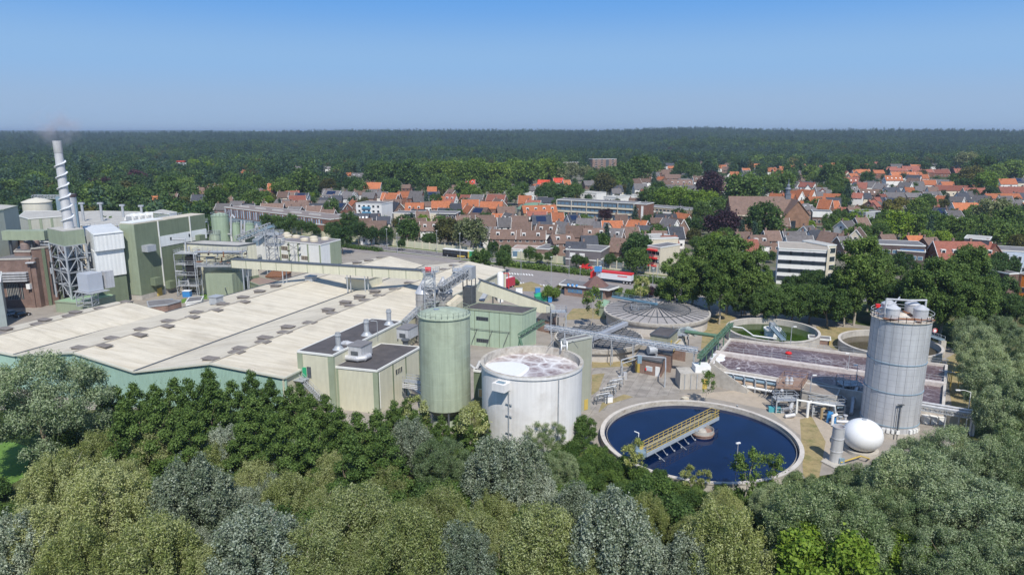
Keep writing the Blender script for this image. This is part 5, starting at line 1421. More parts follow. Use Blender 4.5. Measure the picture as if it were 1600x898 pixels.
MB().beam(q0 - fw * 3 + V3(0, 0, 24.4), q0 + side * 12 - fw * 3 + V3(0, 0, 24.4), 5, .3).build('roof_ridge', white_clad, bo)
# long low green annexe in front of it
l0 = P(161, 431, 9); l1 = P(213, 420.5, 9);
for q in (l0, l1): q.z = 0
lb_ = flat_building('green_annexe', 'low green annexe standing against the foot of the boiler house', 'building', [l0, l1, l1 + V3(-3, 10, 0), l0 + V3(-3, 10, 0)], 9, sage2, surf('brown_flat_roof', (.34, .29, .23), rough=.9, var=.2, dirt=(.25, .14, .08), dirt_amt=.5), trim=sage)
panel(lb_, l0, l1, .0, .1, .1, 8.8, sage, 'light_panel', .15); panel(lb_, l0, l1, .3, .33, 2, 8.8, trim_white, 'downpipe', .25)
MB().path([P(163, 470, .5), P(200, 462, .8), P(200, 435, 5)], .18).build('pipe', trim_white, lb_)
px_building('green_base_block', 'lowest green block at the foot of the lattice chimney tower', [(86, 471), (125, 474), (180, 462), (150, 455)], 3.2, sage, grass_green_roof, trim=sage)
# white clad tower
w0 = P(143, 366, 22.2); w1 = P(190, 361, 22.2); w2 = P(129, 357, 22.2)
for q in (w0, w1, w2): q.z = 0
wt_ = thing('white_clad_tower', 'white sheet-clad tower with a stepped front beside the green boiler house', 'building', w0)
landmark('the white clad tower', w0)
k = w1 + (w2 - w0)
MB().prism([w0, w1, k, w2], 8.8, 17).build('wall', white_clad, wt_)
f_ = facing(w0, w1)
MB().prism([w0 + f_ * .9, w1 + f_ * .9, k, w2], 17.003, 22.2).build('upper_wall', white_clad, wt_)
MB().add([w0 + f_ * 1.1 + V3(0, 0, 22.1), w1 + f_ * 1.1 + V3(0, 0, 22.1), k + V3(0, 0, 22.9), w2 + V3(0, 0, 22.9), w0 + f_ * 1.1 + V3(0, 0, 21.9), w1 + f_ * 1.1 + V3(0, 0, 21.9), k + V3(0, 0, 21.9), w2 + V3(0, 0, 21.9)], [(0, 1, 2, 3), (0, 4, 5, 1), (1, 5, 6, 2), (2, 6, 7, 3), (3, 7, 4, 0)]).build('roof', surf('blue_white_roof', (.58, .60, .61), rough=.5), wt_)
MB().prism([w0 - f_ * .4, w1 - f_ * .4, k, w2], 0, 8.797).build('lower_wall', sage2, wt_)
# cooling unit on a steel stand
cu = P(142, 448, 8)
t = thing('cooling_unit', 'pale grey box-shaped cooling unit on a steel stand at the chimney tower foot', 'cooling unit', V3(cu.x, cu.y, 3.2))
MB().box((cu.x, cu.y, 7), (4.8, 4.4, 5.2), GR - .1).build('casing', surf('unit_grey', (.42, .45, .50), rough=.5, var=.06), t)
MB().truss(V3(cu.x, cu.y - .8, 3.2), V3(cu.x, cu.y - .8, 6.9), 4.4, 3.2, 3, .12).build('stand', steel, t)
MB().box((cu.x + 3.5, cu.y + 3, 7.2), (2, 2.5, 5.0), GR - .1).build('side_casing', alu, t)
MB().box((cu.x, cu.y, 6.7), (8, 6, .2), GR - .1).build('deck', steel, t)
# chimney platform box, lattice, chimney
b0 = P(98, 362, 23.6); b1 = P(131, 358, 23.6); b2 = P(73.5, 357, 23.6)
for q in (b0, b1, b2): q.z = 0
k = b1 + (b2 - b0)
ct_ = thing('chimney_tower', 'open steel lattice tower carrying a green box, under the spiral chimney', 'tower', cen([b0, b1, k, b2]))
MB().prism([b0, b1, k, b2], 19.2, 23.6).build('green_box', sage, ct_)
MB().prism([b0, b1, k, b2], 23.604, 23.75).build('box_roof', gravel_roof, ct_)
mb = MB()
cc = cen([b0, b1, k, b2])
cor = [b0, b1, k, b2]
lv = [3.2, 7.2, 11.2, 15.2, 19.2]
for a in cor: mb.beam(V3(a.x, a.y, 2.5), V3(a.x, a.y, 19.2), .42, .42)
for i in range(4):
 a, c = cor[i], cor[(i + 1) % 4]
 for z0_, z1_ in zip(lv[:-1], lv[1:]):
  mb.beam(a + V3(0, 0, z1_), c + V3(0, 0, z1_), .26, .26)
  mid = a.lerp(c, .5)
  mb.beam(a + V3(0, 0, z0_), mid + V3(0, 0, z1_), .2, .2); mb.beam(c + V3(0, 0, z0_), mid + V3(0, 0, z1_), .2, .2)
  mb.beam(mid + V3(0, 0, z0_), mid + V3(0, 0, z1_), .16, .16)
mb.build('lattice', steel, ct_)
MB().path([cc + V3(0, 0, 19), cc + V3(.3, 0, 13), cc + V3(-1.2, 0, 9), cc + V3(-1.2, 0, 4)], 1.0, 14).path([cc + V3(3, -1, 18), cc + V3(3, -1, 6)], .45, 10).build('flue', alu, ct_, True)
for k_ in range(34):
 a = cc + V3(rng.uniform(-5, 5), rng.uniform(-3, 3), rng.uniform(3.4, 17)); ln = rng.uniform(1, 4)
 d = rng.choice([V3(ln, 0, 0), V3(0, ln, 0), V3(0, 0, ln)])
 MB().tube(a, a + d, rng.uniform(.1, .35), n=8).build('pipe', steel, ct_)
for k_ in range(36):
 a = cc + V3(rng.uniform(-5, 5), rng.uniform(-3, 3), rng.uniform(3.4, 18)); ln = rng.uniform(1, 5)
 MB().tube(a, a + rng.choice([V3(ln, 0, 0), V3(0, ln, 0), V3(0, 0, ln), V3(ln * .6, 0, ln * .6)]), rng.uniform(.08, .3), n=6).build('pipe', steel_dark, ct_)
for z in (7.2, 11.2, 15.2): MB().prism([p + (cc - p) * .1 for p in cor], z, z + .12).build('platform', steel_dark, ct_)
MB().box((cc.x, cc.y, 8.2), (6, 5, 2.4), GR).box((cc.x + 1, cc.y, 12), (5, 4, 2.0), GR).build('inner_duct', steel_dark, ct_)
ch = V3(cc.x, cc.y, 23.7);
ch_top = D(83, 219, cc.y)
ch_bot = D(107.5, 353, cc.y)
chx = (D(107, 353, cc.y)).x
ch = V3(chx, cc.y, 23.75)
cn = thing('spiral_chimney', 'tall slim pale chimney with a spiral strake, standing on the green box', 'chimney', ch)
landmark('the tall spiral chimney', ch)
Ht = D(83, 219, cc.y).z
R0 = 7.3 * mpp(ch); R1 = 5.9 * mpp(V3(ch.x, ch.y, Ht))
chim = surf('chimney_sheet', (.58, .58, .59), rough=.5, metal=.15, var=.08, streak=.15)
MB().lathe(ch, [(R0, 0), (R1, Ht - 24 - 4), (R1 * 1.0, Ht - 24), (R1 * .93, Ht - 24), (R1 * .9, Ht - 28)], 32).lathe(ch, [(R1 * 1.02, Ht - 27.5), (R1 * 1.08, Ht - 27.4), (R1 * 1.08, Ht - 24), (R1 * .95, Ht - 23.95)], 32).build('shaft', chim, cn, True)
mb = MB()
turns = 6.3; hh = Ht - 24 - 5.5
for s_ in range(1):
 vs = []
 n = 150
 for i in range(n + 1):
  t = i / n; a = 2 * math.pi * turns * t + 1.2; z = .8 + hh * t; r = R0 + (R1 - R0) * t
  for rr, dz in ((r - .02, 0), (r + .5, 0), (r + .5, .2), (r - .02, .22)):
   vs.append((ch.x + rr * math.cos(a), ch.y + rr * math.sin(a), ch.z + z + dz))
 fs_ = []
 for i in range(n):
  for j in range(4): fs_.append((4 * i + j, 4 * i + (j + 1) % 4, 4 * i + 4 + (j + 1) % 4, 4 * i + 4 + j))
 mb.add(vs, fs_)
mb.build('spiral_strake', surf('strake_sheet', (.72, .74, .76), rough=.35, var=.03), cn)
# second, shorter stack behind
s2b = D(116, 350, cc.y + 16); s2t = D(111.5, 303, cc.y + 16)
st2 = thing('short_chimney', 'shorter and fatter grey chimney just behind the spiral chimney', 'chimney', V3(s2b.x, s2b.y, s2b.z - 3))
r_ = 7.6 * mpp(s2b)
MB().lathe(V3(s2b.x, s2b.y, 0), [(r_, 12), (r_, s2t.z - .8), (r_ + .1, s2t.z - .7), (r_ + .1, s2t.z), (r_ - .2, s2t.z), (r_ - .2, s2t.z - 2)], 36).build('shaft', alu, st2, True)
MB().path([V3(s2b.x + r_ + .3, s2b.y - 1, 12), V3(s2b.x + r_ + .3, s2b.y - 1, s2t.z - 3)], .3).build('ladder_pipe', steel_blue, st2)
MB().lathe(V3(s2b.x, s2b.y, 0), [(r_ + .02, s2t.z - 1.0), (r_ + .14, s2t.z - .9), (r_ + .14, s2t.z + .06), (r_ - .1, s2t.z + .06)], 36).build('dark_cap', surf('sooty_cap', (.10, .07, .07)), st2, True)
# pale green duct bridge to the left of the box
a = P(8, 367, 21); b_ = P(74, 367, 21)
gd = thing('green_duct_bridge', 'pale green square duct leading to the green box under the chimney', 'duct', V3(a.x, a.y, 18))
MB().beam(a, b_, 3, 2.8).build('duct', sage, gd)
for t in (.1, .6): q = a.lerp(b_, t); MB().beam(V3(q.x, q.y, 0), q, .5, .5).build('post', steel_dark, gd)
# brick works building with tall windows
k0 = P(-12, 406, 14.9); k1 = P(49.5, 404.5, 14.9); t1 = P(48, 389, 17.8); t2 = P(63, 387.5, 17.8); k2 = P(88, 384.5, 17.8)
for q in (k0, k1, k2, t1, t2): q.z = 0
bw = thing('brick_works', 'old brown brick works hall with tall narrow windows', 'building', k1)
landmark('the old brick works', k1)
brick_old = brickmat('old_works_brick', (.235, .15, .12), (.19, .12, .10))
pts = [k0, k1 + V3(.8, 0, 0), k1 + V3(2, 20, 0), k0 + V3(0, 24, 0)]
MB().prism(pts, 0, 14.9).build('wall', brick_old, bw)
MB().prism([p + (V3(0, .6, 0)) for p in pts], 14.904, 15.05).build('roof', bitumen2, bw)
q3 = [t1, t2, k2, k2 + (t1 - t2)]
MB().prism(q3, 0, 17.8).build('stair_block', brick_old, bw); MB().prism(q3, 17.804, 17.95).build('roof', bitumen2, bw)
for a, c in ((k0, k1), (t1, t2), (t2, k2)):
 zz = 15 if a is k0 else 17.9
 MB().beam(a + V3(0, 0, zz), c + V3(0, 0, zz), .5, .4).build('roof_edge', concrete, bw)
for k in range(5): on_wall(bw, k0, k1, .29 + .085 * k, 2.6, .95, 5.0, 'window', [concrete, glass_dark], bars=1)
for k in range(5): on_wall(bw, k0, k1, .29 + .085 * k, 8.3, .95, 1.0, 'window', [concrete, glass_dark])
on_wall(bw, t2, k2, .5, 3.0, 1.0, 10.5, 'tall_window', [brick_old, glass_dark])
for t in (.9,): wall_strip(bw, k0, k1, t, 0, 14.8, 1.0, brick_old, 'pilaster', .5)
for t in (.12, .88): wall_strip(bw, t2, k2, t, 0, 17.6, .8, sage2, 'pilaster', .4)
f_ = facing(k0, k1); dd = (k1 - k0).normalized()
for r in range(4):
 c = k0.lerp(k1, .46) + f_ * 1.2
 MB().beam(c - dd * 4.6 + V3(0, 0, 8.7 + r * .75), c + dd * 4.6 + V3(0, 0, 8.7 + r * .75), 1.6, .45).build('louvre_hood', alu, bw)
for k in range(3):
 c = k0.lerp(k1, .34 + .12 * k) + f_ * .8; MB().box((c.x, c.y, 8.0), (1.4, .8, 1.2), math.atan2(dd.y, dd.x)).build('fan_box', steel_dark, bw)
c = k0.lerp(k1, .87) + f_ * .8; MB().box((c.x, c.y, 6.0), (1.1, 1.2, 1.6), 0).build('wall_unit', white_paint, bw)
MB().box((k1.x, k1.y - .7, 13.8), (2.2, 1.8, .3), .2).build('canopy', alu, bw)
# upper brick block with tanks behind it
px_building('upper_brick_block', 'raised brick block with a dark roof behind the old brick works', [(22, 393), (47, 393), (62, 384), (36, 381)], 16.4, brick_old, bitumen2, trim=concrete)
for k, (x, y, r) in enumerate(((40, 389, 1.3), (48, 386, 1.3), (56, 384, 1.2))):
 q = P(x, y, 16.6)
 t = thing('brown_vessel', ['first', 'second', 'third'][k] + ' of three brown vessels on the raised brick block, counted from the old works side', 'tank', q, 'brown vessels')
 MB().lathe(q, [(r, 0), (r, 1.7), (r * .6, 2.1), (.02, 2.2)], 20).build('shell', surf('brown_vessel', (.25, .19, .17), var=.2) if 'brown_vessel' not in MATS else MATS['brown_vessel'], t, True)
 MB().tube(q + V3(0, 0, 2.1), q + V3(0, 0, 2.6), .2).build('nozzle', steel, t)
# pale panel building at the picture's left edge (front) with pipe
a = P(0, 487, 6)
q = P(-22, 420, 15)
fe = px_building('grey_edge_building', 'tall grey-green clad building in front of the old brick works', [(-60, 445), (0.5, 440), (2, 425), (-60, 428)], 12.5, surf('grey_green_panel', (.30, .34, .33), rough=.5, var=.08, streak=.1), bitumen2)
q = P(9, 505, 0); MB().tube(V3(q.x, q.y, 0), V3(q.x - .5, q.y, 13.5), .3).build('edge_pipe', steel_dark, fe)
# pale tower left
lt_ = px_building('pale_tower_building', 'tall pale green-grey building in front of the big trees beside the round cream tank', [(-25, 332), (5, 328), (27.5, 322), (-5, 320)], 27, surf('pale_green_panel', (.44, .47, .38), rough=.55, var=.06, streak=.12), gravel_roof, trim=sage)
landmark('the pale tower building', lt_.location)
a, b_ = [V3(P(x, y, 27).x, P(x, y, 27).y, 0) for x, y in ((5, 328), (27.5, 322))]
# long pale building and round tank behind
lg = px_building('long_pale_building', 'long pale building with green pilasters in front of the round cream tank', [(30, 338), (44, 342), (98, 338), (98, 330), (40, 330)], 20, surf('pale_panel', (.50, .50, .43), rough=.6, var=.06, streak=.15), gravel_roof)
landmark('the long pale building', lg.location)
a, b_ = [V3(P(x, y, 20).x, P(x, y, 20).y, 0) for x, y in ((44, 342), (98, 338))]
for t in (.02, .34, .66): wall_strip(lg, a, b_, t, 0, 19.8, .9, sage)
rc = D(59, 326, 300); rc = V3(rc.x, 300, 0)
rt = thing('round_cream_tank', 'round cream tank with a low dome and railing above the long pale building', 'tank', rc)
zt = D(59, 316, 300).z
MB().lathe(rc, [(5.4, 0), (5.4, zt), (5.7, zt), (5.7, zt + .3), (3, zt + 1.4), (.05, zt + 2.0)], 48).build('shell', surf('cream_tank', (.60, .57, .48), var=.06, streak=.1), rt, True)
q = V3(rc.x, rc.y + 7, zt + 2.5)
MB().truss(V3(rc.x - 6, rc.y + 7, zt + 1), V3(rc.x + 11, rc.y + 6, zt + 1), 1.5, 1.4, 12, .12).build('walkway', steel, rt)
MB().box((rc.x + 8, rc.y + 4, 15), (3, 3, zt - 13)).build('stair_cage', steel_blue, rt)
# flat roofs behind the boiler house
def roofscape(name, label, pix, z, wall, roofm, **k): return px_building(name, label, pix, z, wall, roofm, **k)
roofscape('back_works_building', 'wide low works building with pale flat roof behind the chimneys', [(100, 352), (200, 352), (285, 342), (262, 332), (150, 330), (105, 332)], 16.5, render_cream, gravel_roof)
roofscape('dark_roof_building', 'dark flat-roofed works building in front of the spiral chimney base', [(0, 372), (75, 378), (80, 366), (20, 358), (0, 360)], 16, brick_old, bitumen, trim=concrete)
landmark('the back works building', P(190, 340, 16.5))
for k, (x, y0_, y1_, wd) in enumerate(((131, 346, 319, 'behind the short fat chimney'), (160, 346, 319, 'second from the chimneys on the pale flat roof'), (193, 340, 322, 'third from the chimneys on the pale flat roof'), (222, 338, 323, 'beside the row of curved roof hoods'))):
 q = P(x, y0_, 16.5)
 top = D(x, y1_, q.y)
 t = thing('tee_exhaust', 'grey T-shaped exhaust, ' + wd, 'exhaust', q, 'T-shaped exhausts')
 MB().tube(q, V3(q.x, q.y, top.z), .5, .5, 14).build('stack', steel, t, True)
 MB().box((q.x, q.y, top.z), (2.0, 1.1, .7)).build('cross_head', steel, t)
for k in range(5):
 x = 206 + 10.2 * k
 q = P(x, 344 - .8 * k, 18)
 t = thing('curved_roof_hood', 'curved white fan hood, ' + ['nearest the chimneys', 'second from the chimneys', 'third and middle', 'fourth from the chimneys', 'nearest the green roof cabin'][k] + ' of the row of five', 'roof hood', q, 'row of curved roof hoods')
 R_ = 1.9
 pts_ = [(R_ * math.cos(a), R_ * math.sin(a)) for a in [i * math.pi / 10 for i in range(11)]]
 mb = MB(); vs = [(q.x + a, q.y - 2, 18 + c * 1.35) for a, c in pts_] + [(q.x + a, q.y + 2, 18 + c * 1.35) for a, c in pts_]
 mb.add(vs, [(i, i + 1, i + 12, i + 11) for i in range(10)] + [tuple(range(10, -1, -1)), tuple(range(11, 22))])
 mb.build('hood', white_paint, t)
 MB().box((q.x, q.y - 2.05, 18.1), (2.2, .08, 1.6)).build('louvre', steel, t)
 MB().box((q.x, q.y, 16.6), (3.6, 4.0, 1.4)).build('base', steel_dark, t)
cb_ = px_building('roof_cabin', 'small green and white cabin on the back works roof', [(239, 332), (264, 334), (276, 332), (252, 328)], 21.5, sage, gravel_roof, z0=16)
a, b_ = [V3(P(x, y, 21.5).x, P(x, y, 21.5).y, 0) for x, y in ((264, 334), (276, 332))]
panel(cb_, a, b_, .02, .98, 16.2, 21.3, white_paint, 'white_panel', .1)
# clutter of pipes, ducts and platforms: real lattice pieces, each its own thing
def pipe_cluster(name, label, c, size, n, seed, mats_, rmax=.3):
 r = random.Random(seed)
 t = thing(name, label, 'pipework', V3(c.x, c.y, max(0, c.z)))
 for m_ in mats_:
  mb = MB()
  for k in range(n):
   a = c + V3(r.uniform(-.5, .5) * size[0], r.uniform(-.5, .5) * size[1], r.uniform(0, 1) * size[2])
   pts_ = [a]
   for j in range(3):
    ax_ = r.randrange(3); ln = r.uniform(.12, .45) * size[ax_] * r.choice((-1, 1))
    b2_ = pts_[-1].copy(); b2_[ax_] += ln
    for i in range(2): b2_[i] = min(c[i] + size[i] * .5, max(c[i] - size[i] * .5, b2_[i]))
    b2_.z = min(c.z + size[2], max(c.z + .2, b2_.z))
    pts_.append(b2_)
   mb.path(pts_, r.uniform(.07, rmax), 7)
  mb.build('pipe', m_, t)
 mb = MB()
 for i in (-.5, .5):
  for j in (-.5, .5):
   p_ = c + V3(i * size[0], j * size[1], 0)
   mb.beam(V3(p_.x, p_.y, 0), V3(p_.x, p_.y, c.z + size[2]), .2, .2)
 nz_ = max(1, int(size[2] / 3.5))
 for k in range(nz_ + 1):
  z = c.z + size[2] * k / nz_
  mb.prism([c + V3(i * size[0], j * size[1], 0) for i, j in ((-.52, -.52), (.52, -.52), (.52, .52), (-.52, .52))], z - .12, z)
  q = [V3(c.x + i * size[0], c.y + j * size[1], z) for i, j in ((-.52, -.52), (.52, -.52), (.52, .52), (-.52, .52))]
  mb.railing(q, 1.1, 1.5, .04, closed=True)
 mb.build('steel_deck', steel, t)
 return t
c = P(300, 463, 0); pipe_cluster('transfer_tower', 'crowded steel transfer tower at the near end of the cream gallery', c + V3(-1, 3, 0), (7, 6, 14), 10, 3, [steel, alu, steel_dark])
MB().box((c.x + .5, c.y + 2, 6), (3.6, 3, 7)).build('black_bin', black_paint, S.objects['transfer_tower'])
c = P(263, 385, 14);
c = D(268, 385, 262); c = V3(c.x, 262, 12); pipe_cluster('pipe_rack_tower', 'open pipe rack beside the boiler house far end', c, (7, 7, 9), 8, 8, [steel, trim_white])
c = D(302, 352, 262); pipe_cluster('tank_farm_pipes', 'pipe rack among the green tanks behind the cream process block', V3(c.x, 262, 10), (9, 5, 9), 8, 15, [steel, steel_dark])
c = D(50, 372, 226); pipe_cluster('roof_pipework', 'steel pipe frame on the dark roof before the long pale building', V3(c.x, 232, 15.5), (9, 5, 3.5), 8, 21, [steel, steel_dark, trim_white])
c = D(158, 341, 245); pipe_cluster('roof_pipe_deck', 'low deck of blue-grey pipes on the pale roof behind the white clad tower', V3(c.x, 246, 16.6), (12, 5, 2.6), 8, 31, [steel_blue, steel_dark])
c = P(345, 415, 11); pipe_cluster('gallery_platform', 'railed pipe platform along the near end of the cream gallery', V3(c.x, c.y + .5, 11), (15, 4, 4.5), 9, 41, [steel, steel_dark, rust], .22)
c = D(112, 345, 222);
# cream process block
m0 = P(287, 380.5, 16.5); m1 = P(371, 384.5, 16.5); m2 = P(400, 380, 16.5)
for q in (m0, m1, m2): q.z = 0
mk = m2 + (m0 - m1)
cb2 = flat_building('process_block', 'tall cream block with green lower walls at the start of the gallery', 'building', [m0, m1, m2, mk], 16.5, cream, gravel_roof, trim=steel_dark)
landmark('the cream process block', m1)
MB().prism(rect(P(320, 470, 0) + V3(0, 2, 0), 9.5, 6, GR + .15), 0, 8.6).build('lower_wall', sage, cb2)
panel(cb2, m1, m2, .0, 1.0, .1, 6, sage2, 'green_skirt', .15)
MB().path([P(352, 450, 5.5), P(352, 450, 1.5), P(340, 452, 1.5), P(341, 462, .5)], .18).build('black_pipe', steel_dark, cb2)
MB().path([m0 + V3(2, -1, 15.6), m0 + V3(2, -1, 10), m0 + V3(3, -1, 9)], .3).path([m0 + V3(-3, -1, 18), m0 + V3(1, -1, 18), m0 + V3(1, -1, 9)], .3).build('bent_pipe', steel, cb2)
lowg = px_building('low_green_shed', 'low sage shed behind the gallery supports by the hall roof', [(371, 433), (400, 432), (437, 440), (405, 446)], 5, sage, surf('shed_roof_brown', (.28, .2, .16)), trim=sage)
# white block with round roof lights
n0 = P(345, 366, 12.5); n1 = P(375, 369, 12.5)
wh = px_building('white_vent_block', 'white block with green corner strips and round roof lights', [(437, 376.5), (500.6, 382.5), (532, 374.5), (470, 369)], 11, white_clad, surf('purple_grey_roof', (.20, .185, .19), rough=.9, var=.15))
landmark('the white vented block', wh.location)
a, b_, c_ = [V3(P(x, y, 11).x, P(x, y, 11).y, 0) for x, y in ((437, 376.5), (500.6, 382.5), (532, 374.5))]
for t in (.0, .22, .45, .69, .98): wall_strip(wh, a, b_, t, 0, 10.8, .7, sage)
panel(wh, b_, c_, .45, 1.0, .1, 10.8, sage, 'green_panel', .12)
for t, z in ((.11, 7.6), (.11, 4.4), (.6, 4.6)): on_wall(wh, a, b_, t, z, 3.4, 1.6, 'window', [render_cream, surf('brown_glass', (.12, .1, .09)) if 'brown_glass' not in MATS else MATS['brown_glass']], bars=3)
for x, y in ((450, 371), (463, 371.5), (491, 377.2), (476, 376), (490, 373), (508, 374.5), (447, 367)):
 q = P(x, y, 11.1); MB().lathe(q, [(1.6, 0), (1.6, .8), (.9, 1.1), (.02, 1.15)], 20).build('round_roof_light', render_cream, wh, True)
roofscape('white_link_block', 'low white link block below the row of green tanks', [(345, 366), (440, 374), (455, 367), (360, 359)], 11.2, white_clad, surf('link_roof', (.24, .23, .23), rough=.9))
def round_tank(x, ytop, ybot, wpx, dist, label, mat_, dome=.5, z0=0, group=None):
 b_ = D(x, ybot, dist); tp = D(x, ytop, dist)
 r = wpx / 2 * mpp(b_)
 t = thing('storage_tank', label, 'tank', V3(b_.x, dist, z0), group)
 MB().lathe(V3(b_.x, dist, 0), [(r, z0), (r, tp.z), (r + .1, tp.z), (r + .1, tp.z + .15), (r * .6, tp.z + dome * .7), (.03, tp.z + dome)], 40).build('shell', mat_, t, True)
 MB().railing([V3(b_.x + r * math.cos(a), dist + r * math.sin(a), tp.z + .1) for a in [i * math.pi / 8 for i in range(16)]], 1.0, 3, .04, closed=True).build('railing', steel, t)
 return t
tg2 = surf('tank_green_pale', (.33, .42, .30), rough=.45, var=.08, streak=.2)
round_tank(345.5, 337, 364, 26, 262, 'largest green storage tank, standing highest behind the cream process block', tg2, 1.2, group='green storage tanks')
round_tank(369.5, 349, 366, 13, 262, 'small green storage tank right next to the largest green one', tg2, .8, group='green storage tanks')
round_tank(390, 350, 366, 15, 262, 'small green storage tank nearest the steel conveyor', tg2, .8, group='green storage tanks')
round_tank(337, 366, 380, 16, 238, 'short dark green storage tank on the roof line of the cream process block', tank_green, .4, group='green storage tanks')
round_tank(294, 366, 385, 9, 255, 'slim green storage tank between the boiler house and the cream process block', tank_green, .3, group='green storage tanks')
landmark('the largest green storage tank', D(345, 360, 262))
for x, yt in ((362, 346), (377, 347), (381, 345), (396, 352)):
 pass
MB().path([D(357, 366, 261), D(361, 366, 260), D(361, 340, 260), D(363, 336, 260), D(366, 340, 260)], .35, 10).path([D(377, 366, 260), D(377, 345, 260)], .3, 10).path([D(382, 366, 260), D(382, 345, 260)], .3, 10).path([D(397, 366, 260), D(401, 350, 260), D(403, 362, 260)], .3, 10).build('tank_pipes', alu, None)
tag(S.objects['tank_pipes'], 'thin silver pipes rising between the green storage tanks', 'pipes')
# steel truss conveyor of the works
a = P(373, 378, 12); b_ = P(424, 358, 17)
tcv = thing('steel_truss_conveyor', 'dark steel truss conveyor rising to a lattice tower by the white block', 'conveyor', V3(b_.x, b_.y, 0))
MB().truss(a, b_, 2.6, 2.4, 10, .16).build('truss', steel, tcv); MB().beam(a + V3(0, 0, 1), b_ + V3(0, 0, 1), 2.2, .9).build('belt', steel_blue, tcv)
a2 = P(400, 384, 12.5); b2 = P(425, 366, 14.5)
MB().truss(a2, b2, 2.0, 2.0, 7, .16).build('truss', steel, tcv); MB().beam(a2 + V3(0, 0, .9), b2 + V3(0, 0, .9), 2.2, 1.6).build('belt', steel_blue, tcv)
q = V3(P(427, 404, 0).x, P(427, 404, 0).y - 8, 0)
q = D(428, 400, b_.y - 6); q.z = 0
MB().truss(q, q + V3(0, 0, 17), 3.2, 3.2, 8, .16).build('tower', steel, tcv)
pts_ = [q + V3(-3, -1.5, 12), q + V3(3, -1.5, 12), q + V3(3, 4, 12), q + V3(-3, 4, 12)]
MB().railing(pts_, 1.2, 1.5, .06, closed=True).railing([p + V3(0, 0, 4) for p in pts_], 1.2, 1.5, .06, closed=True).prism(pts_, 11.8, 12).prism(pts_, 15.8, 16).build('platform', steel, tcv)
# four-armed lamp on the white block
q = a.copy(); q = D(460, 402, 262); q.z = 0
t = thing('four_head_lamp', 'four-headed floodlight mast in front of the white block', 'floodlight mast', q)
MB().tube(q, q + V3(0, 0, 11), .12).build('mast', steel, t)
for dx, dz in ((-2, 10.6), (2, 10.8), (-2, 8.2), (2, 8.4)): MB().beam(q + V3(0, 0, 9.4), q + V3(dx, 0, dz), .1, .1).box(q + V3(dx, 0, dz - .2), (.8, .5, .4)).build('floodlight', black_paint, t)
for k, (x, y, z0_, sz, m_, wd) in enumerate(((1000, 507, 0, (5, 3, 4.5), [steel, alu, rust], 'tangle of pipes and valves at the foot of the spoked-lid tank'), (872, 520, 0, (4, 3, 6), [steel, steel_dark], 'steel stair and pipe frame beside the grid-covered tank'), (1062, 545, 0, (3, 4, 4), [steel, pipe_green], 'small pipe frame beside the brick block with the sloping stair wall'), (1325, 628, 0, (4, 3, 4), [alu, steel_blue, steel], 'bundle of silver pipes at the foot of the silver silo'), (1225, 642, 0, (4, 2.4, 2.6), [alu, steel_dark], 'low pipes under the red-brown pump deck'), (722, 476, 0, (5, 5, 11), [steel, steel_dark], 'pipe frame between the twin silos and the mint building'), (1290, 648, 0, (6, 2, 2.4), [steel, alu, steel_blue], 'low pipes and valves in front of the pump shed'))):
 c = P(x, y, z0_); pipe_cluster('valve_station', wd, c, sz, 7, 60 + k, m_, .2)
for k, (x, y, wd) in enumerate(((705, 600, 'stack of wooden pallets by the green silo foot'), (905, 560, 'stack of wooden pallets beside the grey tower block'), (1070, 625, 'stack of wooden pallets beside the concrete stair block'), (780, 540, 'stack of wooden pallets beside the mint green building'), (265, 487, 'stack of wooden pallets by the pinkish brick sheds'))):
 q = P(x, y); t = thing('pallet_stack', wd, 'pallets', q, 'pallet stacks')
 for j in range(4): MB().box(q + V3(.05 * (j % 2), 0, .16 * j + .004), (1.2, 1.0, .12), .3 + .05 * j).build('pallet', render_cream, t)
# sheds, containers near the hall
px_building('brick_sheds', 'row of low pinkish brick sheds between boiler house and hall roof', [(232, 479), (262, 476), (283, 470), (262, 468), (230, 471)], 2.8, brick_dusty, bitumen2, trim=steel)
MB().box(P(268, 478) + V3(0, -.6, 0), (1.6, .8, 2.3)).build('blue_locker', blue_paint, S.objects['brick_sheds'])
px_building('white_cabin', 'low white cabin with dark railing roof beside the brick sheds', [(290, 473), (314, 470), (318, 463), (296, 465)], 3.0, white_paint, bitumen2)
q = P(293, 464, 3); t = thing('blue_water_box', 'small blue box on top of the low white cabin', 'box', V3(q.x, q.y, 3.13)); MB().box(V3(q.x, q.y, 3.13), (2.2, 1.6, 1.8)).build('body', blue_paint, t); MB().box(V3(q.x, q.y, 4.94), (2.4, 1.8, .12)).build('lid', white_paint, t)
sheet('grass_patch', [(315, 468), (340, 466), (335, 458), (312, 460)], lawn, .05)
sheet('grass_patch', [(284, 474), (291, 472), (291, 466), (283, 468)], lawn, .05)
px_building('brown_shed', 'brown weathered shed roof in the dark gap behind the gallery', [(415, 432), (440, 432), (455, 425), (425, 424)], 3, brick_old, rust, trim=rust)
# small portable building left of the mint building end
px_building('brick_cabin', 'small brick cabin with dark roof beside the mint building', [(840, 497), (858, 501), (869, 492), (849, 487.5)], 3.4, brick_dusty, bitumen, trim=steel_dark)
px_building('pale_green_hut', 'small pale green hut beside the spoked lid tank', [(936, 478), (946, 480), (953, 471), (944, 468)], 3.0, sage, grass_green_roof, trim=sage)
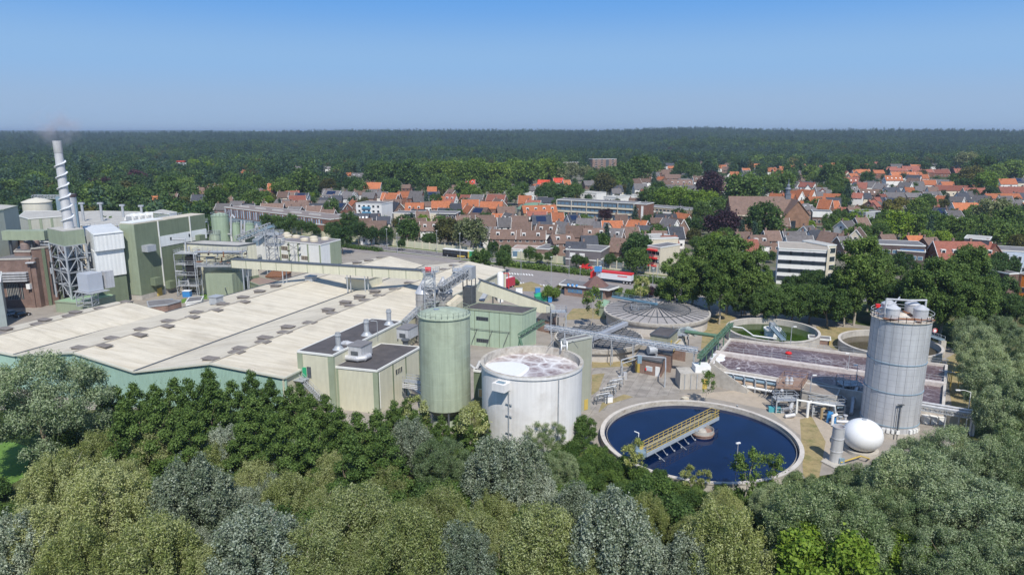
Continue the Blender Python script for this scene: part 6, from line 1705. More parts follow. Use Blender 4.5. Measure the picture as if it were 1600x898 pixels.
# smoke from the chimney: a small soft plume
m, nt, N, L, b = newmat('smoke')
N.remove(b)
pv = N.new("ShaderNodeVolumePrincipled"); pv.inputs['Color'].default_value = (.85, .82, .88, 1); pv.inputs['Density'].default_value = 0
tc = N.new("ShaderNodeTexCoord"); nz_ = N.new("ShaderNodeTexNoise"); nz_.inputs['Scale'].default_value = .25; nz_.inputs['Detail'].default_value = 4
L.new(tc.outputs['Object'], nz_.inputs[0])
gr_ = N.new("ShaderNodeTexGradient"); gr_.gradient_type = 'SPHERICAL'
mp_ = N.new("ShaderNodeMapping"); mp_.vector_type = 'POINT'; mp_.inputs['Scale'].default_value = (1 / 9.0, 1 / 6, 1 / 6.5)
L.new(tc.outputs['Object'], mp_.inputs[0]); L.new(mp_.outputs[0], gr_.inputs[0])
r_ = ramp(N, [(.46, (0, 0, 0)), (.66, (1, 1, 1))]); L.new(nz_.outputs[0], r_.inputs[0])
mu_ = N.new("ShaderNodeMath"); mu_.operation = 'MULTIPLY'; L.new(r_.outputs[0], mu_.inputs[0]); L.new(gr_.outputs[1], mu_.inputs[1])
mu2 = N.new("ShaderNodeMath"); mu2.operation = 'MULTIPLY'; mu2.inputs[1].default_value = .3; L.new(mu_.outputs[0], mu2.inputs[0]); L.new(mu2.outputs[0], pv.inputs['Density'])
L.new(pv.outputs[0], N['Material Output'].inputs['Volume'])
sm = MB().lathe(V3(0, 0, 0), [(.1, -6.4), (6, -3.5), (8.8, 0), (6, 4), (.1, 6.4)], 20).build('smoke', m, None)
sm.location = D(87, 200, cc.y); sm['kind'] = 'stuff'; sm['label'] = 'faint smoke drifting from the spiral chimney top'; sm['category'] = 'smoke'
# ================================================================ car park, gatehouse, vehicles
gh = thing('gatehouse', 'long low gatehouse with white-edged flat roof and red-brown pyramid', 'gatehouse', P(905, 455))
landmark('the gatehouse with the red-brown pyramid', P(930, 450))
g_ = [P(873, 443, 3.8), P(952, 452, 3.8), P(968, 447, 3.8), P(884, 436, 3.8)]
MB().prism(g_, 3.3, 3.8).build('canopy', white_paint, gh); MB().prism([cen(g_) + (V3(p.x, p.y, 0) - cen(g_)) * .97 for p in g_], 3.804, 3.86).build('roof', bitumen2, gh)
g2_ = [cen(g_) + (V3(p.x, p.y, 0) - cen(g_)) * .8 for p in g_]
MB().prism(g2_, 0, 3.3).build('wall', brick_dusty, gh)
pc_ = P(931, 445, 4); R_ = 3.9
MB().lathe(V3(pc_.x, pc_.y, 3.87), [(4.2, 0), (1.0, 2.7), (.02, 3.2)], 8).build('pyramid_roof', surf('red_brown_slate', (.15, .085, .075), rough=.8, var=.15), gh)
a, b_ = V3(g2_[0].x, g2_[0].y, 0), V3(g2_[1].x, g2_[1].y, 0)
for t in (.15, .27, .39, .7): on_wall(gh, a, b_, t, 1.2, 1.6, 1.2, 'window', [blue_paint, glass_blue])
on_wall(gh, a, b_, .86, .1, 2.4, 2.7, 'gate_opening', [surf('turquoise2', (.1, .4, .42)), glass_dark])
for k in range(3):
 q = P(888 + 6.5 * k, 445 + .7 * k, 3.6); t = thing('blue_lamp_globe', ['first', 'second', 'third'][k] + ' blue globe on the gatehouse roof edge, counted from the zebra crossing', 'globe', q, 'blue globes on the gatehouse edge')
 MB().lathe(q + V3(0, -.4, -.4), [(.05, 0), (.5, .25), (.55, .5), (.3, .9), (.02, 1)], 12).build('globe', blue_paint, t, True); MB().tube(q + V3(0, -.4, -.7), q + V3(0, -.4, -.35), .1).build('neck', steel_dark, t)
def wheels(t, c, d, s, offs, track, r=.36, w=.25):
 for o in offs:
  for k in (-1, 1):
   p = c + d * o + s * (k * track / 2); p.z = c.z + r
   wh_ = MB().tube(p - s * w / 2, p + s * w / 2, r, r, 14).build('wheel', rubber, t)
   MB().tube(p + s * k * (w / 2 + .005) - s * .01, p + s * k * (w / 2 + .015) + s * .01, r * .55, r * .55, 10).build('rim', alu, wh_)
def car(x, y, ang, paint, words, van=False, dist=None, z=.05):
 c = P(x, y, 0); c.z = z
 t = thing('parked_car' if not van else 'delivery_van', words, 'van' if van else 'car', c)
 d = V3(math.cos(ang), math.sin(ang), 0); s = V3(-d.y, d.x, 0)
 L_, W, H1, H2 = (4.3, 1.75, .85, 1.45) if not van else (5.2, 1.95, 1.1, 2.1)
 def prof(pts, w0, w1, nm, m_, off=0):
  mb = MB(); n = len(pts)
  vs = [c + d * a + s * w * .5 * -1 + V3(0, 0, h) for a, h, w in pts] + [c + d * a + s * w * .5 + V3(0, 0, h) for a, h, w in pts]
  mb.add(vs, [tuple(range(n)), tuple(range(2 * n - 1, n - 1, -1))] + [(i, i + n, (i + 1) % n + n, (i + 1) % n) for i in range(n)])
  return mb.build(nm, m_, t)
 h = L_ / 2
 prof([(-h, .3, W), (-h + .05, .75, W), (-h + .15, H1, W * .96), (h - 1.1, H1, W * .96), (h - .25, H1 - .18, W * .94), (h, .6, W * .92), (h, .3, W * .92)], 0, 0, 'body', paint)
 r0 = -h + .25 if van else -h + .5
 r1 = h - 1.0 if van else h - 1.25
 prof([(r0, H1 + .004, W * .9), (r0 + (.08 if van else .35), H2, W * .76), (r1 - .75, H2, W * .76), (r1, H1 + .004, W * .9)], 0, 0, 'cabin', glass_dark if not van else paint)
 prof([(r0 + (.12 if van else .4), H2 + .002, W * .74), (r0 + .5, H2 + .05, W * .7), (r1 - .85, H2 + .05, W * .7), (r1 - .78, H2 + .002, W * .74)], 0, 0, 'roof_panel', paint)
 if van: prof([(r1 - .72, H1 + .25, W * .88), (r1 - .66, H2 - .15, W * .8), (r1 - .6, H2 - .15, W * .8), (r1 - .02, H1 + .1, W * .92)], 0, 0, 'windscreen', glass_dark)
 for k in (-1, 1): MB().box(c + d * (h - .02) + s * k * W * .33 + V3(0, 0, .55), (.1, .35, .16), ang).build('headlight', white_paint, t)
 wheels(t, c, d, s, (-h + .85, h - .85), W * .9)
 return t
rdir = math.atan2((RD1[4] - RD1[3]).y, (RD1[4] - RD1[3]).x)
car(916, 420.5, rdir, red_paint, 'bright red van driving on the main road beyond the hedge', van=True)
car(845, 413, rdir, black_paint, 'dark car driving on the main road behind the red van')
car(650, 383.5, rdir, black_paint, 'black car on the main road before the bus, nearer the long block')
car(600, 385.5 - 1, rdir, grey_car, 'silver car on the main road close to the bus') if False else None
car(601, 384, rdir + math.pi, grey_car, 'silver car on the main road nearest the long low panelled block')
car(35, 494, 1.0, black_paint, 'black car parked in front of the old brick works')
car(21, 492, 1.0, surf('pale_blue_paint', (.35, .45, .55), rough=.3), 'pale blue car parked beside the black car at the brick works')
car(1475, 412 - 2, .6, white_paint, 'white car parked in front of the brick row near the orange building') if False else None
for k, (x, y, pm, wd) in enumerate(((868, 407, blue_paint, 'blue car parked behind the glass noise screen'), (880, 408.5, red_paint, 'red car parked behind the glass noise screen'), (893, 410, grey_car, 'silver car parked behind the glass noise screen'),
       (1000, 419, grey_car, 'silver car behind the screen nearest the big dark street tree'), (1010, 420, white_paint, 'white car behind the screen near the poplars'), (1020, 421.5, black_paint, 'black car behind the screen next to the poplars'))):
 car(x, y, rdir + 1.2, pm, wd)
# bus
def bus():
 c = P(717, 402, 0); c.z = .06
 d = (RD1[4] - RD1[3]).normalized(); s = V3(-d.y, d.x, 0); ang = math.atan2(d.y, d.x)
 t = thing('city_bus', 'long green, black and yellow bus on the main road', 'bus', c)
 landmark('the long bus', c)
 MB().box(c + V3(0, 0, .4), (15, 2.5, 2.6), ang).build('body', black_paint, t)
 MB().box(c + V3(0, 0, 3.003), (14.8, 2.4, .28), ang).build('roof', white_paint, t)
 MB().box(c + d * 7.0 + V3(0, 0, .35), (1.9, 2.56, 2.9), ang).build('green_end', lime_paint, t)
 MB().box(c + d * 5.7 + V3(0, 0, .35), (.8, 2.55, 2.7), ang).box(c + d * 2.0 + V3(0, 0, .35), (4, 2.56, .8), ang).build('yellow_panel', yellow, t)
 for k in range(7):
  q = c + d * (-6 + 1.6 * k) - s * 1.28; MB().box(q + V3(0, 0, 1.5), (1.35, .03, 1.0), ang).build('window', glass_dark, t)
 MB().box(c - d * 7.52 + V3(0, 0, 1.3), (.06, 2.2, 1.4), ang).build('windscreen', glass_dark, t)
 wheels(t, c, d, s, (-5, 4), 2.3, .48, .3)
bus()
# truck
def truck():
 c = P(960, 441, 0); c.z = .05
 d = (RD2[6] - RD2[5]).normalized(); s = V3(-d.y, d.x, 0); ang = math.atan2(d.y, d.x)
 t = thing('articulated_lorry', 'articulated lorry with white trailer and red top rail by the hedge', 'lorry', c)
 landmark('the red and white lorry', c)
 MB().box(c + V3(0, 0, 1.2), (13.2, 2.5, 2.1), ang).build('trailer_side', surf('trailer_white', (.66, .67, .70), rough=.4, var=.05), t)
 MB().box(c + V3(0, 0, 3.303), (13.4, 2.6, .55), ang).build('red_cover', red_paint, t)
 MB().box(c + d * 0 + V3(0, 0, .9), (12.6, 1.2, .3), ang).build('chassis', steel_dark, t)
 q = c - d * 7.7
 MB().box(q + V3(0, 0, .6), (2.2, 2.4, 2.5), ang).box(q + d * .2 + V3(0, 0, 3.103), (1.6, 2.2, .4), ang).build('cab', red_paint, t)
 MB().box(q - d * 1.12 + V3(0, 0, 1.8), (.06, 2.1, 1.0), ang).build('windscreen', glass_dark, t)
 MB().box(c + d * 3.4 - s * 1.28 + V3(0, 0, 2.45), (3.6, .04, .32), ang).build('side_lettering', red_paint, t)
 wheels(t, c, d, s, (4.0, 5.2, 6.4, ), 2.2, .5, .35); wheels(t, q, d, s, (-.5,), 2.2, .5, .35); wheels(t, c, d, s, (-5.6,), 2.2, .5, .35)
truck()
sg_ = P(934, 440, 0)
t = thing('blue_road_sign', 'blue square sign on a pole in front of the red lorry cab', 'sign', sg_)
MB().tube(sg_, sg_ + V3(0, 0, 5.2), .08).build('post', steel, t); MB().box(sg_ + V3(0, -.1, 3.6), (2.6, .12, 2.0)).build('plate', blue_paint, t)
# red roofed trailer by the hall end
rt_ = thing('covered_trailer', 'long trailer with crimson and white cover behind the hall corner', 'trailer', P(790, 456))
a = P(781, 453, 0); b_ = P(800, 447, 0); a.z = b_.z = 0
MB().beam(a + V3(0, 0, 2.0), b_ + V3(0, 0, 2.0), 2.6, 2.8).build('body', surf('crimson', (.42, .04, .07)), rt_)
MB().beam(a + V3(0, 0, 3.5), b_ + V3(0, 0, 3.5), 1.0, .14).build('white_stripe', white_paint, rt_)
d = (b_ - a).normalized(); wheels(rt_, a.lerp(b_, .5), d, V3(-d.y, d.x, 0), (-2, 0, 2), 2.3, .45)
px_building('red_glass_shed', 'small shed with red frame and glazed side at the hall corner', [(783, 452), (797, 455), (802, 449), (790, 446)], 2.0, glass_blue, gravel_roof, trim=red_paint) if False else None
# skip, bins, sign boards
q = P(848, 469); t = thing('green_skip', 'green skip with sloping lid beside the round clipped bush', 'skip', q)
MB().box(q, (5, 3.4, 1.6), .1).build('body', surf('dark_green_paint', (.02, .2, .12)), t); MB().add([q + V3(-2.6, -1.8, 1.604), q + V3(2.6, -1.5, 1.604), q + V3(2.4, 2, 1.604), q + V3(-2.8, 1.7, 1.604), q + V3(-1.4, 0, 2.5), q + V3(1.6, 0, 2.5)], [(0, 1, 5, 4), (1, 2, 5), (2, 3, 4, 5), (3, 0, 4)]).build('lid', lime_paint, t)
for x, y, m_, sz, wd, nm in ((859, 472, blue_paint, (1.2, 1.1, 1.7), 'blue bin next to the green skip', 'waste_bin'), (840, 460, blue_paint, (1.6, 1.0, 2.2), 'blue container beside the round clipped bush', 'container'), (912, 460, orange_paint, (2.2, 1.6, 1.5), 'orange grit box in front of the gatehouse', 'grit_box'), (811, 459, white_paint, (2.2, .4, 1.9), 'white board standing on the car park near the trailer', 'notice_board')):
 q = P(x, y); t = thing(nm, wd, nm.replace('_', ' '), q)
 MB().box(q + V3(0, 0, .12), sz, .15).build('body', m_, t); MB().box(q + V3(0, 0, sz[2] + .124), (sz[0] + .12, sz[1] + .12, .1), .15).build('lid', steel, t)
 MB().box(q + V3(-sz[0] * .35, 0, 0), (.2, sz[1] * .8, .12), .15).box(q + V3(sz[0] * .35, 0, 0), (.2, sz[1] * .8, .12), .15).build('foot', steel_dark, t)
# tall light masts and flag poles
for x, y, h, wd in ((814, 438, 11, 'tall grey light mast on the car park beside the hall corner'), (889, 432, 11, 'tall light mast beside the red van'), (861, 446, 10, 'thin mast on the car park by the zebra crossing'), (906, 447, 7, 'white flag mast on the gatehouse forecourt'), (1019, 470 - 8, 9, 'brown mast behind the spoked lid tank'), (1027, 434, 6, 'white mast by the hedge near the poplars'), (719, 402 + 4, 11, 'tall light mast in front of the bus'), (683, 396, 10, 'thin light mast near the front of the bus'), (621, 397, 9, 'light mast beside the main road hedge'), (605, 389, 9, 'light mast on the verge close to the white block'),
     (937, 452, 8, 'thin mast beside the pyramid roof'), (1108, 352, 11, 'white flagpole by the copper beech next to the church')):
 lamp_post(x, y, h, wd, head=True)
# signal posts of the noise screen, cream noise wall
W1 = [P(x, y) for x, y in [(440, 365), (550, 381.5), (620, 390), (700, 398 - 1), (771, 404), (822, 409.5)]]
nw = thing('noise_wall', 'long low cream noise wall along the far side of the main road', 'wall', W1[2])
W1 = offset(RD1, 7.5)
def sub_path(pts, y0_, y1_):
 return pts
def lerp_path(pts, n):
 L_ = [0]
 for a, c in zip(pts[:-1], pts[1:]): L_.append(L_[-1] + (c - a).length)
 out = []
 for i in range(n + 1):
  s = L_[-1] * i / n
  for k in range(len(pts) - 1):
   if L_[k + 1] >= s - 1e-6:
    out.append(pts[k].lerp(pts[k + 1], (s - L_[k]) / (L_[k + 1] - L_[k]))); break
 return out
wallpts = lerp_path(W1[1:6], 40)
noisewall = surf('noise_wall_cream', (.55, .54, .40), rough=.7, var=.08, streak=.12)
mb = MB()
for a, c in zip(wallpts[:-1], wallpts[1:]): mb.beam(a + V3(0, 0, 1.5), c + V3(0, 0, 1.5), .2, 3.0)
mb.build('panel', noisewall, nw)
for p in wallpts: MB().box(V3(p.x, p.y, 0), (.45, .5, 3.4), rdir).build('pier', render_cream, nw)
gs_ = thing('glass_noise_screen', 'clear noise screen with pale posts beyond the main road hedge', 'screen', W1[6])
sp_pts = lerp_path(W1[5:9], 26)
m, nt, N, L, b = newmat('screen_glass'); b.inputs['Base Color'].default_value = (.35, .4, .42, 1); b.inputs['Alpha'].default_value = .3; b.inputs['Roughness'].default_value = .1
mb = MB()
for a, c in zip(sp_pts[:-1], sp_pts[1:]): mb.beam(a + V3(0, 0, 1.9), c + V3(0, 0, 1.9), .06, 2.4)
mb.build('glass', m, gs_)
mb = MB()
for a, c in zip(sp_pts[:-1], sp_pts[1:]): mb.beam(a + V3(0, 0, .35), c + V3(0, 0, .35), .3, .7)
mb.build('base_wall', render_cream, gs_)
for p in sp_pts: MB().box(V3(p.x, p.y, 0), (.35, .4, 3.6), rdir).build('post', render_cream, gs_)
# white boundary posts along the service road
# ================================================================ the town
ROOFM = {'o': (tile_orange, 'orange-tiled'), 'r': (tile_red, 'red-tiled'), 'b': (tile_brown, 'brown-tiled'), 'g': (tile_grey, 'grey-tiled'), 'k': (tile_slate, 'dark slate'), 'R': (bright_red_tile, 'bright red')}
WALLM = {'b': (brick_red, 'red brick'), 'd': (brick_brown, 'dark brick'), 'p': (brick_dusty, 'dusty brick'), 'w': (render_white, 'white'), 'c': (render_cream, 'cream'), 'y': (brick_yellow, 'yellow brick')}
WIN = {}
def window_mesh(w, h):
 key = (w, h)
 if key not in WIN:
  mb = MB()
  mb.box((0, .03, -h / 2), (w, .12, h), 0, 0)
  mb.box((0, -.045, -h / 2 + .12), (w - .24, .03, h - .24), 0, 1)
  o = mb.build('window', [render_white, glass_dark], None)
  WIN[key] = o.data
  COL.objects.unlink(o); bpy.data.objects.remove(o)
 return WIN[key]
HOUSE_N = 0
def add_window(t, p, rz, w, h, name='window'):
 o = bpy.data.objects.new(name, window_mesh(w, h))
 COL.objects.link(o); o.parent = t; o.location = p; o.rotation_euler = (0, 0, rz)
 return o
def house(c, w, d, eave, ridge, rot, rk, wk, chim=1, dorm=0, solar_=0, hip=False, name='house', label=None, cat='house', group=None, row=False, skylights=0):
 """gabled house: ridge along local x (length w), depth d; parts wall, roof (> chimney, dormer, solar_panel), window"""
 global HOUSE_N; HOUSE_N += 1
 r = random.Random(HOUSE_N * 7 + 1)
 rm, rword = ROOFM[rk]; wm, wword = WALLM[wk]
 z0 = terrain(c.x, c.y)
 extra = ' with dormers' if dorm else (' with solar panels' if solar_ else (' with skylights' if skylights else ''))
 kindw = 'terrace' if row else ('hipped house' if hip else 'house')
 word = label or f"{rword} {wword} {kindw}{extra}"
 t = thing(name, word, cat, V3(c.x, c.y, z0), group or 'houses of the town', auto=(label is None))
 t.rotation_euler = (0, 0, rot)
 base = parent_loc(t)
 def L_(x, y, z): return base + V3(x, y, z)
 hw, hd = w / 2, d / 2
 hipx = min(hw * .6, hd * .9) if hip else 0
 vs = [L_(-hw, -hd, -.3), L_(hw, -hd, -.3), L_(hw, hd, -.3), L_(-hw, hd, -.3), L_(-hw, -hd, eave), L_(hw, -hd, eave), L_(hw, hd, eave), L_(-hw, hd, eave)]
 fs = [(0, 1, 5, 4), (2, 3, 7, 6)]
 if hip:
  fs += [(1, 2, 6, 5), (3, 0, 4, 7), (4, 5, 6, 7)]
 else:
  vs += [L_(hw, 0, ridge - .15), L_(-hw, 0, ridge - .15)]
  fs += [(1, 2, 6, 8, 5), (3, 0, 4, 9, 7)]
 MB().add(vs, fs).build('wall', wm, t)
 ov = .35; sl = (ridge - eave) / hd
 th = .22
 ez = eave - ov * sl
 A = [L_(-hw - ov, -hd - ov, ez), L_(hw + ov, -hd - ov, ez), L_(hw + ov - hipx, 0, ridge), L_(-hw - ov + hipx, 0, ridge), L_(hw + ov, hd + ov, ez), L_(-hw - ov, hd + ov, ez)]
 B = [p + V3(0, 0, th) for p in A]
 fs = [(6, 7, 8, 9), (9, 8, 10, 11), (1, 0, 3, 2), (4, 2, 3, 5), (0, 1, 7, 6), (4, 5, 11, 10)]
 if hip: fs += [(7, 10, 8), (11, 6, 9), (1, 4, 10, 7), (5, 0, 6, 11)]
 else: fs += [(1, 2, 8, 7), (2, 4, 10, 8), (3, 0, 6, 9), (5, 3, 9, 11)]
 ro = MB().add(A + B, fs).build('roof', rm, t)
 if not hip and wk != 'd' and r.random() < .5:
  mb = MB()
  for sx in (-1, 1):
   x = sx * (hw + ov)
   for sy in (-1, 1): mb.beam(L_(x, sy * (hd + ov), ez + th * .6), L_(x, 0, ridge + th * .6), .12, .35)
  mb.build('barge_board', render_white, t)
 far = c.length > 520
 for k in range(chim):
  x = (-hw + .8) if (k == 0) else (hw - .8)
  if row and chim > 2: x = -hw + .8 + (w - 1.6) * k / (chim - 1)
  mb = MB(); mb.box(L_(x, .5, ridge - .9), (.7, .8, 2.0)); mb.box(L_(x, .5, ridge + 1.104), (.85, .95, .16)); mb.build('chimney', brick_dusty, ro)
 for k in range(dorm):
  x = -hw + (k + .5) * w / dorm
  y = -hd * .62; zz = eave + (hd * .38) * sl
  mb = MB()
  dz = 1.35
  mb.add([L_(x - .8, y - .1, zz - .2), L_(x + .8, y - .1, zz - .2), L_(x + .8, y + 1.6, zz + .2), L_(x - .8, y + 1.6, zz + .2), L_(x - .8, y - .1, zz + dz), L_(x + .8, y - .1, zz + dz), L_(x + .8, y + 1.6, zz + dz), L_(x - .8, y + 1.6, zz + dz)], [(0, 1, 5, 4), (1, 2, 6, 5), (3, 0, 4, 7), (4, 5, 6, 7), (2, 3, 7, 6)], 0)
  mb.box(L_(x, y - .16, zz + .15), (1.1, .06, .9), 0, 1)
  mb.build('dormer', [render_white, glass_dark], ro)
 if solar_:
  a = .12; x0_, x1_ = -hw * .6, hw * .5
  def rp(x, f, o): return L_(x, -hd - ov + (hd + ov) * f, ez + (ridge - ez) * f + th + o)
  mb = MB(); q = [rp(x0_, .3, .05), rp(x1_, .3, .05), rp(x1_, .85, .05), rp(x0_, .85, .05)]; q2 = [p + V3(0, 0, .08) for p in q]
  mb.add(q + q2, [(4, 5, 6, 7), (0, 1, 5, 4), (1, 2, 6, 5), (2, 3, 7, 6), (3, 0, 4, 7)]); mb.build('solar_panel', solar, ro)
 for k in range(skylights):
  x = -hw + (k + .5) * w / skylights
  def rp(x, f, o): return L_(x, -hd - ov + (hd + ov) * f, ez + (ridge - ez) * f + th + o)
  q = [rp(x - .5, .4, .02), rp(x + .5, .4, .02), rp(x + .5, .6, .02), rp(x - .5, .6, .02)]; q2 = [p + V3(0, 0, .07) for p in q]
  MB().add(q + q2, [(4, 5, 6, 7), (0, 1, 5, 4), (1, 2, 6, 5), (2, 3, 7, 6), (3, 0, 4, 7)]).build('skylight', render_white, ro)
 # windows on the sides that face the works
 n = max(1, int(w / (4.2 if far else 3.0)))
 if row: n = max(2, int(w / 3.6))
 storeys = [1.5] if eave < 4.2 else ([1.5, 4.3] if eave < 7 else [1.5, 4.3, 7.1])
 vis = [z for z in storeys if z + .7 < eave]
 if far: vis = vis[-1:]
 for z in vis:
  for k in range(n):
   add_window(t, V3(-hw + (k + .5) * w / n, -hd - .02, z + .4), 0, 1.5 if k % 2 else 1.1, 1.3)
 if not hip:
  for sx in (-1, 1):
   if math.sin(rot) * sx > .12:      # the gable that looks towards the works
    pass
  sx = 1 if math.sin(rot) < 0 else -1
  # local +x gable normal = (cos rot, sin rot); visible if it points towards the camera
  for sx in (-1, 1):
   nrm = V3(math.cos(rot) * sx, math.sin(rot) * sx, 0)
   if nrm.dot(-c.normalized()) > .15:
    add_window(t, V3(sx * (hw + .02), 0, eave + .3), rad(90) * sx, 1.3, 1.3)
    if not far: add_window(t, V3(sx * (hw + .02), -hd * .4, 2.0), rad(90) * sx, 1.5, 1.3)
 t['_r'] = 0
 del t['_r']
 HS.append((c, max(w, d) / 2))
 return t
HS = []
def hp(x, y, wpx, rk, wk='p', rot=None, d=8.5, ridge=8.5, eave=5.0, **k):
 c = P(x, y, ridge - 1.0 + 0)
 w = max(6.0, wpx * mpp(c)); c.z = 0
 if rot is None: rot = rng.choice((-.25, -.1, -.35, .15))
 return house(c, w, d, eave, ridge, rot, rk, wk, **k)
# ---- larger buildings by hand --------------------------------------------------
def facade_windows(t, a, b_, z0, rows, cols, w, h, dz, mats, t0=.04, t1=.96, name='window'):
 for i in range(rows):
  for k in range(cols):
   on_wall(t, a, b_, t0 + (t1 - t0) * (k + .5) / cols, z0 + i * dz, w, h, name, mats)
def town_block(name, label, x0, y0, x1, y1, z, d, wall, roofm, z0=0, trim=None, cat='building'):
 """front roof edge seen from (x0,y0) to (x1,y1) at height z, d metres deep"""
 a = P(x0, y0, z); b_ = P(x1, y1, z); a.z = b_.z = 0
 n = -facing(a, b_)
 t = flat_building(name, label, cat, [a, b_, b_ + n * d, a + n * d], z, wall, roofm, z0, trim)
 HS.append(((a + b_) / 2 + n * d / 2, (b_ - a).length / 2 * .8)); HS.append((a.lerp(b_, .2) + n * d / 2, (b_ - a).length / 5)); HS.append((a.lerp(b_, .8) + n * d / 2, (b_ - a).length / 5))
 return t, a, b_
# long low panelled block
lbk, a, b_ = town_block('panelled_school_block', 'long low block with red, white and blue panels under a brown-grey roof', 350, 324, 516, 343, 8.5, 16, brick_red, surf('school_roof', (.22, .185, .17), rough=.9, var=.2))
landmark('the long red and blue panelled block', (a + b_) / 2)
panel_b = surf('pale_blue_panel', (.32, .42, .55), rough=.4)
for k in range(44):
 t_ = (k + .5) / 44 * .94
 on_wall(lbk, a, b_, t_, 3.2, 1.15, 4.6, 'window', [brick_red if k % 3 else render_white, [panel_b, glass_blue, panel_b][k % 3]], .1)
panel(lbk, a, b_, 0, .93, .2, 2.8, steel_blue, 'blue_band', .06)
for k in range(5):
 q = a.lerp(b_, .1 + .17 * k) - facing(a, b_) * 7; MB().box((q.x, q.y, 8.6), (9, 1.2, .7), math.atan2((b_ - a).y, (b_ - a).x)).build('roof_light', surf('rooflight', (.5, .48, .45)) if 'rooflight' not in MATS else MATS['rooflight'], lbk)
bk, a, b_ = town_block('brick_annexe_hall', 'plain red brick cube at the end of the long panelled block', 491, 350, 512, 351.5, 5.5, 12, brick_red, gravel_roof)
tb, a, b_ = town_block('grey_glass_extension', 'grey flat-roofed extension with a glazed band behind the street trees', 516, 339, 552, 338, 6, 14, brick_dusty, bitumen2)
facade_windows(tb, a, b_, 3.6, 1, 6, 2.0, 1.5, 3, [render_white, glass_dark])
q = P(581 - 80, 352, 0)
# white four storey block
wf, a, b_ = town_block('white_flat_block', 'white four-storey apartment block with blue balconies', 556, 317.5, 596, 319, 12, 13, render_white, bitumen2)
landmark('the white apartment block', a)
facade_windows(wf, a, b_, 1.4, 4, 5, 1.6, 1.4, 2.8, [render_white, glass_dark])
for i in range(3): panel(wf, a, b_, .25, .58, 3.6 + 2.8 * i, 4.6 + 2.8 * i, surf('balcony_blue', (.1, .28, .42)) if 'balcony_blue' not in MATS else MATS['balcony_blue'], 'balcony', .9)
# long slab of flats
lf, a, b_ = town_block('long_flats', 'long dark slab of flats with continuous pale balconies', 870, 312, 992, 318, 11.5, 11, steel_dark, bitumen2)
landmark('the long dark slab of flats', (a + b_) / 2)
for i in range(3):
 panel(lf, a, b_, .0, .999, 1.2 + 3.2 * i, 2.1 + 3.2 * i, render_cream, 'balcony', .8)
 facade_windows(lf, a, b_, 2.2 + 3.2 * i, 1, 18, 2.4, 1.8, 3, [steel_dark, glass_blue], 0, 1)
for k in range(6): panel(lf, a, b_, k / 5 * .99, k / 5 * .99 + .006, 0, 11.4, concrete, 'divider', 1.0)
b2, a, b_ = town_block('brick_stair_block', 'red brick end block with white stair windows at the end of the slab of flats', 992.5, 318.5, 1010, 319.5, 12, 11.5, brick_red, bitumen2)
facade_windows(b2, a, b_, 2, 3, 1, .8, 1.0, 3.2, [render_white, glass_dark], .1, .4)
panel(b2, a, b_, .55, .75, 1, 11, render_white, 'stair_window_strip', .1)
b3, a, b_ = town_block('low_flats', 'low pale flats with white balconies beside the red brick end block', 1011, 322.5, 1080, 328, 7.5, 11, brick_yellow, bitumen2)
for i in range(2):
 panel(b3, a, b_, .02, .8, 1.0 + 3.2 * i, 1.9 + 3.2 * i, render_white, 'balcony', .6)
 facade_windows(b3, a, b_, 2.1 + 3.2 * i, 1, 9, 2.0, 1.2, 3, [render_white, glass_dark], .02, .8)
# far apartment blocks at the wood edge
fb1, a, b_ = town_block('far_flats', 'brown-grey apartment block with white balconies at the forest edge, the lower and wider', 869, 255, 906, 253.5, 11, 12, brick_dusty, bitumen2)
facade_windows(fb1, a, b_, 1.4, 3, 5, 3.4, 1.7, 3, [render_white, glass_dark])
fb2, a, b_ = town_block('far_flats', 'brown-grey five-storey apartment block at the forest edge, the taller', 926, 249, 963.5, 248.5, 15.5, 14, brick_dusty, bitumen2)
facade_windows(fb2, a, b_, 1.4, 5, 4, 3.6, 1.7, 3, [render_white, glass_dark]); panel(fb2, a, b_, .55, .68, 1, 15, steel_dark, 'stair_recess', .15)
landmark('the five-storey block at the forest edge', a)
# white villa complex in the left woods
v1, a, b_ = town_block('white_villa', 'long white flat-roofed villa among the far woods', 243, 253, 289, 256, 8, 12, render_white, gravel_roof)
facade_windows(v1, a, b_, 1.4, 2, 8, 2.4, 1.2, 3, [render_white, glass_dark]); landmark('the white villa in the woods', a)
MB().beam(a + V3(30, 6, 8.6), a + V3(42, 6, 8.6), 7, 1.4).build('red_roof_part', bright_red_tile, v1)
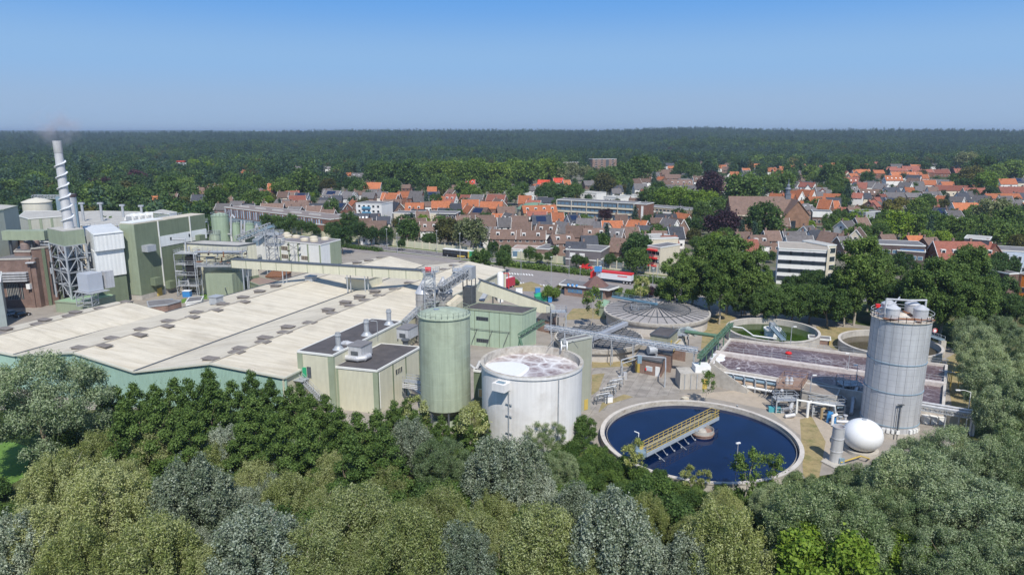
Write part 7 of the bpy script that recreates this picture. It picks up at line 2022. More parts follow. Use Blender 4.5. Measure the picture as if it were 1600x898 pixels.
# church
cq = P(1190, 321, 14); cq.z = 0
chh = thing('church', 'large brick church with a grey-brown roof and small slate spire', 'church', cq)
landmark('the brick church', cq)
L0 = 26 * 1.05; rot = -.08
def chp(x, y, z): return cq + V3(x * math.cos(rot) - y * math.sin(rot), x * math.sin(rot) + y * math.cos(rot), z)
def gable_body(t, x0_, x1_, yh, e, rr, wm, rm, along_x=True, cx=0, cy=0):
 f = (lambda x, y, z: chp(x, y, z)) if along_x else (lambda x, y, z: chp(cx + y, cy + x, z))
 vs = [f(x0_, -yh, 0), f(x1_, -yh, 0), f(x1_, yh, 0), f(x0_, yh, 0), f(x0_, -yh, e), f(x1_, -yh, e), f(x1_, yh, e), f(x0_, yh, e), f(x1_, 0, rr - .2), f(x0_, 0, rr - .2)]
 MB().add(vs, [(0, 1, 5, 4), (2, 3, 7, 6), (1, 2, 6, 8, 5), (3, 0, 4, 9, 7)]).build('wall', wm, t)
 ov = .5; sl = (rr - e) / yh; ez = e - ov * sl
 A = [f(x0_ - ov, -yh - ov, ez), f(x1_ + ov, -yh - ov, ez), f(x1_ + ov, 0, rr), f(x0_ - ov, 0, rr), f(x1_ + ov, yh + ov, ez), f(x0_ - ov, yh + ov, ez)]
 B = [p + V3(0, 0, .3) for p in A]
 return MB().add(A + B, [(6, 7, 8, 9), (9, 8, 10, 11), (1, 0, 3, 2), (4, 2, 3, 5), (0, 1, 7, 6), (4, 5, 11, 10), (1, 2, 8, 7), (2, 4, 10, 8), (3, 0, 6, 9), (5, 3, 9, 11)]).build('roof', rm, t)
church_brick = brickmat('church_brick', (.31, .17, .10), (.25, .135, .085))
gable_body(chh, -17, 14, 8.5, 9.5, 18.5, church_brick, tile_brown)
gable_body(chh, -12, 10, 6, 10.5, 17.5, church_brick, tile_brown, False, 15, 0)
MB().beam(chp(-17.4, -8.9, 9.5), chp(9, -8.9, 9.5), .5, .5).build('cornice', render_cream, chh)
for k in range(4):
 p_ = chp(-13 + 6 * k, -8.55, 3.2); MB().box(p_, (1.4, .25, 5.2), rot, 0).box(chp(-13 + 6 * k, -8.72, 3.4), (1.0, .1, 4.8), rot, 1).build('window', [render_cream, glass_dark], chh)
 p_ = chp(-10 + 6 * k, -8.9, 0); MB().box(p_, (.9, .9, 9), rot).build('buttress', church_brick, chh)
p_ = chp(13, 0, 17.5); tz = MB()
tz.box(p_, (2.6, 2.6, 2.5), rot).box(p_ + V3(0, 0, 2.504), (3.0, 3.0, .3), rot)
tz.lathe(p_ + V3(0, 0, 2.8), [(1.2, 0), (1.2, 2.2), (1.7, 2.25), (1.3, 2.9), (.8, 3.3), (.9, 4.2), (.35, 5.0), (.08, 7.5), (.02, 8.2)], 10)
tz.build('spire', surf('spire_slate', (.14, .16, .19), rough=.5), chh)
MB().box(chp(13.3, -12.2, 2.5), (2.2, .2, 5), rot).build('window', [glass_dark], chh)
HS += [(cq, 20), (chp(15, 0, 0), 10)]
# white office
wo, a, b_ = town_block('white_office', 'white office building with long window bands behind the poplars', 1217, 388, 1297, 392, 12.5, 16, render_white, surf('office_roof', (.36, .32, .27), rough=.9, var=.15))
landmark('the white office building', a)
for i in range(4):
 z = 1.2 + 3.0 * i
 facade_windows(wo, a, b_, z, 1, 4, 4.6, 1.5 if i else 1.8, 3, [surf('awning_lilac', (.4, .4, .46)) if 'awning_lilac' not in MATS else MATS['awning_lilac'], glass_dark], .02, .93)
panel(wo, a, b_, .95, 1.0, 0, 13.2, render_cream, 'end_fin', .6)
wo2, a2_, b2_ = town_block('office_wing', 'dark-glazed side wing with pale frame attached beside the white office', 1293, 384, 1307, 383, 13, 12, render_cream, gravel_roof)
facade_windows(wo2, a2_, b2_, 1.2, 4, 1, 3.6, 1.9, 3, [render_white, glass_dark])
# brown slate-hung block
br2, a, b_ = town_block('brown_slate_block', 'brown slate-hung block with white windows between the poplars', 1372, 381.5, 1446, 384.5, 10.5, 12, surf('brown_slates', (.105, .075, .07), rough=.8, var=.2), bitumen2)
facade_windows(br2, a, b_, 7.2, 1, 7, 1.5, 1.4, 3, [render_white, glass_blue]); landmark('the brown slate-hung block', a)
br3, a, b_ = town_block('brown_slate_wing', 'lower brown slate wing with solar panels in front of the brown block', 1402, 391, 1446, 394, 8.6, 7, MATS['brown_slates'], bitumen2)
facade_windows(br3, a, b_, 5.4, 1, 4, 1.7, 1.5, 3, [render_white, glass_blue]); facade_windows(br3, a, b_, 1.4, 1, 4, 2.0, 1.6, 3, [render_cream, glass_dark])
q = a.lerp(b_, .4) - facing(a, b_) * 2; MB().box((q.x, q.y, 8.8), (10, 2.2, .25), math.atan2((b_ - a).y, (b_ - a).x)).build('solar_panel', blue_paint, br3)
# long pink brick house with front gable
c = P(1503, 382, 11); c.z = 0
pg = house(c, 85 * mpp(P(1503, 382, 11)), 12, 6, 12, -.08, 'r', 'b', chim=4, dorm=5, row=True, name='long_brick_house', label='long pinkish red brick house with dormers and tall chimneys', cat='house')
landmark('the long pink-red brick house', c)
c = P(1537, 388, 9); c.z = 0
house(c + V3(0, -3, 0), 9, 9, 6, 11.5, rad(82), 'r', 'b', chim=0, name='gable_house', label='brick gable house with white barge boards in front of the long pink-red house', cat='house')
gl2, a, b_ = town_block('glass_roof_block', 'dark blue mansard block rising behind the long pink-red brick house', 1507, 372, 1546, 375, 13, 10, tile_slate, gravel_roof)
gl3, a, b_ = town_block('blue_white_block', 'pale blue building with mansard windows at the end beyond the pink-red house', 1560, 391, 1612, 394, 9, 12, surf('pale_blue_render', (.50, .58, .68), rough=.6), bitumen2)
facade_windows(gl3, a, b_, 5.4, 1, 5, 1.2, 1.8, 3, [render_white, glass_dark]); facade_windows(gl3, a, b_, 1.4, 1, 5, 1.6, 1.8, 3, [render_white, glass_dark])
og, a, b_ = town_block('orange_corner_building', 'brown building with an orange face beyond the willow row', 1593, 427, 1625, 432, 10, 14, orange_paint, bitumen)
landmark('the orange-faced building', a)
panel(og, a - V3(0, 0, 0), b_, .0, .15, .1, 9.8, brick_red, 'brick_pier', .2); facade_windows(og, a, b_, 1.2, 2, 2, 1.6, 1.6, 3.2, [render_white, glass_dark], .2, .9)
og2, a, b_ = town_block('brown_tower_house', 'dark brown brick building right beside the orange-faced building', 1577, 428, 1592, 427, 10.2, 12, brick_brown, bitumen)
# modern white and brick house, grey roofs near the church
mh, a, b_ = town_block('modern_white_house', 'modern house of white upper floor on dark brick near the church', 1270, 331, 1300, 332, 7.5, 12, brick_brown, bitumen2)
panel(mh, a, b_, .0, 1.0, 4.6, 7.4, render_white, 'white_upper_storey', .3); facade_windows(mh, a, b_, 1.2, 1, 4, 1.6, 1.8, 3, [render_white, glass_dark])
mh2, a, b_ = town_block('modern_grey_house', 'grey modern house with a tall dark glass front near the steep red roofs', 1353, 332, 1378, 330, 9.5, 10, surf('grey_render', (.35, .36, .38), rough=.7), bitumen2)
panel(mh2, a, b_, .6, .95, .5, 9.2, glass_dark, 'glass_front', .2); facade_windows(mh2, a, b_, 1.4, 2, 2, 1.4, 1.4, 3, [render_white, glass_dark], .05, .5)
# white low studio houses
for k, (x0_, y0_, x1_, y1_, wd) in enumerate(((907, 300, 932, 302, 'white low studio house behind the dark slab of flats, nearest its dark end'), (943, 307, 966, 309, 'white low studio house behind the middle of the slab of flats'), (970, 305, 993, 306, 'white low studio house behind the stair end of the slab of flats'), (817, 303, 845, 304, 'white flat-roofed house behind the long orange roof'))):
 w_, a, b_ = town_block('white_studio_house', wd, x0_, y0_, x1_, y1_, 5.5, 12, render_white, gravel_roof, cat='house')
 facade_windows(w_, a, b_, 2.6, 1, 5, 1.6, 1.2, 3, [render_white, glass_dark])
# grey office by the road
of, a, b_ = town_block('grey_road_office', 'dark grey office with white trim on the far side of the main road', 884, 389.5, 939, 393, 6.5, 14, surf('dark_office', (.15, .135, .14), rough=.7), bitumen2)
landmark('the dark grey road office', a)
for t_ in (.2, .47): on_wall(of, a, b_, t_, 3.7, 2.2, 1.6, 'window', [render_white, render_white])
panel(of, a, b_, 0, 1, 2.6, 3.0, render_white, 'white_band', .2)
of2, a, b_ = town_block('glazed_office_wing', 'low brick wing with blue glazing next to the dark grey road office', 926, 404, 950, 406, 3.4, 8, brick_dusty, gravel_roof)
facade_windows(of2, a, b_, .6, 1, 5, 1.8, 2.2, 3, [steel_blue, glass_blue])
of3, a, b_ = town_block('white_showroom', 'low white showroom with blue window on the far side of the road', 799, 389, 835, 390.5, 4.0, 10, render_white, surf('showroom_roof', (.40, .30, .25)), cat='building')
facade_windows(of3, a, b_, .9, 1, 3, 2.8, 2.4, 3, [surf('pale_blue2', (.5, .65, .75)), glass_blue])
of4, a, b_ = town_block('brick_shop', 'low brick shop between the white showroom and the dark grey office', 837, 388, 858, 389.5, 4.5, 12, brick_dusty, bitumen2)
# awning shops
aw, a, b_ = town_block('awning_flats', 'flats with red awnings behind the big dark street tree', 1012, 384, 1032, 387, 10, 12, render_cream, bitumen2)
for i in range(3): panel(aw, a, b_, .1, .8, 2.6 + 3 * i, 3.1 + 3 * i, red_paint, 'awning', 1.4)
facade_windows(aw, a, b_, 1.0, 3, 3, 1.8, 1.5, 3, [render_white, glass_dark])
aw2, a, b_ = town_block('modern_flat_block', 'modern stepped block of grey and white flats near the poplars', 1012, 374, 1060, 372, 8.5, 14, render_cream, gravel_roof)
facade_windows(aw2, a, b_, 1.2, 2, 7, 2.2, 1.6, 3.4, [render_white, glass_dark])
# mansard flats
for k, (x0_, y0_, x1_, y1_, wd) in enumerate(((613, 333, 654, 334, 'flat-topped dark mansard block with white dormers beside the white apartment block'), (657, 333, 712, 334, 'longer flat-topped dark mansard block with white dormers'))):
 w_, a, b_ = town_block('mansard_block', wd, x0_, y0_, x1_, y1_, 7.5, 12, tile_slate, bitumen2)
 facade_windows(w_, a, b_, 4.8, 1, 7, 1.5, 1.5, 3, [render_white, glass_dark]); panel(w_, a, b_, .05, .45, .8, 7.3, render_cream, 'cream_front', .15)
gr_dome = P(835, 321, 6); gr_dome.z = 0
t = thing('green_dome_hall', 'low green domed hall behind the long orange roof', 'hall', gr_dome)
MB().lathe(gr_dome, [(11, 0), (11, 4), (11.3, 4.1)], 40).build('wall', render_cream, t, True); MB().lathe(gr_dome, [(11.4, 4.1), (9, 6), (5, 7.4), (.05, 8)], 40).build('roof', surf('green_copper', (.16, .26, .18), rough=.7, var=.12), t, True)
HS.append((gr_dome, 12))
# ---- listed houses: x, y (near the ridge), width, roof, wall, turn
LIST = """540 272 16 o w .2 ; 566 273 32 g p -.1 D ; 583 288 26 o w -.15 ; 443 303 16 b c 0 ; 472 305 20 k w 0 S; 458 304 10 b w .3; 520 301 26 g w -.3 S; 545 303 18 g w -.5; 472 320 24 b b -.3; 491 326 22 b p .1; 498 322 28 k b -.2 D; 426 322 34 b p .05; 553 317 22 o d -1.1; 536 321 14 k b -.5 S; 577 304 20 g p -.2; 597 303 18 g w -.4; 612 307 20 o b -.4;
404 302 14 g w 0; 384 268 12 o w 0; 362 262 12 g w .2; 330 258 12 o w 0; 342 291 14 g w .3; 318 296 16 b p .1; 310 308 18 k w .2; 355 312 16 b b .1; 372 318 22 g p -.1; 388 322 18 k w .2; 400 316 14 b b .3; 350 322 22 g b 0; 468 262 14 g p 0; 502 259 10 b w 0; 545 254 22 o c 0; 510 262 12 g w .2; 240 310 14 o w .1; 270 306 16 b b 0; 425 290 12 o w .2; 450 318 16 b p .4; 462 327 20 g p -.2; 508 312 16 k w .2; 527 309 14 k p .1; 562 300 16 b w .5; 513 332 22 b p -.2; 565 338 22 k d .1 K; 590 350 26 b p .1; 575 356 20 b w .1; 600 343 20 k c .1;
611 305 28 o b -.2; 632 303 20 o b .1; 651 302 20 g b -.3; 676 303 22 k w 0 S; 705 281 13 o w .2; 735 283 14 R w 0 D; 762 282 18 r b .2; 797 280 18 r w 0 D; 706 300 18 b b -1.0; 705 307 16 r w -.4 D; 735 316 26 o b 0; 768 319 34 o b -.05 ; 776 308 28 r b -.3 ; 648 321 28 o b 0 D; 620 320 18 k d -1.1; 734 326 15 o b -1.1; 750 328 26 b d -.6 S; 645 346 38 b p .3; 671 351 28 b w .1 D; 700 349 26 b p .1; 790 327 26 b b .2; 797 338 18 g b -1.0 D; 723 342 20 b p .2; 760 345 30 b p .1;
660 335 20 b b .2; 690 318 30 o b .05; 712 322 16 k w .2; 788 345 20 g w .1; 675 295 14 o b .1; 742 295 14 g w .2;
842 325 52 o y .22 D; 850 284 18 R w -.2; 872 281 15 R w .1; 885 284 10 o w .2; 826 294 18 g w .1; 851 291 12 o b -1.0; 845 341 28 k d .15 S; 871 337 12 o w .1; 895 340 16 k w .3 S; 917 346 30 g p -.2; 956 350 32 o p .05; 970 340 18 b w .1; 992 350 20 o b -.5;
790 364 46 b p -.06 D; 830 366 44 b p -.06 D; 877 372 34 b p .3 D; 855 356 30 b w -.3 D; 905 358 40 b p -.08; 930 362 36 b p -.05 D; 960 362 26 g p -.4 D; 900 384 30 k d -.1; 920 374 24 k p .1; 985 360 24 b p .2; 968 378 18 b d -.5; 1000 372 20 g p .2; 940 352 22 g c -.9; 882 352 18 g w -.9; 812 342 26 b p -.1; 815 352 30 b b -.05; 760 360 30 g w .05; 1030 366 18 b w -.2; 1045 374 24 r w .1; 1055 360 20 k w .1;
1003 272 26 b b .3; 1035 267 38 b b .1; 1050 275 24 b p .1; 1010 282 26 b w 0; 1036 284 24 b w 0; 1063 284 36 b w 0 D; 1105 278 44 b w 0 D; 1128 260 13 o w 0; 1048 292 26 g p -.1; 1080 293 22 g w -.8; 1062 295 20 g p .2; 1150 304 22 g w .6 H; 1165 312 10 o w .2; 1040 339 32 k w .1; 1028 345 22 b w -.1; 1047 347 14 g w -1.1; 1057 346 10 b p -1.1; 1067 338 14 o w -1.1; 997 349 26 o b -.5; 1100 255 12 b w 0; 1045 257 16 k w 0; 1000 290 20 g w .1; 1010 300 18 r w .1; 990 282 20 b b .4; 1090 262 16 b w .1; 1165 265 12 o w .1; 1172 272 16 k w .3; 1180 258 14 o w .2; 1185 286 18 k w -.9; 1193 294 12 g w .3;
1205 264 14 o w 0; 1222 262 10 o b .2; 1245 259 26 o w 0; 1213 266 12 o b .1; 1287 261 14 r w 0; 1224 267 10 o w .1; 1345 267 26 o w -.05; 1350 259 14 o b 0; 1303 257 14 o w 0; 1325 280 28 r w -.1 K; 1341 278 14 r w -.2; 1372 268 16 o b 0; 1213 306 14 o b -1.1; 1231 306 14 o b -.9; 1244 302 14 o w -1.1; 1256 300 16 o b -1.0; 1262 300 12 o w -.9; 1275 311 28 o b .2; 1300 306 22 o b -.4; 1290 316 14 o b -.7; 1246 318 10 o b -.2; 1258 322 24 g p .5 H D; 1240 286 12 g w -.9; 1262 288 16 r w -.8; 1285 296 22 g w 0; 1328 294 20 g w -.1 D; 1360 299 34 b p -.05 K; 1347 288 12 r w -.5; 1362 287 20 g w -.1; 1378 290 20 g w -.9; 1392 296 24 k w .1; 1340 305 12 r w -.6; 1362 317 14 r d .6; 1370 312 14 r d .6; 1378 307 14 r d .6; 1384 312 18 k c 0 S; 1333 328 20 b d .2;
1392 263 20 r b .1; 1410 271 36 o w -.06; 1402 265 26 r b 0; 1422 262 26 r b 0; 1440 267 32 r b -.03; 1400 259 18 g b 0; 1430 260 16 o b 0; 1467 267 30 r b 0; 1502 266 26 r b .1; 1458 258 12 g w 0; 1500 259 10 k w .2; 1395 277 26 o w 0 K; 1428 276 14 k w -.8; 1442 275 14 o w -.1; 1450 284 20 o w -.3; 1468 283 18 g w -.8; 1490 293 56 r c -.03; 1522 297 34 r c -.02; 1580 295 40 r p .02; 1420 296 14 o w 0; 1415 288 14 g w -.9; 1432 286 20 g p 0; 1550 289 14 o w .5; 1573 282 26 o w 0; 1562 277 12 o w -1.0; 1590 281 14 k c 0 S; 1565 306 52 o w -.02; 1400 304 38 g p 0; 1430 305 32 g p -.02; 1455 303 26 g p 0; 1447 306 16 k w 0 S; 1476 310 14 o p -1.0; 1452 314 22 r b -.1; 1493 311 16 g w -.8; 1503 305 18 k w .1; 1535 309 18 g d -1.1; 1510 321 44 o w -.02; 1469 329 22 k w -.05 S; 1488 333 22 g w 0; 1582 316 22 g w -.2; 1570 310 20 g p 0; 1540 318 16 b w -.1; 1515 302 14 g w .2; 1591 305 16 k w 0; 1395 313 22 k c 0 S; 1598 340 14 k w 0;
1184 373 26 b w .1 D; 1240 367 34 g w 0; 1248 374 40 g w 0; 1170 380 16 r w .1; 1262 358 16 g w .6; 1272 365 18 k w .4; 1300 369 18 b b -1.0; 1283 366 20 g w -.3; 1318 375 20 g p .3; 1340 362 14 b c 1.0; 1205 366 20 b p 0; 1160 368 18 b b .2; 1428 374 18 o p 0; 1452 377 14 b b .3; 1385 372 20 b p .2; 1220 345 22 b b -.1; 1235 336 16 b b 0; 1345 345 18 b p .2; 1322 350 16 g w .4"""
for row in LIST.replace('\n', '').split(';'):
 f = row.split()
 if not f: continue
 x, y, w, rk, wk, ro = float(f[0]), float(f[1]), float(f[2]), f[3], f[4], float(f[5])
 fl = f[6:]
 rr_ = rng.uniform(8.0, 9.6)
 c = P(x, y, rr_ - 1.5)
 wm_ = w * mpp(c) / max(.6, abs(math.cos(ro)))
 steep = abs(ro) > .8
 if steep: wm_ = 10.5
 is_row = wm_ > 17
 c.z = 0
 house(c, max(6.5, wm_), 8.5 if not steep else max(7, w * mpp(c)), rng.uniform(4.2, 5.6), rr_, ro, rk, wk, chim=(3 if is_row else rng.choice((1, 1, 2))), dorm=(max(2, int(wm_ / 5)) if 'D' in fl else 0), solar_='S' in fl, hip='H' in fl, row=is_row, skylights=4 if 'K' in fl else 0)
# ---- filler houses where roofs show between the trees
def free(c, r):
 for p_, q_ in HS:
  if (p_ - c).length < r + q_ * .8 + 1.5: return False
 return True
nfill = 0; FILL = []
for k in range(1500):
 if nfill >= 165: break
 x = rng.uniform(400, 1600); y = rng.uniform(255, 385)
 if x < 620 and y < 296: continue
 if 600 < x < 900 and y < 288: continue
 if 1080 < x < 1320 and y > 322: continue
 if 1010 < x < 1180 and 296 < y < 322: continue
 if x > 1400 and y > 330: continue
 if 1300 < x and y > 335: continue
 if y > (345 if x < 850 else 368): continue
 c = P(x, y, 6); c.z = 0
 if c.y > 1150: continue
 if not free(c, 5.5): continue
 rk = rng.choice('obgbgrkbgg' if x < 1150 else 'orrogbkgrb')
 spec = (c, rng.uniform(7, 12), rng.uniform(6.5, 8), rng.uniform(3.2, 5.0), rng.uniform(6.6, 8.4), rng.choice((-.3, -.1, .1, .3, -1.1, 1.2)), rk, rng.choice('bpwwcd'))
 FILL.append(spec); HS.append((c, spec[1] / 2))
 nfill += 1
FILL.sort(key=lambda q: q[0].y)
keep = max(0, 292 - HOUSE_N)
for q in FILL[:keep]:
 house(*q, chim=rng.choice((0, 1, 1))); HS.pop()
# the remaining far small houses, past the three hundred that show largest, as one mass
mb = MB(); RK = 'orbgk'; WK = 'bpwcd'
for c, w, d, e, rr_, ro, rk, wk in FILL[keep:]:
 z = terrain(c.x, c.y); ca, sa = math.cos(ro), math.sin(ro)
 f = lambda x, y, h: V3(c.x + x * ca - y * sa, c.y + x * sa + y * ca, z + h)
 hw, hd = w / 2, d / 2
 mb.add([f(-hw, -hd, 0), f(hw, -hd, 0), f(hw, hd, 0), f(-hw, hd, 0), f(-hw, -hd, e), f(hw, -hd, e), f(hw, hd, e), f(-hw, hd, e), f(hw, 0, rr_ - .1), f(-hw, 0, rr_ - .1)], [(0, 1, 5, 4), (2, 3, 7, 6), (1, 2, 6, 8, 5), (3, 0, 4, 9, 7)], 5 + WK.index(wk))
 A = [f(-hw - .3, -hd - .4, e - .2), f(hw + .3, -hd - .4, e - .2), f(hw + .3, 0, rr_), f(-hw - .3, 0, rr_), f(hw + .3, hd + .4, e - .2), f(-hw - .3, hd + .4, e - .2)]
 B = [p_ + V3(0, 0, .2) for p_ in A]
 mb.add(A + B, [(6, 7, 8, 9), (9, 8, 10, 11), (1, 0, 3, 2), (4, 2, 3, 5), (0, 1, 7, 6), (4, 5, 11, 10), (1, 2, 8, 7), (2, 4, 10, 8), (3, 0, 6, 9), (5, 3, 9, 11)], RK.index(rk))
 mb.box(f(hw * .6, .4, rr_ - .6), (.7, .7, 1.6), ro, 6)
 for k in range(2): mb.box(f(-hw * .4 + k * hw * .9, -hd - .04, e - 1.6), (1.2, .1, 1.1), ro, 10)
o = mb.build('far_houses', [ROOFM[k][0] for k in RK] + [WALLM[k][0] for k in WK] + [glass_dark], None, kind='stuff')
o['label'] = 'small far houses packed between the trees of the town'; o['category'] = 'houses'
print('houses', HOUSE_N, len(FILL))
# ================================================================ trees
PROT = bpy.data.collections.new('prototypes')      # not linked to the scene: only a store of mesh data
def leaf_mesh(name, lobes, n, size, seed, mat, up=.25, shell=.5, droop=0, jitter=.75, aspect=1.0, tw=9):
 """n separate leaf sprays spread through the outer part of the lobes; each is one small face"""
 g = np.random.default_rng(seed)
 C = np.array([l[0] for l in lobes], float); Rr = np.array([l[1] for l in lobes], float)
 wgt = (Rr[:, 0] * Rr[:, 1] * Rr[:, 2]) ** (2 / 3); wgt /= wgt.sum()
 k = n // tw; n = k * tw
 idx = g.choice(len(lobes), k, p=wgt)
 d = g.normal(size=(k, 3)); d[:, 2] += .35; d /= np.linalg.norm(d, axis=1)[:, None]
 r = 1 - shell * g.random(k) ** 1.3
 tip = C[idx] + d * Rr[idx] * r[:, None]
 ax = d * .8 + g.normal(size=(k, 3)) * .25 + np.array([0, 0, .5]); ax /= np.linalg.norm(ax, axis=1)[:, None]
 # each twig: leaves strung back from its tip and fanned a little
 tip = np.repeat(tip, tw, 0); ax = np.repeat(ax, tw, 0); d = np.repeat(d, tw, 0); idx = np.repeat(idx, tw)
 q = g.random(n)
 pos = tip - ax * (q * size * 3.4)[:, None] + g.normal(size=(n, 3)) * (size * (.35 + .75 * q))[:, None]
 nrm = d / Rr[idx]; nrm /= np.linalg.norm(nrm, axis=1)[:, None]
 nrm = nrm * (1 - jitter * .4) + g.normal(size=(n, 3)) * jitter * .6 + np.array([0, 0, up])
 nrm /= np.linalg.norm(nrm, axis=1)[:, None]
 t = np.cross(nrm, g.normal(size=(n, 3))); t /= np.linalg.norm(t, axis=1)[:, None]
 b = np.cross(nrm, t)
 s = size * (.6 + .8 * g.random(n))
 t *= (s * .5)[:, None]; b *= (s * .5 * aspect)[:, None]
 bend = nrm * (s * .18)[:, None]
 v = np.empty((n, 4, 3)); v[:, 0] = pos - t - bend; v[:, 1] = pos - b * .6 + bend; v[:, 2] = pos + t - bend; v[:, 3] = pos + b * .8 + bend
 me = bpy.data.meshes.new(name)
 me.vertices.add(4 * n); me.vertices.foreach_set('co', v.reshape(-1))
 me.loops.add(4 * n); me.loops.foreach_set('vertex_index', np.arange(4 * n, dtype=np.int32))
 me.polygons.add(n); me.polygons.foreach_set('loop_start', np.arange(0, 4 * n, 4, dtype=np.int32)); me.polygons.foreach_set('loop_total', np.full(n, 4, np.int32))
 me.update(); me.validate()
 me.materials.append(mat)
 return me
def lobes_round(g, R, H, z0, k, sub=.36, flat=1.0):
 """sub-clumps over the surface of an ellipsoid crown"""
 L_ = [((0, 0, z0 + H / 2), (R * .52, R * .52, H * .3))]
 for i in range(k):
  a = 2 * math.pi * g.random(); u = -0.75 + 1.7 * g.random(); u = min(u, .98)
  cr = math.sqrt(max(0, 1 - u * u))
  s = sub * (.6 + .7 * g.random())
  f = 1.04 - s
  L_.append(((R * f * cr * math.cos(a), R * f * cr * math.sin(a), z0 + H / 2 + H / 2 * f * u), (R * s, R * s, R * s * .8 * flat)))
 return L_
def lobes_plume(g, R, H, z0, k):
 L_ = []
 for i in range(k):
  a = i * 2.39996 + g.random() * .5; q = math.sqrt((i + .5) / k); s = R * (.11 + .12 * g.random())
  rr = (R - s) * q; top = z0 + H * (1 - .5 * q ** 2.2) * (.82 + .18 * g.random()); hh = H * (.14 + .1 * g.random())
  L_.append(((rr * math.cos(a), rr * math.sin(a), top - hh), (s, s, hh)))
  if i % 2: L_.append(((rr * math.cos(a + .2), rr * math.sin(a + .2), top - hh * 2.5), (s * 1.15, s * 1.15, hh)))
 return L_
def lobes_tall(g, R, H, z0, k):
 L_ = []
 for i in range(k):
  t = (i + .5) / k
  rr = R * (math.sin(math.pi * min(1, t * .85 + .16)) ** .7) * .62
  a = g.random() * 2 * math.pi; s = R * (.20 + .22 * g.random()) * (1.15 - t * .5)
  L_.append(((rr * math.cos(a), rr * math.sin(a), z0 + H * t), (s, s, s * 1.25)))
 return L_
def lobes_cone(g, R, H, z0, k):
 L_ = []
 for i in range(k):
  t = (i + .3) / k; a = i * 2.4; rr = R * (1 - t) ** .8 * .72; s = R * .33 * (1.2 - t * .8)
  L_.append(((rr * math.cos(a), rr * math.sin(a), z0 + H * t), (s, s, s * .55)))
 return L_
def trunk_mesh(name, h, r, mat, spread, seed, forks=5, top=.8):
 g = random.Random(seed); mb = MB()
 p = V3(0, 0, -.3); lean = V3(g.uniform(-.3, .3), g.uniform(-.3, .3), 0)
 prev = p; rr = r
 for k in range(5):
  q = V3(lean.x * k + g.uniform(-.12, .12), lean.y * k + g.uniform(-.12, .12), h * top * (k + 1) / 5)
  mb.tube(prev, q, rr, rr * .78, 7); prev = q; rr *= .78
  if k >= 1:
   for j in range(max(1, forks // 3)):
    a = g.uniform(0, 6.28); ln = spread * g.uniform(.5, .95)
    m1 = q + V3(math.cos(a) * ln * .5, math.sin(a) * ln * .5, h * .08); m2 = q + V3(math.cos(a) * ln, math.sin(a) * ln, h * .2)
    mb.tube(q, m1, rr * .55, rr * .35, 5).tube(m1, m2, rr * .35, rr * .1, 5)
 o = mb.build(name, mat, None); me = o.data; COL.objects.unlink(o); bpy.data.objects.remove(o)
 return me
TP = {}
def proto(key, kind, R, H, zb, n, size, mats, words, name, nvar=3, bk=None, seed=0, **kw):
 """kind: how lobes are laid; zb: clear stem; H: crown height"""
 var = []
 for i in range(nvar):
  g = np.random.default_rng(seed * 31 + i + 100)
  Ri = R * (.92 + .16 * g.random()); Hi = H * (.92 + .16 * g.random())
  lob = {'round': lambda: lobes_round(g, Ri, Hi, zb, 46, .27), 'tallround': lambda: lobes_round(g, Ri, Hi, zb, 60, .25), 'dome': lambda: lobes_round(g, Ri, Hi, zb, 95, .19), 'plume': lambda: lobes_plume(g, Ri, Hi, zb, 46), 'tall': lambda: lobes_tall(g, Ri, Hi, zb, 44), 'cone': lambda: lobes_cone(g, Ri, Hi, zb, 26), 'loose': lambda: lobes_round(g, Ri, Hi, zb, 22, .27), 'small': lambda: lobes_round(g, Ri, Hi, zb, 12, .45)}[kind]()
  if kind == 'loose': lob = lob[1:]
  cm = leaf_mesh('crown', lob, n, size, seed * 17 + i, mats, **kw)
  tm = trunk_mesh('trunk', zb + H, max(.14, R * .055), bk or bark, R * .45, seed * 13 + i, top=.62)
  var.append((cm, tm))
 TP[key] = dict(var=var, words=words, name=name, h=zb + H, R=R, mid=zb + H * .5)
ATREES = []; NK = {}
def tree(key, p, s=1.0, label=None, group=None, i=None, sz=None):
 T = TP[key]
 i = rng.randrange(len(T['var'])) if i is None else i
 cm, tm = T['var'][i]
 z = terrain(p[0], p[1])
 wd = T['words']
 if label is None:
  wd = ('large ' if s > 1.12 else 'small ' if s < .85 else '') + wd
 t = thing(T['name'], label or wd, 'tree' if 'bush' not in T['name'] else 'bush', V3(p[0], p[1], z), group or 'trees', auto=label is None)
 NK[T['name']] = NK.get(T['name'], 0) + 1
 t.rotation_euler = (0, 0, rng.uniform(0, 6.28)); t.scale = (s, s, sz or s * rng.uniform(.92, 1.08))
 c = bpy.data.objects.new('crown', cm); COL.objects.link(c); c.parent = t
 k = bpy.data.objects.new('trunk', tm); COL.objects.link(k); k.parent = t
 ATREES.append((V3(p[0], p[1], 0), T['R'] * s))
 return t
def ts(key, x, y, dpx, label=None, group=None, **k):
 """tree whose crown middle is sighted at (x, y) and is dpx wide"""
 T = TP[key]; s = 1.0
 if x > 1320 and y > 670: y += 24
 for _ in range(6):
  p = P(x, y, T['mid'] * s)
  s = dpx * mpp(p) / (2 * T['R'])
 return tree(key, (p.x, p.y), s, label, group, **k)
NL = 48000
proto('silver', 'plume', 5.6, 10.5, 1.2, NL, .205, lf_silver, 'silver-leaved poplar with glittering grey crown', 'silver_poplar_tree', 4, bark_pale, 1, jitter=1.0)
proto('olive', 'plume', 5.6, 9.5, 1.2, NL, .22, lf_olive, 'olive-green willow with feathery crown', 'willow_tree', 4, bark_pale, 2, aspect=.55, jitter=1.0)
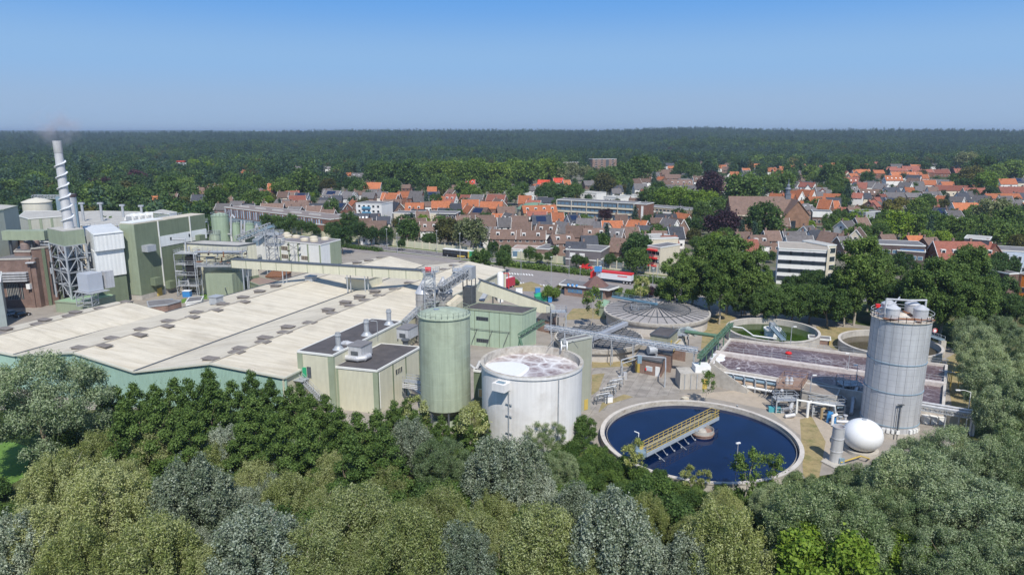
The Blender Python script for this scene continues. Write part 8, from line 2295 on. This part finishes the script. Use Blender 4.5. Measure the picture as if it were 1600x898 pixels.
proto('willow', 'dome', 6.2, 10.5, 1.0, NL + 8000, .23, lf_willow, 'broad grey-green willow', 'willow_tree', 3, bark, 3, aspect=.55, jitter=.9)
proto('row', 'dome', 4.3, 9.5, .8, 36000, .23, lf_willow, 'grey-green willow of the dense row', 'row_willow_tree', 3, bark, 4, aspect=.55, jitter=.9)
proto('dark', 'cone', 3.8, 9, .6, 20000, .23, lf_mid, 'dark green alder with pointed crown', 'alder_tree', 4, bark, 5)
proto('under', 'small', 3.0, 4.6, .2, 8000, .26, lf_mid, 'mid green bush of the undergrowth', 'bush', 4, bark, 6)
proto('underd', 'small', 3.0, 4.8, .2, 8000, .26, lf_dark, 'dark green bush of the undergrowth', 'bush', 3, bark, 7)
proto('bright', 'round', 3.6, 6, .6, 16000, .26, lf_bright, 'bright yellow-green bushy tree', 'maple_tree', 2, bark, 8)
proto('birch', 'loose', 2.6, 8.5, 2.5, 4200, .28, lf_olive, 'thin airy birch with pale stem', 'birch_tree', 3, bark_pale, 9)
proto('sparse', 'loose', 2.4, 8, 2.5, 1800, .3, lf_mid, 'sparse half-bare young tree', 'young_tree', 2, bark_pale, 10)
proto('poplar', 'tallround', 5.3, 18, 2.0, 22000, .38, lf_mid, 'tall dense mid-green poplar', 'poplar_tree', 4, bark_pale, 11)
proto('darkbig', 'round', 5.5, 12, 1.5, 18000, .38, lf_dark, 'dark green broad tree', 'broadleaf_tree', 3, bark, 12)
proto('street', 'round', 3.0, 6, 2.0, 4500, .36, lf_dark, 'round dark street tree', 'street_tree', 3, bark, 13)
TOWNKEYS = {'tmid': (lf_mid, 'mid green broad tree'), 'tdark': (lf_dark, 'dark green round tree'), 'tbright': (lf_bright, 'bright green round tree'), 'tpurple': (lf_purple, 'dark purple copper beech'), 'tbronze': (lf_bronze, 'bronze-tinted round tree'), 'tpale': (lf_pale, 'pale flowering lime tree')}
for i, (k_, (m_, w_)) in enumerate(TOWNKEYS.items()):
 proto(k_, 'round', 5.0, 9.5, 1.5, 5200, .62, m_, w_, 'copper_beech_tree' if 'purple' in k_ else 'lime_tree' if 'pale' in k_ else 'broadleaf_tree', 2, bark, 20 + i)
proto('tavenue', 'round', 5.0, 9.5, 1.5, 5200, .62, lf_ave, 'fresh green avenue tree', 'avenue_tree', 2, bark, 40)
proto('spruce', 'cone', 3.0, 14, 1, 3000, .6, lf_conifer, 'pointed dark conifer', 'conifer_tree', 2, bark, 30)
def hides(x, y, back, lift=9.0):
 """would a tree here stand right in front of a building?"""
 for p_, q_ in HS:
  dy = p_.y - y
  if 0 < dy < back:
   if abs(x / y - p_.x / p_.y) * p_.y < q_ + 3: return True
 return False
# ---- near woodland in front
FG = 'trees of the near wood'
ts('willow', 66, 636, 205, 'huge round grey-green willow in front of the teal hall wall', FG, i=0)
for x, y, d, key in [(300, 775, 165, 'silver'), (405, 840, 185, 'silver'), (790, 722, 150, 'silver'), (960, 848, 180, 'silver'), (640, 690, 90, 'silver'), (350, 700, 90, 'silver'), (20, 860, 150, 'silver'), (1075, 880, 120, 'silver'), (900, 800, 110, 'silver'), (720, 870, 130, 'silver'),
      (95, 745, 150, 'olive'), (165, 790, 180, 'olive'), (55, 840, 170, 'olive'), (240, 865, 190, 'olive'), (235, 690, 120, 'olive'), (560, 800, 180, 'olive'), (490, 860, 170, 'olive'), (640, 855, 180, 'olive'), (850, 835, 190, 'olive'), (1130, 845, 185, 'olive'), (520, 730, 90, 'olive'), (340, 655 + 50, 100, 'olive'), (770, 790, 100, 'olive'), (160, 700, 110, 'olive'), (120, 880, 160, 'olive'), (330, 890, 120, 'olive'), (740, 650, 60, 'olive'), (450, 770, 110, 'olive'),
      (1290, 825, 190, 'willow'), (1440, 745, 175, 'willow'), (1540, 790, 190, 'willow'), (1400, 800, 130, 'willow'), (1500, 700, 130, 'willow'), (1590, 720, 130, 'willow'), (1480, 860, 150, 'willow'), (1590, 870, 150, 'willow'), (1215, 790, 90, 'willow'), (690, 725, 90, 'willow'), (850, 680, 70, 'willow'), (820, 665, 60, 'willow'), (1340, 740, 80, 'willow'),
      (1290, 892, 170, 'bright'), (1415, 850, 110, 'bright')]:
 ts(key, x, y, d, None, FG)
for x, y, d, key in [(400, 745, 90, 'olive'), (445, 720, 80, 'willow'), (500, 790, 90, 'olive'), (600, 750, 80, 'olive'), (690, 790, 110, 'olive'), (740, 830, 120, 'olive'), (830, 760, 100, 'silver'), (870, 740, 70, 'willow'), (1010, 800, 90, 'olive'), (1050, 800, 80, 'underd'), (560, 880, 110, 'olive'), (930, 890, 120, 'olive'), (1030, 880, 90, 'silver'), (1200, 890, 90, 'silver'), (420, 760, 60, 'silver'), (270, 700, 60, 'silver'), (380, 790, 90, 'silver'), (450, 890, 100, 'silver'), (10, 850, 100, 'olive'), (190, 745, 100, 'olive'), (250, 790, 90, 'olive'), (1350, 790, 110, 'willow'), (1440, 690, 90, 'willow'), (1480, 790, 110, 'willow'), (1540, 720, 110, 'willow'), (1590, 800, 120, 'willow'), (1530, 860, 110, 'willow'), (1400, 740, 90, 'willow'), (1450, 890, 80, 'bright'), (1570, 890, 90, 'willow'), (1255, 770, 80, 'willow'), (1590, 690, 80, 'willow'), (1560, 760, 90, 'willow'), (820, 890, 110, 'olive'), (650, 800, 90, 'olive'), (780, 870, 90, 'olive'), (1130, 790, 80, 'olive'), (1080, 830, 80, 'olive'), (300, 850, 80, 'silver'), (60, 890, 100, 'silver'), (760, 740, 60, 'silver'), (100, 660, 90, 'willow')]:
 ts(key, x, y, d, None, FG)
for x, y, d in [(165, 650, 60), (185, 632, 62), (215, 640, 70), (245, 630, 66), (275, 622, 66), (300, 640, 70), (328, 606, 62), (335, 640, 80), (365, 620, 62), (395, 612, 58), (398, 650, 80), (425, 618, 52), (455, 640, 66), (470, 622, 46), (488, 650, 66), (510, 650, 60), (530, 670, 70), (560, 680, 72), (590, 672, 66), (617, 650, 50), (635, 640, 48), (600, 700, 80), (650, 665, 50), (480, 690, 80), (430, 690, 80), (380, 690, 70), (550, 720, 80), (200, 680, 80), (250, 670, 80), (300, 680, 80)]:
 ts('dark', x, y + 16, d * 1.3, None, FG)
ts('darkbig', 912, 670, 44, 'dense dark green bush-like tree against the foot of the white foam tank', FG)
for x, y, d, key in [(738, 655, 50, 'birch'), (835, 660, 60, 'olive'), (800, 655, 46, 'willow'), (870, 655, 44, 'olive'), (990, 705, 36, 'birch'), (1165, 735, 50, 'sparse'), (1205, 725, 40, 'sparse'), (1075, 742, 26, 'birch'), (1100, 745, 24, 'birch'), (650, 650, 40, 'birch'), (320, 595, 30, 'sparse'), (1105, 600, 26, 'sparse'), (925, 470, 34, 'sparse')]:
 ts(key, x, y, d, None, FG)
for k in range(230):
 # undergrowth fills the floor of the near wood
 for _ in range(30):
  x = rng.uniform(-60, 1660); y = rng.uniform(668, 960)
  ok = True
  if y < 700 and x > 660: ok = False
  if 880 < x < 1300 and y < 768: ok = False
  if 1300 <= x < 1500 and y < 735: ok = False
  if x < 60 and 690 < y < 750: ok = False
  if 660 <= x <= 880 and y < 712: ok = False
  if ok: break
 else: continue
 p = P(x, y, 1.5)
 tree(rng.choice(('under', 'under', 'underd')), (p.x, p.y), rng.uniform(.6, 1.15), None, 'bushes of the undergrowth')
for x, y, d in [(640, 660, 46), (665, 668, 44), (690, 672, 44), (715, 670, 40), (760, 672, 40), (735, 690, 50), (680, 695, 50)]: ts('dark', x, y, d, None, FG)
for x, y in [(1320, 742), (1290, 762), (1260, 765), (1230, 768), (1200, 765), (1130, 765), (1090, 760), (1060, 757), (1030, 748), (1000, 738), (975, 722), (950, 712), (935, 702), (905, 695), (890, 705), (1350, 735), (1375, 730), (870, 715), (880, 730), (900, 712), (925, 708), (915, 735), (940, 722), (955, 730), (960, 742), (930, 750), (965, 760), (990, 770), (910, 755), (880, 750), (1040, 775), (1080, 775), (1110, 780), (915, 720), (945, 735), (985, 755), (1020, 765), (1160, 775), (1180, 790), (700, 690), (670, 690), (640, 700)]:
 p = P(x, y + 8, .8); tree(rng.choice(('under', 'underd')), (p.x, p.y), rng.uniform(.4, .65), None, 'bushes of the undergrowth')
# ---- willow row on the far side of the silo
for x, y, d in [(1513, 520, 52), (1527, 548, 66), (1538, 580, 74), (1550, 612, 82), (1568, 645, 86), (1590, 680, 90), (1610, 640, 90), (1600, 590, 60), (1562, 515, 50), (1605, 540, 60)]:
 ts('row', x, y, d, None, 'willows of the dense row')
# ---- poplars and dark trees behind the tanks
for x, y, d, key in [(1058, 430, 62, 'poplar'), (1085, 425, 66, 'poplar'), (1112, 418, 70, 'poplar'), (1140, 420, 70, 'poplar'), (1168, 425, 66, 'poplar'), (1128, 440, 66, 'poplar'), (1185, 440, 50, 'poplar'), (1342, 430, 78, 'poplar'), (1362, 420, 66, 'poplar'), (1325, 450, 60, 'poplar'), (1385, 445, 60, 'poplar'), (1455, 450, 78, 'poplar'), (1480, 440, 80, 'poplar'), (1510, 445, 76, 'poplar'), (1435, 460, 60, 'poplar'), (1500, 470, 66, 'poplar'), (1530, 470, 66, 'poplar'),
      (1215, 472, 56, 'darkbig'), (1240, 468, 60, 'darkbig'), (1268, 465, 60, 'darkbig'), (1296, 470, 64, 'darkbig'), (1310, 455, 60, 'darkbig'), (1400, 470, 64, 'darkbig'), (1420, 455, 56, 'darkbig'), (1195, 475, 50, 'darkbig'), (1545, 430, 60, 'darkbig'), (1565, 415, 50, 'darkbig'), (1520, 415, 50, 'darkbig'), (1270, 440, 50, 'darkbig'), (1240, 445, 40, 'darkbig'), (1410, 400 + 15, 40, 'darkbig'), (1560, 460, 60, 'darkbig'), (1590, 480, 56, 'darkbig'), (1160, 468, 40, 'darkbig'), (1040, 455, 36, 'darkbig')]:
 ts(key, x, y, d, None, 'trees behind the tanks')
# street trees and bushes by the road
for x, y, d, key in [(784, 397, 22, 'street'), (800, 396, 0, 'x'), (770, 385, 20, 'street'), (790, 388, 20, 'street'), (828, 396, 22, 'street'), (842, 402, 14, 'street'), (857, 400, 16, 'street'), (901, 405, 18, 'street'), (913, 407, 16, 'street'), (953, 404, 20, 'street'), (966, 407, 16, 'street'), (980, 408, 16, 'street'), (1019, 405, 20, 'street'), (788, 405, 26, 'street'), (752, 400, 38, 'street'), (870, 385, 20, 'tpurple'), (866, 390, 16, 'street'), (534, 368, 36, 'street'), (560, 358, 30, 'street'), (580, 362, 26, 'street'), (520, 355, 30, 'street'), (603, 363, 26, 'street'), (545, 345, 30, 'street'), (430, 342, 22, 'street'), (445, 350, 26, 'street'), (415, 345, 20, 'street'), (455, 346, 24, 'street'), (470, 352, 18, 'street'), (485, 354, 22, 'street'), (495, 360, 14, 'street'), (627, 380, 14, 'street'), (674, 372, 20, 'street'),
      (637, 358, 42, 'tmid'), (700, 360, 42, 'tbronze'), (736, 362, 54, 'tpale'), (690, 350, 36, 'tmid'), (996, 385, 46, 'tdark'), (995, 405, 40, 'tmid'), (668, 372, 22, 'tmid'), (1012, 396, 30, 'tdark'),
      (861, 458, 32, 'under'), (1000, 455, 30, 'under'), (985, 458, 24, 'under'), (965, 455, 22, 'under'), (1015, 452, 20, 'tpurple'), (1003, 450, 24, 'birch'), (806, 440, 14, 'under'), (1045, 460, 24, 'tpurple')]:
 if key == 'x': continue
 ts(key, x, y, d, None, 'trees and bushes beside the road')
# clipped hedges along the road
def hedge(pts, w, h, n, size, words, m_=lf_mid):
 t_ = []
 lob = []
 for a, c in zip(pts[:-1], pts[1:]):
  k = max(1, int((c - a).length / 1.4))
  for i in range(k):
   q = a.lerp(c, i / k); lob.append(((q.x - pts[0].x, q.y - pts[0].y, h * .45), (w * .6 * rng.uniform(.8, 1.2), w * .6 * rng.uniform(.8, 1.2), h * .6 * rng.uniform(.85, 1.15))))
 me = leaf_mesh('hedge', lob, n, size, 5 + n, m_)
 o = bpy.data.objects.new('hedge', me); o.location = (pts[0].x, pts[0].y, 0); COL.objects.link(o)
 tag(o, words, 'hedge')
 return o
hm = offset(RD1, -7.5)
seg = lerp_path(hm[4:8], 10)
hedge(seg, 4.0, 2.4, 14000, .5, 'long green hedge between the main road and the car park road')
seg = lerp_path(hm[1:4], 12)
hedge(seg[1:10], 4, 1.9, 9000, .5, 'green hedge along the main road in front of the bus')
seg = lerp_path([P(873, 450), P(888, 453), P(912, 457)], 4)
hedge(seg, 1.6, 1.2, 1800, .35, 'low brown-green hedge in front of the gatehouse', lf_bronze)
# ---- town trees placed by sight
TT = [(1110, 290, 46, 'tpurple'), (1162, 290, 62, 'tdark'), (1130, 343, 56, 'tpurple'), (1193, 344, 56, 'tdark'), (1245, 345, 32, 'tpurple'), (212, 281, 42, 'tpurple'), (158, 287, 36, 'tpurple'), (948, 331, 24, 'tpurple'), (912, 328, 20, 'tmid'), (895, 334, 12, 'tdark'), (1045, 238, 14, 'tpurple'), (222, 237, 16, 'tpurple'), (300, 290, 26, 'tbright'), (288, 300, 22, 'tbright'), (860, 292, 30, 'tdark'), (880, 300, 34, 'tdark'), (900, 297, 26, 'tmid'), (945, 285, 36, 'tbronze'), (925, 275, 26, 'tmid'), (955, 272, 34, 'tmid'), (975, 268, 38, 'tmid'), (1000, 262, 44, 'tmid'), (1020, 258, 30, 'tmid'), (870, 268, 36, 'tpale'), (890, 264, 30, 'tpale'), (916, 268, 24, 'tpale'), (963, 290, 20, 'tbright'), (982, 288, 20, 'tdark'), (1015, 305, 34, 'tmid'), (1040, 308, 40, 'tbright'), (1062, 308, 40, 'tbright'), (1085, 310, 42, 'tbright'), (1108, 312, 34, 'tbright'), (1025, 310, 30, 'tmid'), (1125, 322, 40, 'tmid'), (1098, 330, 34, 'tmid'), (1150, 315, 26, 'tmid'), (1030, 292, 26, 'tdark'), (1085, 265, 28, 'tmid'), (1065, 262, 26, 'tmid'),
  (1200, 290, 40, 'tdark'), (1222, 282, 44, 'tdark'), (1235, 275, 30, 'tdark'), (1268, 268, 30, 'tmid'), (1280, 276, 26, 'tmid'), (1300, 270, 40, 'tdark'), (1325, 258, 30, 'tdark'), (1310, 285, 34, 'tmid'), (1300, 292, 26, 'tdark'), (1355, 278, 24, 'tdark'), (1312, 302, 24, 'tdark'), (1320, 310, 18, 'tmid'), (1302, 317, 14, 'tbright'), (1278, 318, 22, 'tdark'), (1344, 336, 34, 'tbright'), (1312, 336, 24, 'tdark'), (1395, 322, 30, 'tbronze'), (1410, 318, 28, 'tbronze'), (1436, 322, 34, 'tmid'), (1448, 315, 30, 'tmid'), (1430, 305, 16, 'tmid'), (1385, 345, 36, 'tmid'), (1405, 350, 44, 'tbright'), (1430, 350, 44, 'tmid'), (1455, 350, 44, 'tdark'), (1480, 350, 40, 'tmid'), (1505, 352, 40, 'tmid'), (1530, 350, 40, 'tmid'), (1375, 360, 34, 'tdark'), (1552, 330, 56, 'tpale'), (1575, 345, 50, 'tmid'), (1560, 360, 50, 'tmid'), (1590, 365, 40, 'tmid'), (1365, 350, 24, 'tdark'), (1330, 365, 26, 'tmid'), (1535, 262, 40, 'tdark'), (1520, 272, 40, 'tbronze'), (1555, 268, 36, 'tmid'), (1540, 283, 38, 'tbright'), (1495, 280, 26, 'tmid'), (1505, 288, 26, 'tdark'), (1580, 265, 40, 'tmid'), (1510, 250, 34, 'tpale'), (1475, 260, 18, 'tmid'), (1590, 330, 20, 'tdark'), (1548, 300, 20, 'tdark'), (1520, 304, 20, 'tdark'),
  (1245, 372, 0, 'x'), (1265, 352, 20, 'tbright'), (1232, 392, 24, 'tdark'), (1204, 400, 18, 'tdark'),
  (613, 290, 30, 'tdark'), (600, 285, 26, 'tdark'), (560, 292, 32, 'tdark'), (550, 285, 30, 'tdark'), (645, 280, 30, 'tdark'), (688, 285, 36, 'tmid'), (676, 292, 26, 'tdark'), (716, 282, 22, 'tmid'), (725, 295, 34, 'tmid'), (740, 300, 26, 'tmid'), (758, 290, 28, 'tmid'), (785, 290, 32, 'tmid'), (805, 302, 30, 'tmid'), (815, 295, 26, 'tdark'), (805, 280, 20, 'tdark'), (815, 276, 20, 'tdark'), (848, 302, 26, 'tdark'), (718, 334, 16, 'tmid'), (722, 338, 12, 'tmid'), (765, 340, 12, 'tdark'), (655, 303, 12, 'tdark'), (680, 310, 20, 'tdark'), (520, 318, 22, 'tdark'), (518, 326, 26, 'tdark'), (505, 316, 14, 'tdark'), (488, 305, 12, 'tbright'), (440, 290, 34, 'tmid'), (455, 283, 34, 'tmid'), (475, 282, 44, 'tmid'), (500, 285, 26, 'tbronze'), (512, 290, 26, 'tbronze'), (400, 285, 34, 'tmid'), (415, 305, 24, 'tmid'), (425, 310, 20, 'tbronze'), (395, 312, 36, 'tmid'), (385, 300, 36, 'tmid'), (337, 310, 36, 'tdark'), (345, 300, 30, 'tmid'), (365, 290, 34, 'tmid'), (252, 310, 24, 'tmid'), (320, 330, 26, 'tmid'), (310, 322, 22, 'tbright'), (325, 345, 18, 'tdark'), (245, 300, 20, 'tbright'),
  (1022, 282, 14, 'spruce'), (437, 318, 10, 'spruce'), (1190, 300, 14, 'spruce'), (982, 300, 12, 'spruce'), (1325, 300, 16, 'spruce'), (505, 275, 14, 'spruce')]
for x, y, d, key in TT:
 if key == 'x': continue
 ts(key, x, y, d, None, 'trees of the town')
# lime avenue crossing the picture behind the town
for k in range(17):
 x = 590 + k * 17.5 + rng.uniform(-4, 4); ts(rng.choice(('tmid', 'tmid', 'tavenue')), x, 268 - (2 if k > 8 else 0) + rng.uniform(-2, 2), rng.uniform(38, 46), None, 'lime avenue')
# left woods: individual crowns
for q in ((158, 287), (212, 281), (222, 237)): HS.append((V3(P(q[0], q[1], 6).x, P(q[0], q[1], 6).y, 0), 6))
for k in range(70):
 x = rng.uniform(-20, 420); y = rng.uniform(245, 318)
 if x > 230: y = min(y, 308 - (x - 230) * .12)
 if 236 < x < 300 and 240 < y < 275: continue
 p = P(x, y, 6)
 if not free(V3(p.x, p.y, 0), 5) or hides(p.x, p.y, 50): continue
 dist = p.y
 tree(rng.choice(('tmid', 'tdark', 'tdark', 'tdark', 'tmid', 'tbright', 'spruce')), (p.x, p.y), rng.uniform(1.25, 1.9), None, 'trees of the western wood')
# garden trees between houses
ng = 0; GT = []
for k in range(2600):
 if ng >= 480: break
 x = rng.uniform(400, 1620); y = rng.uniform(258, 385)
 p = P(x, y, 3); q = V3(p.x, p.y, 0)
 if not free(q, 1.8) or (x < 900 and y > 355): continue
 if any((q - a).length < r * .5 + 1 for a, r in ATREES) or (hides(q.x, q.y, 9) and rng.random() < .7): continue
 GT.append((rng.uniform(.45, .95), rng.choice(('tmid', 'tdark', 'tbright', 'tdark', 'tbronze', 'tmid', 'spruce')), q)); ATREES.append((q, 4.0))
 ng += 1
# the ones that show largest stand as trees of their own, the rest join the woodland mass
GT.sort(key=lambda g: -g[0] / g[2].y)
REST = []
for s_, k_, q in GT:
 if NK.get('broadleaf_tree', 0) < 298: tree(k_, (q.x, q.y), s_, None, 'garden trees')
 else: REST.append((s_, q))
print('trees', len(ATREES))
# ---- the far forest: a mass nobody could count
def forest_protos():
 out = []
 for i, (kind, m_, R, H) in enumerate((('round', lf_forest, 5.2, 11), ('round', lf_dark, 5.6, 11), ('cone', lf_conifer, 3.8, 17), ('cone', lf_conifer, 3.4, 20), ('round', lf_bronze, 5, 10), ('round', lf_forest, 6, 12), ('round', lf_mid, 5.4, 10), ('round', lf_purple, 5.5, 11))):
  g = np.random.default_rng(900 + i)
  lob = lobes_round(g, R, H, 2, 14, .42) if kind == 'round' else lobes_cone(g, R, H, 1, 16)
  me = leaf_mesh('crown', lob, 900 if kind == 'round' else 520, 1.25 if kind == 'round' else 1.2, 600 + i, m_, jitter=.7)
  out.append((kind, me))
 return out
FP = forest_protos()
def forest(name, label, pts_by_proto):
 """one object; geometry nodes set the crowns on its points"""
 import bmesh
 allp = []; idx = []; scl = []
 for i, pts in pts_by_proto.items():
  for p, s in pts: allp.append(p); idx.append(i); scl.append(s)
 me = bpy.data.meshes.new(name)
 me.vertices.add(len(allp)); me.vertices.foreach_set('co', np.array(allp, float).reshape(-1))
 at = me.attributes.new('pick', 'INT', 'POINT'); at.data.foreach_set('value', np.array(idx, np.int32))
 a2 = me.attributes.new('grow', 'FLOAT', 'POINT'); a2.data.foreach_set('value', np.array(scl, np.float32))
 me.update()
 o = bpy.data.objects.new(name, me); COL.objects.link(o)
 o['kind'] = 'stuff'; o['label'] = label; o['category'] = 'forest'
 ng_ = bpy.data.node_groups.new('set_trees', 'GeometryNodeTree')
 ng_.interface.new_socket('Geometry', in_out='INPUT', socket_type='NodeSocketGeometry'); ng_.interface.new_socket('Geometry', in_out='OUTPUT', socket_type='NodeSocketGeometry')
 gi = ng_.nodes.new('NodeGroupInput'); go = ng_.nodes.new('NodeGroupOutput')
 ci = ng_.nodes.new('GeometryNodeCollectionInfo'); ci.inputs['Collection'].default_value = PROT; ci.inputs['Separate Children'].default_value = True; ci.inputs['Reset Children'].default_value = True
 ip = ng_.nodes.new('GeometryNodeInstanceOnPoints'); ip.inputs['Pick Instance'].default_value = True
 na = ng_.nodes.new('GeometryNodeInputNamedAttribute'); na.data_type = 'INT'; na.inputs[0].default_value = 'pick'
 nb_ = ng_.nodes.new('GeometryNodeInputNamedAttribute'); nb_.data_type = 'FLOAT'; nb_.inputs[0].default_value = 'grow'
 rv = ng_.nodes.new('FunctionNodeRandomValue'); rv.data_type = 'FLOAT_VECTOR'; rv.inputs[0].default_value = (0, 0, 0); rv.inputs[1].default_value = (0, 0, 6.28)
 lk = ng_.links.new
 lk(gi.outputs[0], ip.inputs['Points']); lk(ci.outputs[0], ip.inputs['Instance']); lk(na.outputs[0], ip.inputs['Instance Index']); lk(nb_.outputs[0], ip.inputs['Scale']); lk(rv.outputs[0], ip.inputs['Rotation']); lk(ip.outputs[0], go.inputs[0])
 md = o.modifiers.new('trees', 'NODES'); md.node_group = ng_
 return o
for i, (kind, me) in enumerate(FP):
 po = bpy.data.objects.new('p%02d_crown' % i, me); PROT.objects.link(po)
def scatter(n, d0, d1, rnd, gate):
 res = []
 for _ in range(n):
  # even over the ground area
  d = math.sqrt(rnd.uniform(d0 * d0, d1 * d1)); a = rnd.uniform(-.72, .72)
  x, y = d * math.sin(a), d * math.cos(a)
  if gate(x, y, d): res.append((x, y, d))
 return res
rf = random.Random(77)
pk = {i: [] for i in range(8)}
def fnoise(x, y): return math.sin(x * .006 + 1) + math.sin(y * .009 + x * .004) + .6 * math.sin(x * .017 - y * .013)
def gate1(x, y, d):
 edge = 1090 + 60 * math.sin(x * .008) - (160 if x < -250 else 0) - (180 if x < -120 else 0)
 return d > edge and free(V3(x, y, 0), 6) and not hides(x, y, 240)
for x, y, d in scatter(9500, 600, 1500, rf, gate1) + scatter(11500, 1500, 2400, rf, gate1) + scatter(9000, 2400, 3700, rf, gate1):
 con = fnoise(x, y) + (d - 1250) / 350 + rf.uniform(-.5, .5) > .7
 i = rf.choice((2, 3, 3, 2, 0)) if con else rf.choice((0, 1, 5, 0, 4, 5, 1, 6, 0, 5, 1, 2))
 s = rf.choice((rf.uniform(.6, 1.0), rf.uniform(.85, 1.2))) * (1.0 if con else 1.35) * (1.0 if d < 1500 else 1.15 if d < 2400 else 1.3)
 pk[i].append(((x, y, terrain(x, y) - .5), s))
forest('forest', 'dense dark forest covering the far land up to the horizon', pk)
# mid-distance woods between forest and town
pk = {i: [] for i in range(8)}
def gate2(x, y, d):
 q = V3(x, y, 0)
 if x < -150 and 330 < d < 760:
  px = x / (y * cp) * FPX + 800
  return px < 330 + max(0, (d - 330) * .6) and free(q, 4) and d > 335 and not hides(x, y, 60)
 return d > 840 and free(q, 5) and abs(math.sin(x * .021 + y * .013)) > .45 and not hides(x, y, 100)
for x, y, d in scatter(5200, 330, 1050, rf, gate2):
 if any(abs(a.x - x) < r * .8 and abs(a.y - y) < r * .8 for a, r in ATREES): continue
 i = rf.choice((0, 1, 5, 0, 4, 1, 5, 0, 3, 6)); pk[i].append(((x, y, terrain(x, y) - .3), rf.choice((rf.uniform(.6, 1.0), rf.uniform(1.0, 1.5)))))
for s_, q in REST: pk[rf.choice((0, 1, 5, 4))].append(((q.x, q.y, terrain(q.x, q.y) - .3), s_ * rf.uniform(.75, 1)))
forest('woodland', 'leafy woods between the town and the far forest', pk)
# ================================================================ the air: even haze in one closed box
m, nt, N, L, b = newmat('haze_air')
N.remove(b)
hv = N.new("ShaderNodeVolumePrincipled"); hv.inputs['Color'].default_value = (.66, .80, .98, 1); hv.inputs['Density'].default_value = 0.00012; hv.inputs['Anisotropy'].default_value = .2
L.new(hv.outputs[0], N['Material Output'].inputs['Volume'])
hz = MB(); hz.box((0, 7000, -3.5), (24000, 16000, 92.0))
ho = hz.build('haze', m, None); ho['kind'] = 'stuff'; ho['label'] = 'thin pale summer haze over the land'; ho['category'] = 'haze'
# ================================================================ labels: each one picks out one thing
def ordinal(n):
 w = ['', '', 'second ', 'third ', 'fourth ', 'fifth ', 'sixth ', 'seventh ', 'eighth ', 'ninth ', 'tenth ', 'eleventh ', 'twelfth ']
 if n < len(w): return w[n]
 return f"{n}{'st' if n % 10 == 1 and n % 100 != 11 else 'nd' if n % 10 == 2 and n % 100 != 12 else 'rd' if n % 10 == 3 and n % 100 != 13 else 'th'} "
groups = {}
for o, w in TODO: groups.setdefault(w, []).append(o)
LP = np.array([(a, b_) for _, a, b_ in LAND])
for w, obs in groups.items():
 if len(obs) == 1:
  o = obs[0]; d = np.hypot(LP[:, 0] - o.location.x, LP[:, 1] - o.location.y); k = int(d.argmin())
  o['label'] = f"{w}, near {LAND[k][0]}"
  continue
 pos = np.array([(o.location.x, o.location.y) for o in obs])
 Dm = np.hypot(pos[:, None, 0] - LP[None, :, 0], pos[:, None, 1] - LP[None, :, 1])
 rank = Dm.argsort(axis=0).argsort(axis=0) + 1
 for i, o in enumerate(obs):
  sc = rank[i] + Dm[i] / 400.0
  k = int(sc.argmin())
  o['label'] = f"{w}, {ordinal(int(rank[i, k]))}nearest to {LAND[k][0]}"
for o in S.objects:
 if o.parent is None and 'label' in o.keys():
  if len(o['label'].split()) > 16: o['label'] = o['label'].replace(' dusty brick', ' brick').replace('solar panels', 'solar')
  n = len(o['label'].split())
  if n > 16 or n < 4: print('LABEL', n, o['label'])
print('objects', len(S.objects))
print('houses', HOUSE_N, NK)
